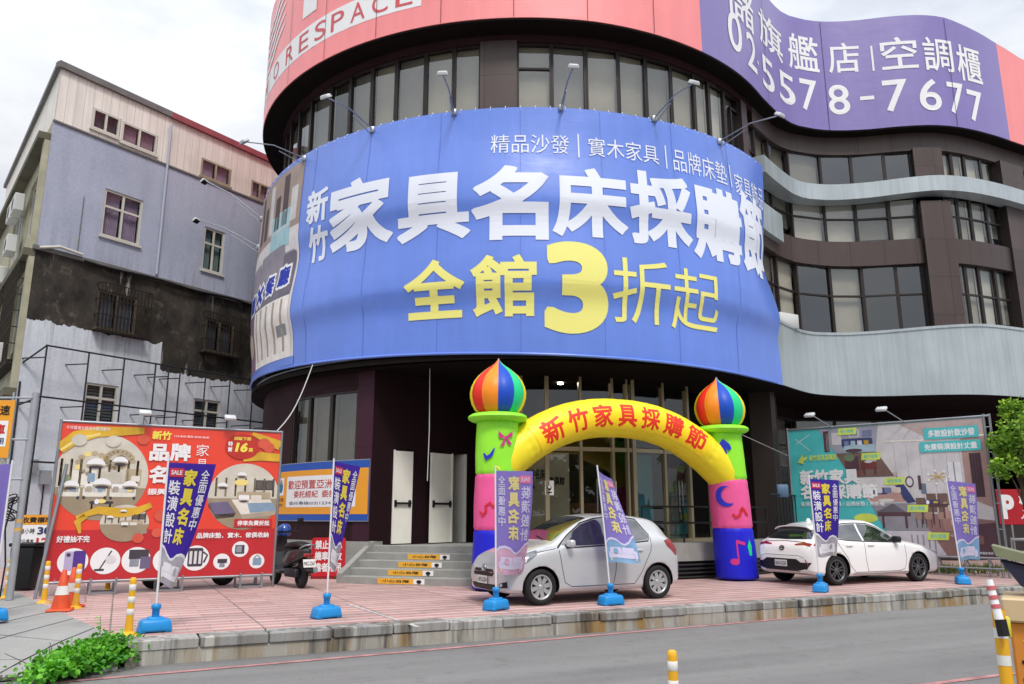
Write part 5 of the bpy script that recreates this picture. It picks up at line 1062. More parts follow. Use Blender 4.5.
# ================================================================== CARS
def crom(p0,p1,p2,p3,t): return .5*((2*p1)+(p2-p0)*t+(2*p0-5*p1+4*p2-p3)*t*t+(3*p1-p0-3*p2+p3)*t**3)
def interp(tab,x):
    for i in range(len(tab)-1):
        if x<=tab[i+1][0] or i==len(tab)-2: break
    a,b_=tab[i],tab[i+1]; h=b_[0]-a[0]; t=max(0,min(1,(x-a[0])/h))
    pa=tab[max(0,i-1)]; pb=tab[min(len(tab)-1,i+2)]; out=[]
    for k in range(1,len(a)):
        m0=(b_[k]-pa[k])/(b_[0]-pa[0]) if b_[0]!=pa[0] else 0; m1=(pb[k]-a[k])/(pb[0]-a[0])
        dl=(b_[k]-a[k])/h
        if i==0: m0=dl
        if i+2>len(tab)-1: m1=dl
        if dl==0: m0=m1=0
        else:
            if m0/dl<0: m0=0
            if m1/dl<0: m1=0
            m0=max(-3*abs(dl),min(3*abs(dl),m0)); m1=max(-3*abs(dl),min(3*abs(dl),m1))
        t2=t*t;t3=t2*t
        out.append((2*t3-3*t2+1)*a[k]+(t3-2*t2+t)*h*m0+(-2*t3+3*t2)*b_[k]+(t3-t2)*h*m1)
    return out
def section(p,n=9):
    zb_,w,zbelt,wr,zre,zt_=p; hgt=zbelt-zb_
    c=[(0,zb_),(w*.80,zb_),(w*.955,zb_+.05),(w*.985,zb_+hgt*.22),(w*1.0,zb_+hgt*.55),(w*.995,zb_+hgt*.80),(w*.965,zbelt),(wr+(w*.965-wr)*.45,zbelt+(zre-zbelt)*.52),(wr,zre),(wr*.80,zre+(zt_-zre)*.62),(wr*.42,zt_-(zt_-zre)*.10),(0,zt_)]
    out=[]
    for i in range(len(c)-1):
        p0=Vector(c[max(0,i-1)]);p1=Vector(c[i]);p2=Vector(c[i+1]);p3=Vector(c[min(len(c)-1,i+2)])
        if i==0: p0=2*p1-p2
        for k in range(4):
            q=crom(p0,p1,p2,p3,k/4); 
            if i==0: q=p1.lerp(p2,k/4)
            out.append(q)
    out.append(Vector(c[-1])); return out
def carbody(name,tab,L,paint,wheels,wr,root,width):
    xs=[]; x=0.
    while x<L-1e-6:
        xs.append(x); x+=.012 if (x<.1 or x>L-.12) else (.03 if x<.4 or x>L-.4 else .055)
    xs.append(L); rings=[]
    for x in xs:
        s=section(interp(tab,x)); X=L/2-x
        rings.append([Vector((X,-q.x,q.y)) for q in s]+[Vector((X,q.x,q.y)) for q in s[-2:0:-1]])
    n=len(rings[0]); b=B(); vs=[v for r in rings for v in r]
    fs=[(i*n+k,i*n+(k+1)%n,(i+1)*n+(k+1)%n,(i+1)*n+k) for i in range(len(xs)-1) for k in range(n)]
    fs+=[tuple(range(n))[::-1],tuple(range((len(xs)-1)*n,len(xs)*n))]
    b.add(vs,fs,paint,True); o=b.build(name+'_tmp',None,merge=True)
    bvh=BVHTree.FromPolygons([v.co.copy() for v in o.data.vertices],[tuple(p.vertices) for p in o.data.polygons])
    cut=[]
    for wx in wheels:
        for sy in (-1,1):
            c=B(); M=Matrix.Translation((wx,sy*width*.5,wr-.005))@Matrix.Rotation(R(90),4,'X')
            c.lathe([(0,-.32),(wr+.05,-.32),(wr+.05,.32),(0,.32)],PLASTICK,40,M); k=c.build('cutter',None,merge=True); cut.append(k)
            md=o.modifiers.new('b','BOOLEAN'); md.operation='DIFFERENCE'; md.solver='EXACT'; md.object=k
    bpy.context.view_layer.update()
    me=bpy.data.meshes.new_from_object(o.evaluated_get(bpy.context.evaluated_depsgraph_get()))
    for p in me.polygons: p.use_smooth=True
    # faces made by the wheel cutters are the dark wheel wells
    if PLASTICK.name not in [m.name for m in me.materials if m]: me.materials.append(PLASTICK)
    di=[m.name if m else '' for m in me.materials].index(PLASTICK.name)
    for p in me.polygons:
        c=p.center
        for wx in wheels:
            d=math.hypot(c.x-wx,c.z-wr)
            if d<wr+.052 and abs(c.y)>.3 and abs(p.normal.z)<1.01:
                loc,nr,ix,dist=bvh.find_nearest(c)
                if dist>.006: p.material_index=di; p.use_smooth=False
    me.name='body'
    ob=bpy.data.objects.new('body',me); COL.objects.link(ob); ob.parent=root
    for k in cut: bpy.data.objects.remove(k)
    bpy.data.objects.remove(o)
    return ob,bvh
def patch(bvh,polys,axis,off,m,name,root,step=.04,smooth=True,sides=(1,)):
    """flat outlines projected straight on to the bodywork: axis 's' side (x,z), 'f' front (y,z), 'r' rear (y,z), 't' top (x,y)"""
    b=polys if isinstance(polys,B) else B()
    for sd in sides:
        def mp(a,z,e):
            if axis=='s': o,d=Vector((a,3*sd,z)),Vector((0,-sd,0))
            elif axis=='f': o,d=Vector((4,a,z)),Vector((-1,0,0))
            elif axis=='r': o,d=Vector((-4,a,z)),Vector((1,0,0))
            else: o,d=Vector((a,z,4)),Vector((0,0,-1))
            h=bvh.ray_cast(o,d)
            if h[0] is None: return None
            n=h[1]; n=n if n.dot(d)<0 else -n
            return h[0]+n*(off+e)
        P=Print(lambda a,z,e:Vector((a,z,e)),(step,step),.002)
        for lay,pl,mm in polys: P.poly(pl,mm or m,lay)
        pb=P.b; vs=[mp(v.x,v.y,v.z) for v in pb.v]
        for f,mi,s in zip(pb.f,pb.m,pb.s):
            if all(vs[i] is not None for i in f): b.add([vs[i] for i in f],[tuple(range(len(f)))],pb.mats[mi],smooth)
    return b.build(name,root,merge=True)
def thickline(pts,w):
    L=[];Rr=[]
    for i,(x,y) in enumerate(pts):
        x0,y0=pts[max(i-1,0)]; x1,y1=pts[min(i+1,len(pts)-1)]; d=math.hypot(x1-x0,y1-y0) or 1
        L.append((x-(y1-y0)/d*w,y+(x1-x0)/d*w)); Rr.append((x+(y1-y0)/d*w,y-(x1-x0)/d*w))
    return L+Rr[::-1]
def make_wheel(root,x,y,r,rimr,spokes,rimmat,style):
    o=Vector((x,y,r)); sg=1 if y>0 else -1
    w=bpy.data.objects.new('wheel',None); COL.objects.link(w); w.parent=root; w.location=o; w.empty_display_size=.1; ROOTINV[w.name]=None
    M=Matrix.Rotation(R(-90*sg),4,'X')   # local z -> outward
    b=B(); b.lathe([(rimr-.015,-.09),(r-.03,-.1),(r-.006,-.075),(r,-.03),(r,.03),(r-.006,.075),(r-.03,.1),(rimr+.02,.1),(rimr-.004,.085)],RUBBER,40,M); b.build('tyre',w)
    b=B(); b.lathe([(rimr,.088),(rimr-.018,.092),(rimr-.028,.07),(rimr-.04,.02)],rimmat,40,M)
    b.lathe([(0,.0),(rimr-.035,.0)],PLASTICK,24,M); b.lathe([(0,.075),(.03,.075),(.055,.06),(.06,.0)],rimmat,16,M)
    for k in range(spokes):
        a=2*pi*k/spokes+.2
        if style=='broad': q=[(.04,-.028),(.04,.028),(rimr-.02,.040),(rimr-.02,-.040)]
        else: q=[(.04,-.022),(.04,.022),(rimr-.02,.05),(rimr-.02,.022),(.12,-.004),(rimr-.02,-.022),(rimr-.02,-.05)]
        if style=='broad':
            b.prism([(u*cos(a)-v*sin(a),u*sin(a)+v*cos(a)) for u,v in q],(.035,.068),rimmat,lambda aa,bb,e:M@Vector((aa,bb,e)))
        else:
            for s_ in (-1,1):
                q=[(.04,s_*.005),(.04,s_*.03),(rimr-.02,s_*.055),(rimr-.02,s_*.03)]
                b.prism([(u*cos(a)-v*sin(a),u*sin(a)+v*cos(a)) for u,v in q],(.035,.068),rimmat,lambda aa,bb,e:M@Vector((aa,bb,e)))
                q=[(.05,s_*.004),(.05,s_*.012),(rimr-.02,s_*.016),(rimr-.02,s_*.004)]
                b.prism([(u*cos(a)-v*sin(a),u*sin(a)+v*cos(a)) for u,v in q],(.02,.05),PLASTICK,lambda aa,bb,e:M@Vector((aa,bb,e)))
    b.build('rim',w); return w
def carpaint(name,col,k,metal):
    m,t,b=newmat(name); b.inputs['Base Color'].default_value=(*[x*k for x in lin(col)],1); b.inputs['Metallic'].default_value=metal; b.inputs['Roughness'].default_value=.32; b.inputs['Coat Weight'].default_value=1.; b.inputs['Coat Roughness'].default_value=.03
    return m
CG=newmat('car_glass'); cgb=CG[2]; cgb.inputs['IOR'].default_value=2.0; cgb.inputs['Base Color'].default_value=(.02,.024,.026,1); cgb.inputs['Roughness'].default_value=.03; cgb.inputs['Specular IOR Level'].default_value=.9; CGLASS=CG[0]
HL=mat('headlight_lens','#c9ced3',.8,.08,spec=.9,coat=1); TLM=mat('taillight_red','#9e1512',.8,.1,coat=1); GAP=mat('panel_gap','#2a2b2d',.8,.7); PLW=mat('plate_white','#e6e6e2',.85,.4)
SILV=carpaint('silver_car_paint','#d6d7da',.82,.3); WHT=carpaint('white_car_paint','#f2f2f2',.93,0.); ALLOY=mat('silver_alloy','#c8cacc',.85,.3,.6); ALLOYD=mat('machined_alloy','#8b8c90',.55,.3,.7)
def ycar():
    L=3.785; t=thing('parked_car','silver five door hatchback parked under the inflatable arch with its nose to the steps','car',(1.515+.0,13.86,0),0,local=True,scale=.957)
    fw=G(541,605.5); rw=G(659,598.5); ax=(fw-rw).normalized(); side=Vector((-ax.y,ax.x,0)) # left side of the car faces the camera: left = ax rotated +90
    # local +x forward, +y left
    mid=(fw+rw)/2; 
    # contact patches are on the near (left) side, .735 from centre line
    c=mid-side*.735*.957+Vector((-.07,0,0)); t.location=(c.x,c.y,.0); t.rotation_euler=(0,0,math.atan2(ax.y,ax.x))
    tab=[(0,.30,.40,.47,.34,.53,.55),(.03,.26,.56,.54,.45,.60,.615),(.08,.22,.67,.60,.54,.67,.69),(.2,.20,.765,.68,.62,.775,.80),(.45,.19,.825,.79,.665,.875,.91),(.75,.19,.84,.875,.675,.955,.99),(1.0,.19,.845,.925,.675,1.02,1.055),(1.3,.19,.848,.945,.645,1.195,1.245),(1.6,.19,.848,.955,.615,1.345,1.40),(1.85,.19,.848,.965,.595,1.425,1.485),(2.2,.19,.848,.98,.585,1.455,1.525),(2.6,.19,.848,1.0,.58,1.445,1.515),(3.0,.19,.848,1.03,.57,1.405,1.48),(3.3,.2,.842,1.045,.555,1.345,1.42),(3.45,.21,.832,1.03,.545,1.24,1.30),(3.58,.23,.80,.96,.57,1.06,1.10),(3.68,.26,.75,.82,.6,.9,.93),(3.75,.30,.66,.70,.55,.76,.78),(3.785,.34,.56,.6,.48,.64,.66)]
    f=lambda q:L/2-q
    wx=[f(.70),f(3.16)]
    body,bv=carbody('y',tab,L,SILV,wx,.30,t,1.50)
    S=(1,-1)
    pt=lambda l:[(f(a),b_) for a,b_ in l]
    patch(bv,[(0,[(f(1.02),-.60),(f(1.02),.60),(f(1.78),.545),(f(1.80),0),(f(1.78),-.545)],None)],'t',.004,CGLASS,'windshield',t)
    for sd in S:
        fr=[pt([(1.13,.985),(1.30,1.13),(1.62,1.335),(1.9,1.41),(2.20,1.435),(2.22,1.0),(1.6,.97),(1.25,.965)])]
        patch(bv,[(0,fr[0],None)],'s',.004,CGLASS,'window',t,sides=(sd,))
        patch(bv,[(0,pt([(2.29,1.0),(2.27,1.435),(2.6,1.425),(2.83,1.395),(3.0,1.12),(2.95,1.055),(2.6,1.02)]),None)],'s',.004,CGLASS,'window',t,sides=(sd,))
        patch(bv,[(0,thickline(pt([(1.02,.93),(1.12,1.0),(1.3,1.15),(1.62,1.355),(1.9,1.43),(2.2,1.457),(2.6,1.447),(2.84,1.415),(3.02,1.14),(2.96,1.03),(2.6,1.0),(2.2,.977),(1.6,.948),(1.2,.935)]),.012),None)],'s',.003,PLASTICK,'window_trim',t,sides=(sd,))
        patch(bv,[(0,thickline(pt(l),.005),None) for l in ([(1.05,.90),(1.10,.6),(1.16,.36),(1.3,.29),(2.2,.29)],[(2.245,1.44),(2.245,.95),(2.21,.5),(2.16,.29)],[(2.2,.29),(2.62,.29),(2.78,.48),(2.88,.66),(3.0,.86),(3.03,1.1)],[(.25,.70),(.6,.86),(1.0,.93)])],'s',.003,GAP,'door_gap',t,sides=(sd,))
        patch(bv,[(0,pt([(.06,.60),(.16,.72),(.42,.845),(.66,.905),(.62,.83),(.46,.72),(.25,.615),(.1,.575)]),mat('lamp_surround','#7c8288',.8,.15,coat=1)),(1,pt([(.2,.66),(.3,.74),(.45,.80),(.42,.72),(.3,.65)]),mat('lamp_reflector','#eef1f3',.85,.15,.5))],'s',.006,HL,'headlight',t,step=.03,sides=(sd,))
        patch(bv,[(0,pt([(3.32,1.03),(3.42,1.06),(3.62,.99),(3.7,.80),(3.6,.76),(3.48,.86),(3.38,.93)]),None)],'s',.006,TLM,'taillight',t,step=.03,sides=(sd,))
        for q in (2.05,2.72): 
            y=bv.ray_cast(Vector((f(q),3*sd,.87)),Vector((0,-sd,0)))[0].y; b=B(); b.rbox((f(q),y+sd*.015,.87),(.19,.035,.035),SILV,.012,2); b.build('door_handle',t)
        y=bv.ray_cast(Vector((f(1.22),3*sd,.98)),Vector((0,-sd,0)))[0].y; b=B(); b.rbox((f(1.25),y+sd*.10,1.01),(.11,.2,.13),SILV,.04,3); b.rbox((f(1.24),y+sd*.01,.97),(.1,.06,.06),PLASTICK,.015,1); b.build('wing_mirror',t)
    patch(bv,[(0,[(-.34,.585),(.34,.585),(.40,.52),(.36,.47),(-.36,.47),(-.40,.52)],PLASTICK),(1,thickline([(-.36,.53),(0,.545),(.36,.53)],.008),CHROME)],'f',.005,PLASTICK,'grille',t,step=.03)
    patch(bv,[(0,[(-.46,.34),(.46,.34),(.40,.245),(-.40,.245)],None)],'f',.006,PLASTICK,'bumper_intake',t,step=.03)
    for s in (1,-1): patch(bv,[(0,[(s*.55,.36),(s*.70,.40),(s*.70,.30),(s*.56,.29)],PLASTICK),(1,[(s*.60+.03*cos(a),.34+.03*sin(a)) for a in [i*.7 for i in range(9)]],HL)],'f',.006,PLASTICK,'fog_lamp',t,step=.03)
    h=bv.ray_cast(Vector((4,0,.6)),Vector((-1,0,0)))[0]; b=B(); M=Matrix.Translation((h.x+.012,0,.60))@Matrix.Rotation(R(80),4,'Y')
    for (ra,rb) in ((.075,.05),(.028,.048),(.06,.018)):
        b.tube([M@Vector((rb*sin(a)+(0 if rb!=.018 else -.02),ra*cos(a),0)) for a in [i*2*pi/20 for i in range(21)]],.007,CHROME,6)
    b.build('badge',t)
    h=bv.ray_cast(Vector((4,0,.40)),Vector((-1,0,0)))[0]; xq=h.x+.02
    P=Print(lambda a,z,e:Vector((xq+e,a,z)),None,.003); P.rect(-.19,.34,.19,.47,PLW,0); P.text('4312-ZN',-.16,.365,.16,.44,BLACK,1,.02); P.b.build('license_plate',t)
    xr=-L/2-.005; P=Print(lambda a,z,e:Vector((xr+.02-e,a,z)),None,.003); P.rect(-.19,.62,.19,.75,PLW,0); P.b.build('license_plate',t)
    patch(bv,[(0,[(-.52,1.32),(.52,1.32),(.60,1.08),(-.60,1.08)],None)],'r',.004,CGLASS,'rear_window',t)
    for s in (.35,-.2): 
        pts=[bv.ray_cast(Vector((f(q),y,4)),Vector((0,0,-1)))[0]+EZ*.014 for q,y in ((1.0,s),(1.06,s-.2),(1.1,s-.42))]; b=B(); b.tube(pts,.009,PLASTICK,5); b.build('wiper',t)
    for x in wx:
        for s in (1,-1): make_wheel(t,x,s*.735,.30,.205,8,ALLOY,'broad')
    h=bv.ray_cast(Vector((f(3.25),0,4)),Vector((0,0,-1)))[0]; b=B(); b.tube([h,h+Vector((-.12,0,.14))],.006,PLASTICK,5); b.build('aerial',t)
    return t
ycar()
def ccar():
    L=4.37; t=thing('parked_car','white hatchback with a black rear bumper parked before the teal billboard','car',(0,0,0),0,local=True,scale=.935)
    fw=G(919,581); rw=G(838,585.5); ax=(fw-rw).normalized(); ax=Vector((cos(R(25.5)),sin(R(25.5)),0)); side=Vector((-ax.y,ax.x,0)); mid=(fw+rw)/2
    c=mid+side*.77*.935; t.location=(c.x,c.y,0); t.rotation_euler=(0,0,math.atan2(ax.y,ax.x))
    tab=[(0,.32,.40,.46,.34,.52,.54),(.04,.26,.60,.55,.48,.60,.62),(.12,.22,.74,.62,.58,.68,.70),(.3,.20,.835,.69,.66,.765,.79),(.65,.19,.875,.775,.70,.84,.875),(1.0,.18,.885,.835,.70,.90,.935),(1.3,.18,.89,.875,.69,.95,.985),(1.6,.18,.892,.895,.66,1.085,1.12),(1.95,.18,.892,.905,.615,1.27,1.315),(2.2,.18,.893,.915,.595,1.35,1.405),(2.5,.18,.894,.925,.585,1.375,1.435),(2.9,.18,.895,.945,.575,1.365,1.43),(3.3,.18,.895,.975,.56,1.325,1.395),(3.65,.19,.893,1.0,.545,1.275,1.35),(3.86,.2,.888,1.0,.54,1.215,1.28),(4.0,.21,.875,.975,.55,1.115,1.165),(4.14,.23,.85,.93,.60,.99,1.02),(4.24,.25,.815,.86,.62,.915,.93),(4.32,.28,.75,.72,.58,.79,.81),(4.35,.31,.68,.62,.5,.68,.70),(4.37,.36,.58,.55,.45,.6,.62)]
    f=lambda q:L/2-q; pt=lambda l:[(f(a),b_) for a,b_ in l]; wx=[f(.93),f(3.57)]
    body,bv=carbody('c',tab,L,WHT,wx,.325,t,1.58)
    patch(bv,[(0,[(f(1.33),-.62),(f(1.33),.62),(f(2.12),.55),(f(2.14),0),(f(2.12),-.55)],None)],'t',.004,CGLASS,'windshield',t)
    patch(bv,[(0,[(-.50,1.255),(0,1.27),(.50,1.255),(.60,1.15),(.68,1.0),(0,.985),(-.68,1.0),(-.60,1.15)],None)],'r',.004,CGLASS,'rear_window',t)
    b=B(); hh=bv.ray_cast(Vector((f(3.70),0,4)),Vector((0,0,-1)))[0]
    vs=[]; 
    for y in [-.55+i*.11 for i in range(11)]:
        h=bv.ray_cast(Vector((f(3.78),y,4)),Vector((0,0,-1)))[0]; vs+=[h+Vector((0,0,.004)),h+Vector((-.20,0,-.015)),h+Vector((-.20,0,-.04)),h+Vector((-.06,0,-.05))]
    b.add(vs,[(i*4+k,i*4+(k+1)%4,(i+1)*4+(k+1)%4,(i+1)*4+k) for i in range(10) for k in range(4)]+[(0,1,2,3),(40,41,42,43)],WHT,False); b.build('roof_spoiler',t)
    b=B(); h=bv.ray_cast(Vector((f(3.45),0,4)),Vector((0,0,-1)))[0]; b.rbox(h+Vector((0,0,.035)),(.16,.035,.08),WHT,.015,2,taper=.4); b.build('aerial',t)
    for sd in (1,-1):
        patch(bv,[(0,pt([(1.5,.93),(1.75,1.09),(2.05,1.24),(2.3,1.31),(2.62,1.325),(2.66,.955),(2.0,.93)]),None)],'s',.004,CGLASS,'window',t,sides=(sd,))
        patch(bv,[(0,pt([(2.72,.96),(2.68,1.325),(3.0,1.315),(3.3,1.27),(3.52,1.12),(3.56,1.035),(3.2,.985)]),None)],'s',.004,CGLASS,'window',t,sides=(sd,))
        patch(bv,[(0,thickline(pt([(1.42,.90),(1.72,1.10),(2.03,1.26),(2.3,1.333),(2.66,1.347),(3.0,1.337),(3.33,1.287),(3.56,1.12),(3.63,1.02),(3.2,.968),(2.6,.938),(1.45,.905)]),.011),None)],'s',.003,PLASTICK,'window_trim',t,sides=(sd,))
        patch(bv,[(0,thickline(pt(l),.005),None) for l in ([(1.38,.86),(1.36,.55),(1.42,.32),(1.6,.27),(2.6,.27)],[(2.69,.95),(2.69,.55),(2.62,.27)],[(2.6,.27),(3.02,.27),(3.18,.42),(3.26,.6),(3.42,.78),(3.58,1.0)])],'s',.003,GAP,'door_gap',t,sides=(sd,))
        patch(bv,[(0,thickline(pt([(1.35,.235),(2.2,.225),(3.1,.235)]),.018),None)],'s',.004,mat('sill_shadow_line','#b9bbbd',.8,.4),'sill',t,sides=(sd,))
        patch(bv,[(0,pt([(.16,.66),(.34,.73),(.62,.80),(.75,.80),(.55,.73),(.3,.64)]),None)],'s',.006,HL,'headlight',t,step=.03,sides=(sd,))
        patch(bv,[(0,pt([(3.98,.885),(4.06,.93),(4.16,.915),(4.2,.87),(4.1,.845)]),None)],'s',.006,TLM,'taillight',t,step=.02,sides=(sd,))
        patch(bv,[(0,[(sd*.80,.90),(sd*.60,.93),(sd*.36,.89),(sd*.36,.865),(sd*.62,.872),(sd*.78,.84)],None)],'r',.006,TLM,'taillight',t,step=.02)
        patch(bv,[(0,thickline([(sd*.70,.56),(sd*.74,.44)],.012),None)],'r',.006,mat('reflector_red','#c2282a',.9,.3),'reflector',t,step=.03)
        for q in (2.5,3.18): 
            y=bv.ray_cast(Vector((f(q),3*sd,.86)),Vector((0,-sd,0)))[0].y; b=B(); b.rbox((f(q),y+sd*.016,.86),(.2,.035,.034),WHT,.012,2); b.build('door_handle',t)
        y=bv.ray_cast(Vector((f(1.62),3*sd,.96)),Vector((0,-sd,0)))[0].y; b=B(); b.rbox((f(1.68),y+sd*.12,.985),(.13,.22,.13),PLASTICK,.045,3); b.rbox((f(1.66),y+sd*.02,.94),(.1,.08,.05),PLASTICK,.015,1); b.build('wing_mirror',t)
    patch(bv,[(0,[(-.80,.50),(-.58,.50),(-.46,.57),(.46,.57),(.58,.50),(.80,.50),(.72,.36),(.5,.30),(-.5,.30),(-.72,.36)],PLASTICK),(1,thickline([(-.70,.335),(-.45,.285),(.45,.285),(.70,.335)],.028),WHT)],'r',.007,PLASTICK,'bumper_insert',t,step=.04)
    patch(bv,[(0,thickline([(-.66,.60),(-.5,.645),(.5,.645),(.66,.60)],.004),None),(0,thickline([(-.62,.93),(0,.955),(.62,.93)],.006),None)],'r',.004,GAP,'tailgate_gap',t,step=.05)
    h=bv.ray_cast(Vector((-4,0,.80)),Vector((1,0,0)))[0]; b=B(); M=Matrix.Translation((h.x-.012,0,.80))@Matrix.Rotation(R(-80),4,'Y')
    for (ra,rb) in ((.075,.05),(.026,.047),(.058,.017)): b.tube([M@Vector((rb*sin(a)+(0 if rb!=.017 else .02),ra*cos(a),0)) for a in [i*2*pi/20 for i in range(21)]],.007,DARKMETAL,6)
    b.build('badge',t)
    h=bv.ray_cast(Vector((-4,0,.47)),Vector((1,0,0)))[0]; xq=h.x-.02
    P=Print(lambda a,z,e:Vector((xq-e,-a,z)),None,.003); P.rect(-.19,.40,.19,.54,PLW,0); P.text('BGH-5235',-.165,.425,.165,.505,mat('plate_ink','#2a3f8a',.9,.5),1,.02); P.b.build('license_plate',t)
    patch(bv,[(0,[(-.5,.62),(.5,.62),(.42,.55),(-.42,.55)],None),(0,[(-.55,.45),(.55,.45),(.5,.28),(-.5,.28)],None)],'f',.006,PLASTICK,'grille',t)
    pts=[bv.ray_cast(Vector((-4,y,z)),Vector((1,0,0)))[0]+Vector((-.015,0,0)) for y,z in ((0,1.02),(.15,1.05),(.32,1.06))]; b=B(); b.tube(pts,.009,PLASTICK,5); b.build('wiper',t)
    for x in wx:
        for s in (1,-1): make_wheel(t,x,s*.77,.325,.235,5,ALLOYD,'twin')
    return t
ccar()

# ================================================================== SCOOTERS
def scooter(label,loc,rz,bodycol,hv=True,sc=1.08):
    t=thing('scooter',label,'scooter',loc,rz,group='scooters by the red billboard',local=True,scale=sc); BK=mat(bodycol+'_scooter_paint',{'black':'#2a2b2f','grey':'#44474c'}[bodycol],1,.25,coat=.6)
    for x in (-.62,.62):
        w=bpy.data.objects.new('wheel',None); COL.objects.link(w); w.parent=t; w.location=(x,0,.23); ROOTINV[w.name]=None
        M=Matrix.Rotation(R(90),4,'X'); b=B(); b.lathe([(.14,-.045),(.2,-.05),(.23,-.025),(.235,0),(.23,.025),(.2,.05),(.14,.045)],RUBBER,28,M); b.build('tyre',w)
        b=B(); b.lathe([(.145,-.03),(.03,-.035),(.03,.035),(.145,.03)],DARKMETAL,20,M); b.build('rim',w)
    def loft(secs,m,name,n=14):
        b=B(); vs=[]
        for x,z,hw,hh in secs:
            for k in range(n): a=2*pi*k/n; c,s=cos(a),sin(a); vs.append((x,hw*abs(c)**.7*(1 if c>0 else -1),z+hh*abs(s)**.7*(1 if s>0 else -1)))
        b.add(vs,[(i*n+k,i*n+(k+1)%n,(i+1)*n+(k+1)%n,(i+1)*n+k) for i in range(len(secs)-1) for k in range(n)]+[tuple(range(n))[::-1],tuple(range((len(secs)-1)*n,len(secs)*n))],m,True); return b.build(name,t)
    loft([(-.90,.66,.03,.04),(-.82,.64,.09,.08),(-.6,.60,.15,.13),(-.3,.55,.17,.16),(-.05,.5,.15,.16),(.05,.42,.12,.1)],BK,'rear_body')
    loft([(-.78,.745,.08,.02),(-.7,.77,.12,.045),(-.45,.78,.15,.06),(-.15,.755,.15,.06),(.02,.72,.11,.04)],mat('seat_vinyl','#1a1a1b',1,.5,bump=.1),'seat')
    loft([(-.1,.29,.13,.06),(.1,.27,.15,.05),(.35,.27,.15,.05),(.45,.32,.13,.07)],BK,'floorboard')
    b=B(); b.prism([(.40,.28),(.50,.26),(.62,.62),(.56,.92),(.48,.92),(.50,.62)],(-.19,.19),BK,lambda a,z,e:Vector((a,e*(1-.35*abs((z-.55)/.4)),z))); b.build('front_shield',t)
    loft([(.42,.98,.09,.05),(.52,1.0,.12,.08),(.62,.96,.08,.06),(.66,.94,.04,.03)],BK,'handlebar_cowl'); b=B(); b.rbox((.63,0,.93),(.04,.14,.09),HL,.015,2); b.build('headlight',t)
    b=B(); b.tube([(.45,-.36,1.0),(.5,-.15,1.0),(.5,.15,1.0),(.45,.36,1.0)],.018,RUBBER,6); b.build('handlebar',t)
    b=B(); b.tube([(.55,0,.9),(.62,0,.24)],.035,DARKMETAL,8); b.prism([(.38,.3),(.5,.46),(.66,.48),(.82,.36),(.84,.28),(.66,.42),(.5,.40),(.42,.3)],(-.07,.07),BK,lambda a,z,e:Vector((a,e,z))); b.build('front_fork',t)
    for s in (1,-1):
        b=B(); b.tube([(.48,s*.28,1.01),(.44,s*.36,1.2)],.007,PLASTICK,5); b.rbox((.44,s*.38,1.23),(.03,.13,.08),PLASTICK,.012,2); b.build('mirror',t)
    b=B(); b.tube([(-.8,-.14,.72),(-.95,-.1,.78),(-.98,0,.79),(-.95,.1,.78),(-.8,.14,.72)],.014,STEEL,6); b.build('grab_rail',t)
    b=B(); b.rbox((-.88,0,.6),(.05,.2,.07),TLM,.02,2); b.build('taillight',t)
    b=B(); b.prism([(-.85,.54),(-.98,.33),(-.94,.31),(-.8,.48)],(-.07,.07),PLASTICK,lambda a,z,e:Vector((a,e,z))); b.build('mudguard',t)
    P=Print(lambda a,z,e:Vector((-.935-e-(.5-z)*.35,-a,z)),None,.003); P.rect(-.12,.39,.12,.53,PLW,0); P.text('MKC-2367',-.105,.42,.105,.49,BLACK,1,.02); P.b.build('license_plate',t)
    b=B(); b.tube([(-.15,-.13,.24),(-.45,-.17,.26),(-.8,-.19,.33)],[.03,.05,.055],STEEL,10); b.build('exhaust',t)
    b=B(); b.rbox((-.42,.11,.27),(.5,.1,.16),DARKMETAL,.03,2); b.build('engine',t)
    return t
sl=G(284,587); sc_=scooter('black scooter with a white plate parked between the red billboard and no parking board',(sl.x,sl.y+.25,0),R(128),'black')
# helmet on the scooter
hp=sc_.matrix_world
hm=thing('helmet','blue open face helmet hung on the black scooter','helmet',Vector((sl.x,sl.y+.25,0))+Matrix.Rotation(R(128),3,'Z')@Vector((.32,.0,1.02))*1.08)
b=B(); o=Vector(hm.location); b.lathe([(.0,.15),(.06,.145),(.11,.11),(.14,.05),(.145,-.02),(.135,-.08),(.12,-.1)],mat('helmet_blue','#23489c',.9,.2,coat=.8),20,Matrix.Translation(o)); b.build('shell',hm)
b=B(); b.lathe([(.148,.0),(.15,-.02),(.146,-.035)],PLASTICK,20,Matrix.Translation(o)); b.build('trim',hm)
s2=RO+RD*1.75-RN*.9; scooter('dark scooter standing hidden behind the red billboard with its wheels showing below',(s2.x,s2.y,0),math.atan2(RD.y,RD.x)+.1,'grey')

# no-parking board
np=G(327,579); NPB=thing('no_parking_board','red no parking board with white characters leaning by the steps','sign',np)
nd=Vector((1,.10,0)).normalized(); nnv=Vector((nd.y,-nd.x,0)); P=Print(planemap(np+EZ*.0-nd*.38,nd,nnv),None,.003)
P.rrect(0,.06,.77,.92,.07,mat('board_red','#cf2330',.85,.4),1)
for i,s_ in enumerate(('禁止汽車','機車停放','違者拖吊')): P.text(s_,.08,.66-i*.25,.69,.86-i*.25,WHITE,2,.035)
P.build('sign_face',NPB); b=B(); b.obox(np-nd*.38,nd,nnv,EZ,(.01,.76),(-.03,.0),(.0,.915),mat('board_edge','#8c1c24',.8,.5)); b.build('board',NPB)
b=B(); b.obox(np-nd*.38,nd,nnv,EZ,(.1,.13),(-.35,-.03),(0,.03),STEEL); b.obox(np-nd*.38,nd,nnv,EZ,(.64,.67),(-.35,-.03),(0,.03),STEEL); b.build('foot',NPB)

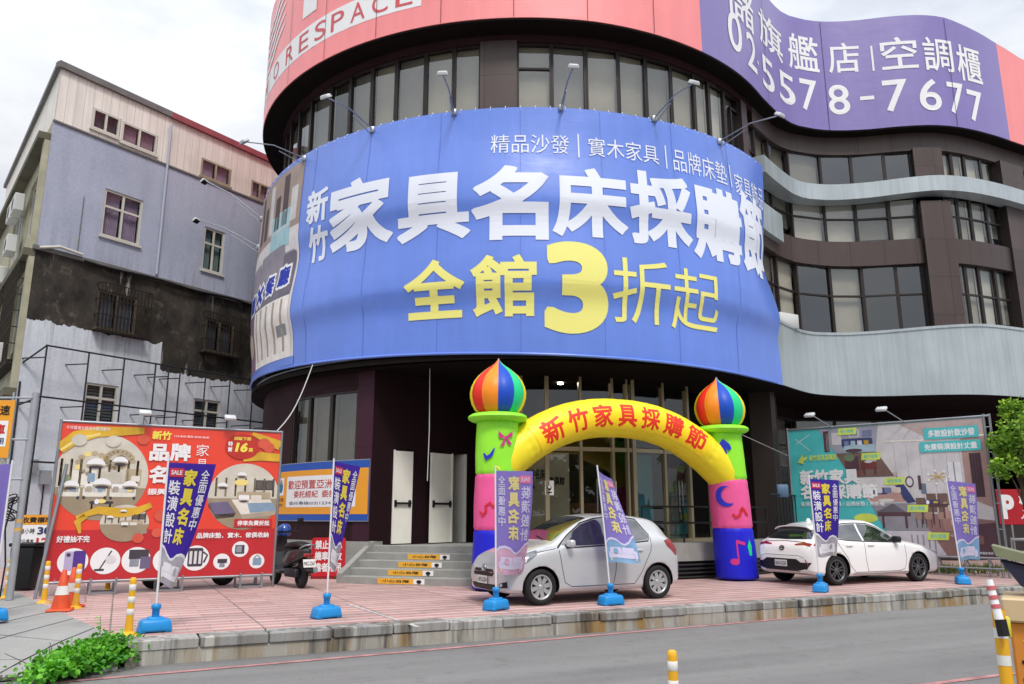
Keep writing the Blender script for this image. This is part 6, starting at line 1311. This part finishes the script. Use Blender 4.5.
# ================================================================== BOLLARDS, CONES, POSTS
BY=mat('bollard_yellow','#f0b428',.85,.5,var=.12,vs=5); BW=mat('reflective_white','#ecebe6',.85,.35,var=.08,vs=8)
def bollard():
    t=thing('bollard','x','bollard',(0,0,0),0,group='yellow bollards with white bands',local=True)
    b=B(); b.lathe([(.0,.75),(.025,.75),(.040,.735),(.043,.70),(.043,.40),(.044,.26),(.052,.12),(.056,.05)],BY,20); b.build('post',t)
    for z in (.58,.42,.26):
        b=B(); b.lathe([(.0435,z),(.0455,z+.002),(.0455,z+.078),(.0435,z+.08)],BW,20); b.build('reflective_band',t)
    b=B(); b.lathe([(.056,.05),(.085,.035),(.115,.012),(.12,0)],BY,20); b.build('foot',t); return t
bo=bollard(); bo.scale=(.9,.9,.9); bo.location=G(128,635); bo['label']='yellow bollard standing beside the blue base of the first flag at the kerb end'
for px,py,lab in ((75,608.5,'yellow bollard just right of the two traffic cones'),(43.5,603,'yellow bollard just left of the two traffic cones'),(111,587,'yellow bollard partly hidden behind the left foot of the red billboard'),(6,598,'yellow bollard beside the grey sign post at the left edge')):
    copytree(bo,G(px,py) if px!=111 else RO+RD*.25-RN*.75,random.random(),lab)
nb=G(672,650,.375); copytree(bo,(nb.x,nb.y,-.3),.5,'scuffed yellow bollard standing alone at the near side of the road')
CO=mat('cone_orange','#e2562a',.85,.5,var=.15,vs=5)
def cone(loc,lab,h=.72,rz=0,lean=0):
    t=thing('traffic_cone',lab,'traffic cone',loc,rz,group='orange traffic cones',local=True); t.rotation_euler.x=lean; rr=lambda z:.14-(.14-.03)*z/h
    b=B(); b.rbox((0,0,.02),(.34,.34,.04),CO,.02,2); b.build('foot',t)
    b=B()
    b.lathe([(rr(.04),.04),(rr(.3),.3),(rr(h),h),(.02,h+.01),(0,h+.01)],CO,24)
    b.build('cone_body',t); b=B(); b.lathe([(rr(.24)+.002,.24),(rr(.37)+.002,.37)],BW,24); b.build('reflective_band',t); return t
cone(G(60,611),'orange traffic cone with a white band, the left of the pair wrapped in clear film',.60,.3); cone(G(70,607),'orange traffic cone with a white band, half behind the other cone of the pair',.60,.9)
b=B(); FILM=glassmat('clear_film',(.93,.93,.93),1.35,.15); c=G(65,609)
ring=[]
for j in range(6):
    for k in range(24): a=2*pi*k/24; rr=.26-.015*j+.03*noise.noise(Vector((cos(a)*2,sin(a)*2,j*.8))); ring.append(c+Vector((rr*cos(a)*1.15,rr*sin(a)*.8,.10+.07*j+.04*noise.noise(Vector((cos(a)*3,sin(a)*3,j+9))))))
b.add(ring,[(j*24+k,j*24+(k+1)%24,(j+1)*24+(k+1)%24,(j+1)*24+k) for j in range(5) for k in range(24)],FILM,True); tag(b.build('plastic_wrap'),'crumpled clear plastic film wound round the two traffic cones','plastic film')

# ---- sign posts and clutter at the left edge
SP=thing('sign_post','grey steel post with rungs carrying an orange sign panel at the left edge','sign post',G(9,600))
p=G(9,600); GP=mat('grey_post_paint','#b3b8be',.8,.5,.3,var=.15)
b=B(); b.tube([p,p+EZ*3.6],.062,GP,12); b.build('post',SP)
for z in (2.05,2.75,3.5): b=B(); b.tube([p+EZ*z-Vector((.95,.06,0)),p+EZ*z-Vector((.0,.06,0))],.02,GP,6); b.build('rung',SP)
b=B(); b.tube([p+Vector((-.36,-.06,1.9)),p+Vector((-.36,-.06,3.6))],.02,GP,6); b.build('upright',SP)
P=Print(lambda a,z,e:p+Vector((a+.04,-.10-e,z)),None,.004); P.rect(-1.06,2.42,-.33,3.45,YB,0); P.rect(-1.0,2.62,-.4,3.08,WHITE,1); P.text('P 停車',-.96,2.82,-.44,3.02,RED,2,.03); P.text('機車專用',-.96,2.66,-.44,2.78,mat('ink_blue','#2b3a66',.9,.6),2,.02); P.text('請減速',-.95,3.18,-.4,3.36,BLACK,2,.02); P.build('sign_face',SP)
b=B(); b.box(p+Vector((-.655,-.08,2.93)),(.75,.025,1.05),GP); b.build('sign_board',SP)
for z in (1.15,1.3): b=B(); b.lathe([(.063,z),(.063,z+.06)],BY,12,Matrix.Translation(p)); b.build('warning_band',SP)
cb=G(14,596); b=B(); pts=[]
for i in range(90): a=i*.42; pts.append(p+Vector((-.14+.12*sin(a*1.3),-.12+.05*cos(a),1.55+.12*sin(a*.37)+.12*cos(a*.9))))
b.tube(pts,.012,PLASTICK,5); b.tube([p+Vector((-.1,-.07,1.7)),p+Vector((-.2,-.05,1.2)),p+Vector((-.1,-.07,.6)),p+Vector((-.12,-.07,.05))],.015,PLASTICK,5); tag(b.build('cable_coil'),'tangled coil of black cable hung on the grey sign post','cable')
fs=C0+DA*.35+NA*.35; ps=thing('price_sign','small white and orange parking price sign before the old block','sign',(G(36,575).x,G(36,575).y,0))
r=ray(36,531); k=18.5/r.y; c=Vector((r.x*k,18.5,CH+r.z*k)); P=Print(lambda a,z,e:c+Vector((a,a*.4-e,z)),None,.004); P.rect(-.34,-.36,.34,.36,WHITE,0); P.rect(-.34,.14,.34,.36,YB,1); P.text('收費標準',-.28,.18,.28,.31,BLACK,2,.03); P.text('每小時',-.3,-.06,-.02,.06,BLACK,2,.01); P.text('30',.03,-.08,.28,.09,mat('ink_blue','#2b3a66',.9,.6),2,.04); P.text('當日最高',-.3,-.3,-.02,-.18,BLACK,2,.01); P.text('12',.03,-.32,.25,-.15,RED,2,.04); P.build('sign_face',ps)
b=B(); b.obox(c,Vector((1,.4,0)).normalized(),Vector((.37,-.93,0)),EZ,(-.36,.36),(-.04,-.01),(-.36,.36),STEEL); b.tube([c+Vector((0,.04,-.3)),Vector((c.x,c.y+.04,0))],.025,GP,6); b.build('post',ps)
wb=G(24,590); WB=thing('rubbish_bin','black rubbish bin standing behind the grey sign post','bin',wb); b=B(); b.rbox(wb+EZ*.42,(.42,.42,.8),PLASTICK,.03,2,taper=1.12); b.build('body',WB); b=B(); b.rbox(wb+EZ*.86,(.52,.52,.07),PLASTICK,.02,2); b.build('lid',WB)
wm=C0+DA*.9+NA*.12; b=B(); 
mt_=thing('utility_meter','grey utility meters and pipes fixed low on the wall of the old block','meter',wm+EZ*2)
for s,z in ((0.5,2.6),(0.9,2.3),(1.3,2.7)):
    b=B(); b.obox(C0,DA,NA,EZ,(s,s+.28),(.01,.16),(z,z+.4),GP); b.build('meter_box',mt_)
b=B()
for s in (.62,1.05,1.42): b.tube([C0+DA*s+NA*.06+EZ*2.4,C0+DA*s+NA*.06+EZ*.2],.02,PLASTICK,5)
b.build('conduit',mt_)

# ---- handrail on the podium in front of the doors, fence bars by the wing
HRM=mat('handrail_dark','#2d2b2b',.9,.4,.4); HRL=thing('handrail','dark metal handrail on the podium edge before the glass doors','railing',cyl(30,8.0)+EZ*.75)
b=B()
for z in (1.62,1.25): b.tube([cyl(a,8.05)+EZ*z for a in range(19,52,2)],.022,HRM,6)
b.build('rail',HRL); 
for a in (19,27,35,43,51): b=B(); b.tube([cyl(a,8.05)+EZ*.75,cyl(a,8.05)+EZ*1.64],.022,HRM,6); b.build('post',HRL)
FN=thing('bar_fence','dark metal bar fence between the brown pier and the teal billboard','fence',Vector((7.2,21.6,0)))
f0=Vector((6.6,20.6,0)); f1=Vector((8.1,22.6,0)); b=B()
for z in (.85,1.95): b.tube([f0+EZ*z,f1+EZ*z],.025,HRM,6)
b.build('rail',FN)
for k in range(11): b=B(); q=f0.lerp(f1,k/10); b.tube([q,q+EZ*1.95],.016,HRM,5); b.build('bar',FN)
b=B(); b.rbox(f0.lerp(f1,.35)+EZ*2.05+Vector((.02,-.06,0)),(.3,.12,.34),mat('blue_grey_box','#5f7c9c',.8,.5),.02,1); tag(b.build('meter_box'),'blue grey box fixed at the top of the bar fence','box')

# ---- right edge: tree, parking sign, rail, kiosk
def leafmat(n,h,k):
    m,t,b=newmat(n); c=[x*k for x in lin(h)]; oi=t.new('ShaderNodeTexCoord'); nz=t.noise(oi.outputs['Object'],3.5,3)
    col=t.mix(t.ramp(nz,.3,.7),[x*.55 for x in c],[c[0]*1.35,c[1]*1.2,c[2]*.9]); t.link(col,b.inputs['Base Color']); b.inputs['Roughness'].default_value=.5
    tr=t.new('ShaderNodeBsdfTranslucent'); t.link(col,tr.inputs[0]); mx=t.new('ShaderNodeMixShader'); mx.inputs[0].default_value=.35; t.link(b.outputs[0],mx.inputs[1]); t.link(tr.outputs[0],mx.inputs[2]); t.link(mx.outputs[0],m.node_tree.nodes['Material Output'].inputs[0]); return m
LF1=leafmat('leaf_green','#7cb03a',.9); LF2=leafmat('leaf_bright','#a3d048',.95); LF3=leafmat('shrub_leaf','#4a9a2a',.95); LF4=leafmat('shrub_leaf_pale','#6fc03c',1.); BARK=mat('bark','#5b4a3b',.7,.9,var=.3,vs=8,bump=.5,bs=20)
def leaf(b,p,s,m,up=.5):
    d=Vector((random.gauss(0,1),random.gauss(0,1),random.gauss(0,.6))).normalized(); n=Vector((random.gauss(0,1),random.gauss(0,1),random.gauss(up,.8))).normalized(); w=d.cross(n); w=(w.normalized() if w.length>1e-3 else Vector((0,0,1)))*s*.42; d*=s
    c=d.cross(w).normalized()*s*.12
    b.add([p,p+d*.35+w+c,p+d*.75+w*.8+c,p+d,p+d*.75-w*.8+c,p+d*.35-w+c],[(0,1,2,3),(0,3,4,5)],m)
def tree(loc,label,h,spread,clumps,nl,ls):
    t=thing('tree',label,'tree',loc); p=Vector(loc); b=B(); b.tube([p-EZ*.05,p+EZ*h*.25+Vector((.03,.02,0)),p+EZ*h*.5+Vector((-.03,0,0)),p+EZ*h*.75,p+EZ*h*.95],[.07,.055,.045,.03,.012],BARK,8)
    cs=[]
    for c in clumps:
        q=p+Vector(c[:3]); cs.append((q,c[3])); s=p+EZ*(c[2]*.62); b.tube([s,s.lerp(q,.5)+EZ*.1,q],[.028,.018,.006],BARK,5)
    b.build('trunk',t); b=B()
    for i in range(nl):
        q,r=random.choice(cs); v=Vector((random.gauss(0,1),random.gauss(0,1),random.gauss(0,.8))); v=v.normalized()*r*random.random()**.4
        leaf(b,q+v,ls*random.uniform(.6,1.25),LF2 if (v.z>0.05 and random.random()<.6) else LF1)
    b.build('crown',t); return t
tb=G(1036,581); tree((tb.x,tb.y,0),'young bright green tree before the red parking sign at the right edge',3.9,1,[(-.35,0,2.5,.34),(.1,.1,2.9,.42),(-.1,-.2,3.4,.4),(.45,0,3.3,.42),(.3,.2,3.75,.36),(.6,.1,2.7,.38),(-.3,.1,3.05,.34),(.2,-.2,2.35,.3),(.85,.2,3.2,.4),(0,.1,3.85,.25)],3600,.085)
pk=G(1018,572); PSG=thing('parking_sign','red parking sign with a white letter P behind the young tree','sign',(pk.x,pk.y,0))
r=ray(998,508); k=(pk.y-.05)/r.y; c=Vector((r.x*k,pk.y-.05,CH+r.z*k)); P=Print(lambda a,z,e:c+Vector((a,a*-.05-e,z)),None,.004); P.rrect(0,-.42,1.9,.48,.03,mat('parking_red','#b8202c',.85,.45),0); P.text('P',.1,-.28,.42,.34,WHITE,1,.05); P.text('專用停車場',.55,.06,1.7,.32,WHITE,1,.03); P.text('入口左轉',.55,-.28,1.5,-.04,WHITE,1,.03); P.build('sign_face',PSG)
b=B(); b.box(c+Vector((.95,-.01,.03)),(1.9,.03,.9),STEEL,-.05); b.build('board',PSG)
for x in (.3,1.5): b=B(); b.tube([Vector((c.x+x,c.y+.02,0)),c+Vector((x,.02,.4))],.035,STEEL,8); b.build('post',PSG)
GRL=thing('guard_rail','pale grey tube guard rail running off behind the young tree','railing',(pk.x,pk.y+.6,0)); g0=Vector((12.0,19.6,0)); g1=Vector((15.5,20.9,0)); b=B()
for z in (.55,.85): b.tube([g0+EZ*z,g1+EZ*z],.035,STEEL,8)
b.build('rail',GRL)
for k in range(4): b=B(); q=g0.lerp(g1,k/3); b.tube([q,q+EZ*.9],.035,STEEL,8); b.build('post',GRL)
# grass strip behind the teal billboard's right end
b=B(); GRS=leafmat('grass_blade','#6d9a3c',.6)
for i in range(2200):
    a=random.uniform(3.0,8.5); e=random.uniform(.5,1.9); p=TO+TD*a*0.62+Vector((2.0,0,0))*0; p=TO+TD*2.4+Vector((.86,.5,0))*random.uniform(0.2,4.5)*1.0+TD*random.uniform(0,2.3)*.0+Vector((-TN.x*e,-TN.y*e,0)); p.z=0
    p=Vector((random.uniform(10.5,15.5),random.uniform(20.4,22.6),0)); h=random.uniform(.08,.22); w=random.uniform(.008,.014); d=Vector((random.gauss(0,.05),random.gauss(0,.05),h)); s=Vector((cos(i),sin(i),0))*w
    b.add([p-s,p+s,p+d],[(0,1,2)],GRS)
tag(b.build('grass'),'strip of grass behind the teal billboard','grass',kind='stuff')
# parking kiosk and tall striped post by the road
KO=mat('kiosk_orange','#e2923a',.85,.5,var=.08); KC=mat('kiosk_cream','#d9bf98',.85,.5,var=.08); NAVM=mat('hood_navy','#23243c',.9,.6,var=.15); OLV=mat('hood_olive','#84876a',.85,.6,var=.2)
r=ray(1009,640); k=5.35/r.y; kg=Vector((0,0,0)); KS=thing('parking_kiosk','cream and orange parking kiosk cut off by the right edge with black characters','kiosk',(r.x*k,5.35,-.3),R(-33),local=True)
b=B(); b.rbox(kg+Vector((.36,.3,.53)),(.70,.5,1.06),KO,.015,1,smooth=False); b.build('cabinet',KS); b=B(); b.rbox(kg+Vector((.36,.3,1.13)),(.76,.58,.15),KC,.012,1,smooth=False); b.build('top_cap',KS)
P=Print(lambda a,z,e:kg+Vector((a,.048-e,z)),None,.003); P.vtext('車自動',.05,.28,.21,.84,BLACK,1,.03,.14); P.vtext('輛助繳',.30,.28,.46,.84,BLACK,1,.03,.14); P.poly([(.12+.05*cos(R(90+i*36))*(1 if i%2==0 else .45),.93+.05*sin(R(90+i*36))*(1 if i%2==0 else .45)) for i in range(10)],YEL,1); P.build('lettering',KS)
b=B(); b.rbox(kg+Vector((.2,.3,1.24)),(.06,.06,.12),PLASTICK,.01,1); b.build('hood_post',KS)
hk=kg+Vector((.06,.3,-.19)); b=B(); b.prism([(-.06,1.62),(.85,1.40),(.85,1.24),(.28,1.38),(.04,1.46)],(-.12,.16),NAVM,lambda a,z,e:hk+Vector((a,e,z))); b.build('hood',KS)
b=B(); b.prism([(-.10,1.72),(-.08,1.65),(.85,1.405),(.85,1.46)],(-.14,.18),OLV,lambda a,z,e:hk+Vector((a,e,z))); b.build('hood_top',KS)
pp_=G(1013,700,-.3)
tp_=Vector((3.06,5.22,-.3)); TPs=thing('marker_post','tall yellow post with white reflective bands beside the orange kiosk','post',tp_); b=B(); 
b.lathe([(.038,0),(.038,1.15)],BY,18,Matrix.Translation(tp_)); b.build('post',TPs)
for z in (.82,.98): b=B(); b.lathe([(.0395,z),(.0395,z+.06)],BW,18,Matrix.Translation(tp_)); b.build('reflective_band',TPs)
t2=thing('barrier_arm','white and red barrier arm end with a black cap resting against the striped post','barrier',tp_+EZ*.85); s0=tp_+Vector((-.03,-.07,1.02)); s1=tp_+Vector((-.045,-.02,1.33)); b=B(); b.tube([s0,s1],[.028,.022],WHITE,12); b.build('arm',t2)
for u in (.45,.62,.8): b=B(); q=s0.lerp(s1,u); w=s0.lerp(s1,u+.08); b.tube([q,w],.0285 if u<.6 else .027,mat('arm_red','#d06a70',.85,.5),12); b.build('red_band',t2)
b=B(); b.tube([s0-EZ*.02+Vector((.0,-.01,0)),s0.lerp(s1,.25)+Vector((0,-.012,0))],.033,PLASTICK,10); b.build('end_cap',t2)
b=B(); b.rbox(tp_+Vector((.05,.03,1.04)),(.05,.06,.13),mat('bracket_yellow','#d6d24a',.85,.5),.01,1); b.build('bracket',t2)

# ---- shrub at the end of the kerb
sb=G(80,672,-.3); SH=thing('shrub','bushy bright green shrub growing at the end of the kerb','shrub',sb)
b=B(); b2=B()
k0=G(40,683,-.26); k1=G(132,656,-.22)
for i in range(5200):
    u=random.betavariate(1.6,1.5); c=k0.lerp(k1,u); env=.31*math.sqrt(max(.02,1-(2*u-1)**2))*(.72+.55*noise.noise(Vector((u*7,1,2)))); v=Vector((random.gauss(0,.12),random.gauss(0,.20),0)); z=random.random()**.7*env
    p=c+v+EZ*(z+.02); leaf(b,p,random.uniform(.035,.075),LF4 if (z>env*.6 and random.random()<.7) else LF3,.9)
for i in range(26):
    u=random.random(); c=k0.lerp(k1,u); e=c+Vector((random.gauss(0,.16),random.gauss(0,.16),random.uniform(.15,.32))); b2.tube([c,c.lerp(e,.6),e],[.006,.005,.003],BARK,4)
c=k0.lerp(k1,.55); b2.tube([c+EZ*.2,c+Vector((.03,0,.42)),c+Vector((.0,.02,.55))],[.004,.003,.002],BARK,4)
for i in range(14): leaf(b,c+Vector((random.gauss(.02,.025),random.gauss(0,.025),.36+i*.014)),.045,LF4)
b.build('foliage',SH); b2.build('branch',SH)
# weeds at the foot of the steps
b=B()
for i in range(260):
    a=random.uniform(-32,-27); p=cyl(a,8.42+random.uniform(0,.1)); leaf(b,p+EZ*random.uniform(0,.06),random.uniform(.02,.05),LF3,1)
tag(b.build('weeds'),'low green weeds at the foot of the concrete plinth','weeds',kind='stuff')

# ---- unseen wood added behind the viewpoint for shop glass and car paint to mirror
b=B(); LFD=leafmat('far_leaf','#47702c',.55)
for i in range(9000):
    az=R(random.uniform(98,262)); top=7+3.5*noise.noise(Vector((az*5,0,3)))+2.0*noise.noise(Vector((az*16,2,0))); rr=40+random.uniform(-3,3); z=-.3+(top+.3)*random.random()**.75
    leaf(b,Vector((sin(az)*rr,cos(az)*rr,z)),random.uniform(.6,1.3),LFD,.4)
tag(b.build('mirror_treeline'),'dense green wood added out of view across the street for glass and car paint to mirror','wood',kind='stuff')

# ================================================================== LIGHT, SKY, CAMERA
SUN_EL,SUN_AZ=R(54),R(163)    # azimuth from +Y clockwise: behind the camera, a little to the left
w=bpy.data.worlds.new('World'); SC.world=w; w.use_nodes=True; t=NT(w); bg=w.node_tree.nodes['Background']
sky=t.new('ShaderNodeTexSky',sky_type='NISHITA'); sky.sun_disc=False; sky.sun_elevation=SUN_EL; sky.sun_rotation=SUN_AZ; sky.air_density=1.; sky.dust_density=2.
tc=t.new('ShaderNodeTexCoord'); sp=t.new('ShaderNodeSeparateXYZ'); t.link(tc.outputs['Generated'],sp.inputs[0])
mp=t.new('ShaderNodeMapping'); mp.inputs['Scale'].default_value=(1.4,1.4,3.2); t.link(tc.outputs['Generated'],mp.inputs[0])
n1=t.noise(mp.outputs[0],1.7,6,.55); n2=t.noise(mp.outputs[0],4.,5,.55)
zz=t.math('MAXIMUM',sp.outputs[2],0.); grad=t.math('ADD',.47,t.math('MULTIPLY',t.math('MULTIPLY',zz,zz),1.25))
cl=t.mix(1.,t.mix(t.ramp(n2,.3,.7),(7.9,8.3,9.0),(10.0,10.1,10.3)),grad,'MULTIPLY')
skyc=t.mix(t.ramp(n1,.36,.56,.62,1.),sky.outputs[0],cl)
t.link(skyc,bg.inputs[0]); bg.inputs[1].default_value=.1
sl_=bpy.data.lights.new('sun','SUN'); sl_.energy=1.5; sl_.angle=R(12); sl_.color=(1,.95,.88); so=bpy.data.objects.new('sun',sl_); COL.objects.link(so)
dv=Vector((sin(SUN_AZ)*cos(SUN_EL),cos(SUN_AZ)*cos(SUN_EL),sin(SUN_EL))); so.rotation_euler=dv.to_track_quat('Z','Y').to_euler()
cam=bpy.data.cameras.new('camera'); co=bpy.data.objects.new('camera',cam); COL.objects.link(co); co.location=(0,0,CH); co.rotation_euler=(R(90)+TH,0,0); cam.sensor_width=36; cam.lens=F/1024*36; cam.clip_end=1000; cam.clip_start=.05; SC.camera=co
SC.view_settings.view_transform='Standard'; SC.view_settings.look='None'; SC.view_settings.gamma=1; SC.view_settings.exposure=.58; SC.view_settings.use_curve_mapping=False
SC.cycles.use_denoising=True; SC.cycles.max_bounces=8; SC.cycles.transparent_max_bounces=12; SC.cycles.use_adaptive_sampling=True; SC.cycles.adaptive_threshold=.015; SC.cycles.sample_clamp_indirect=6
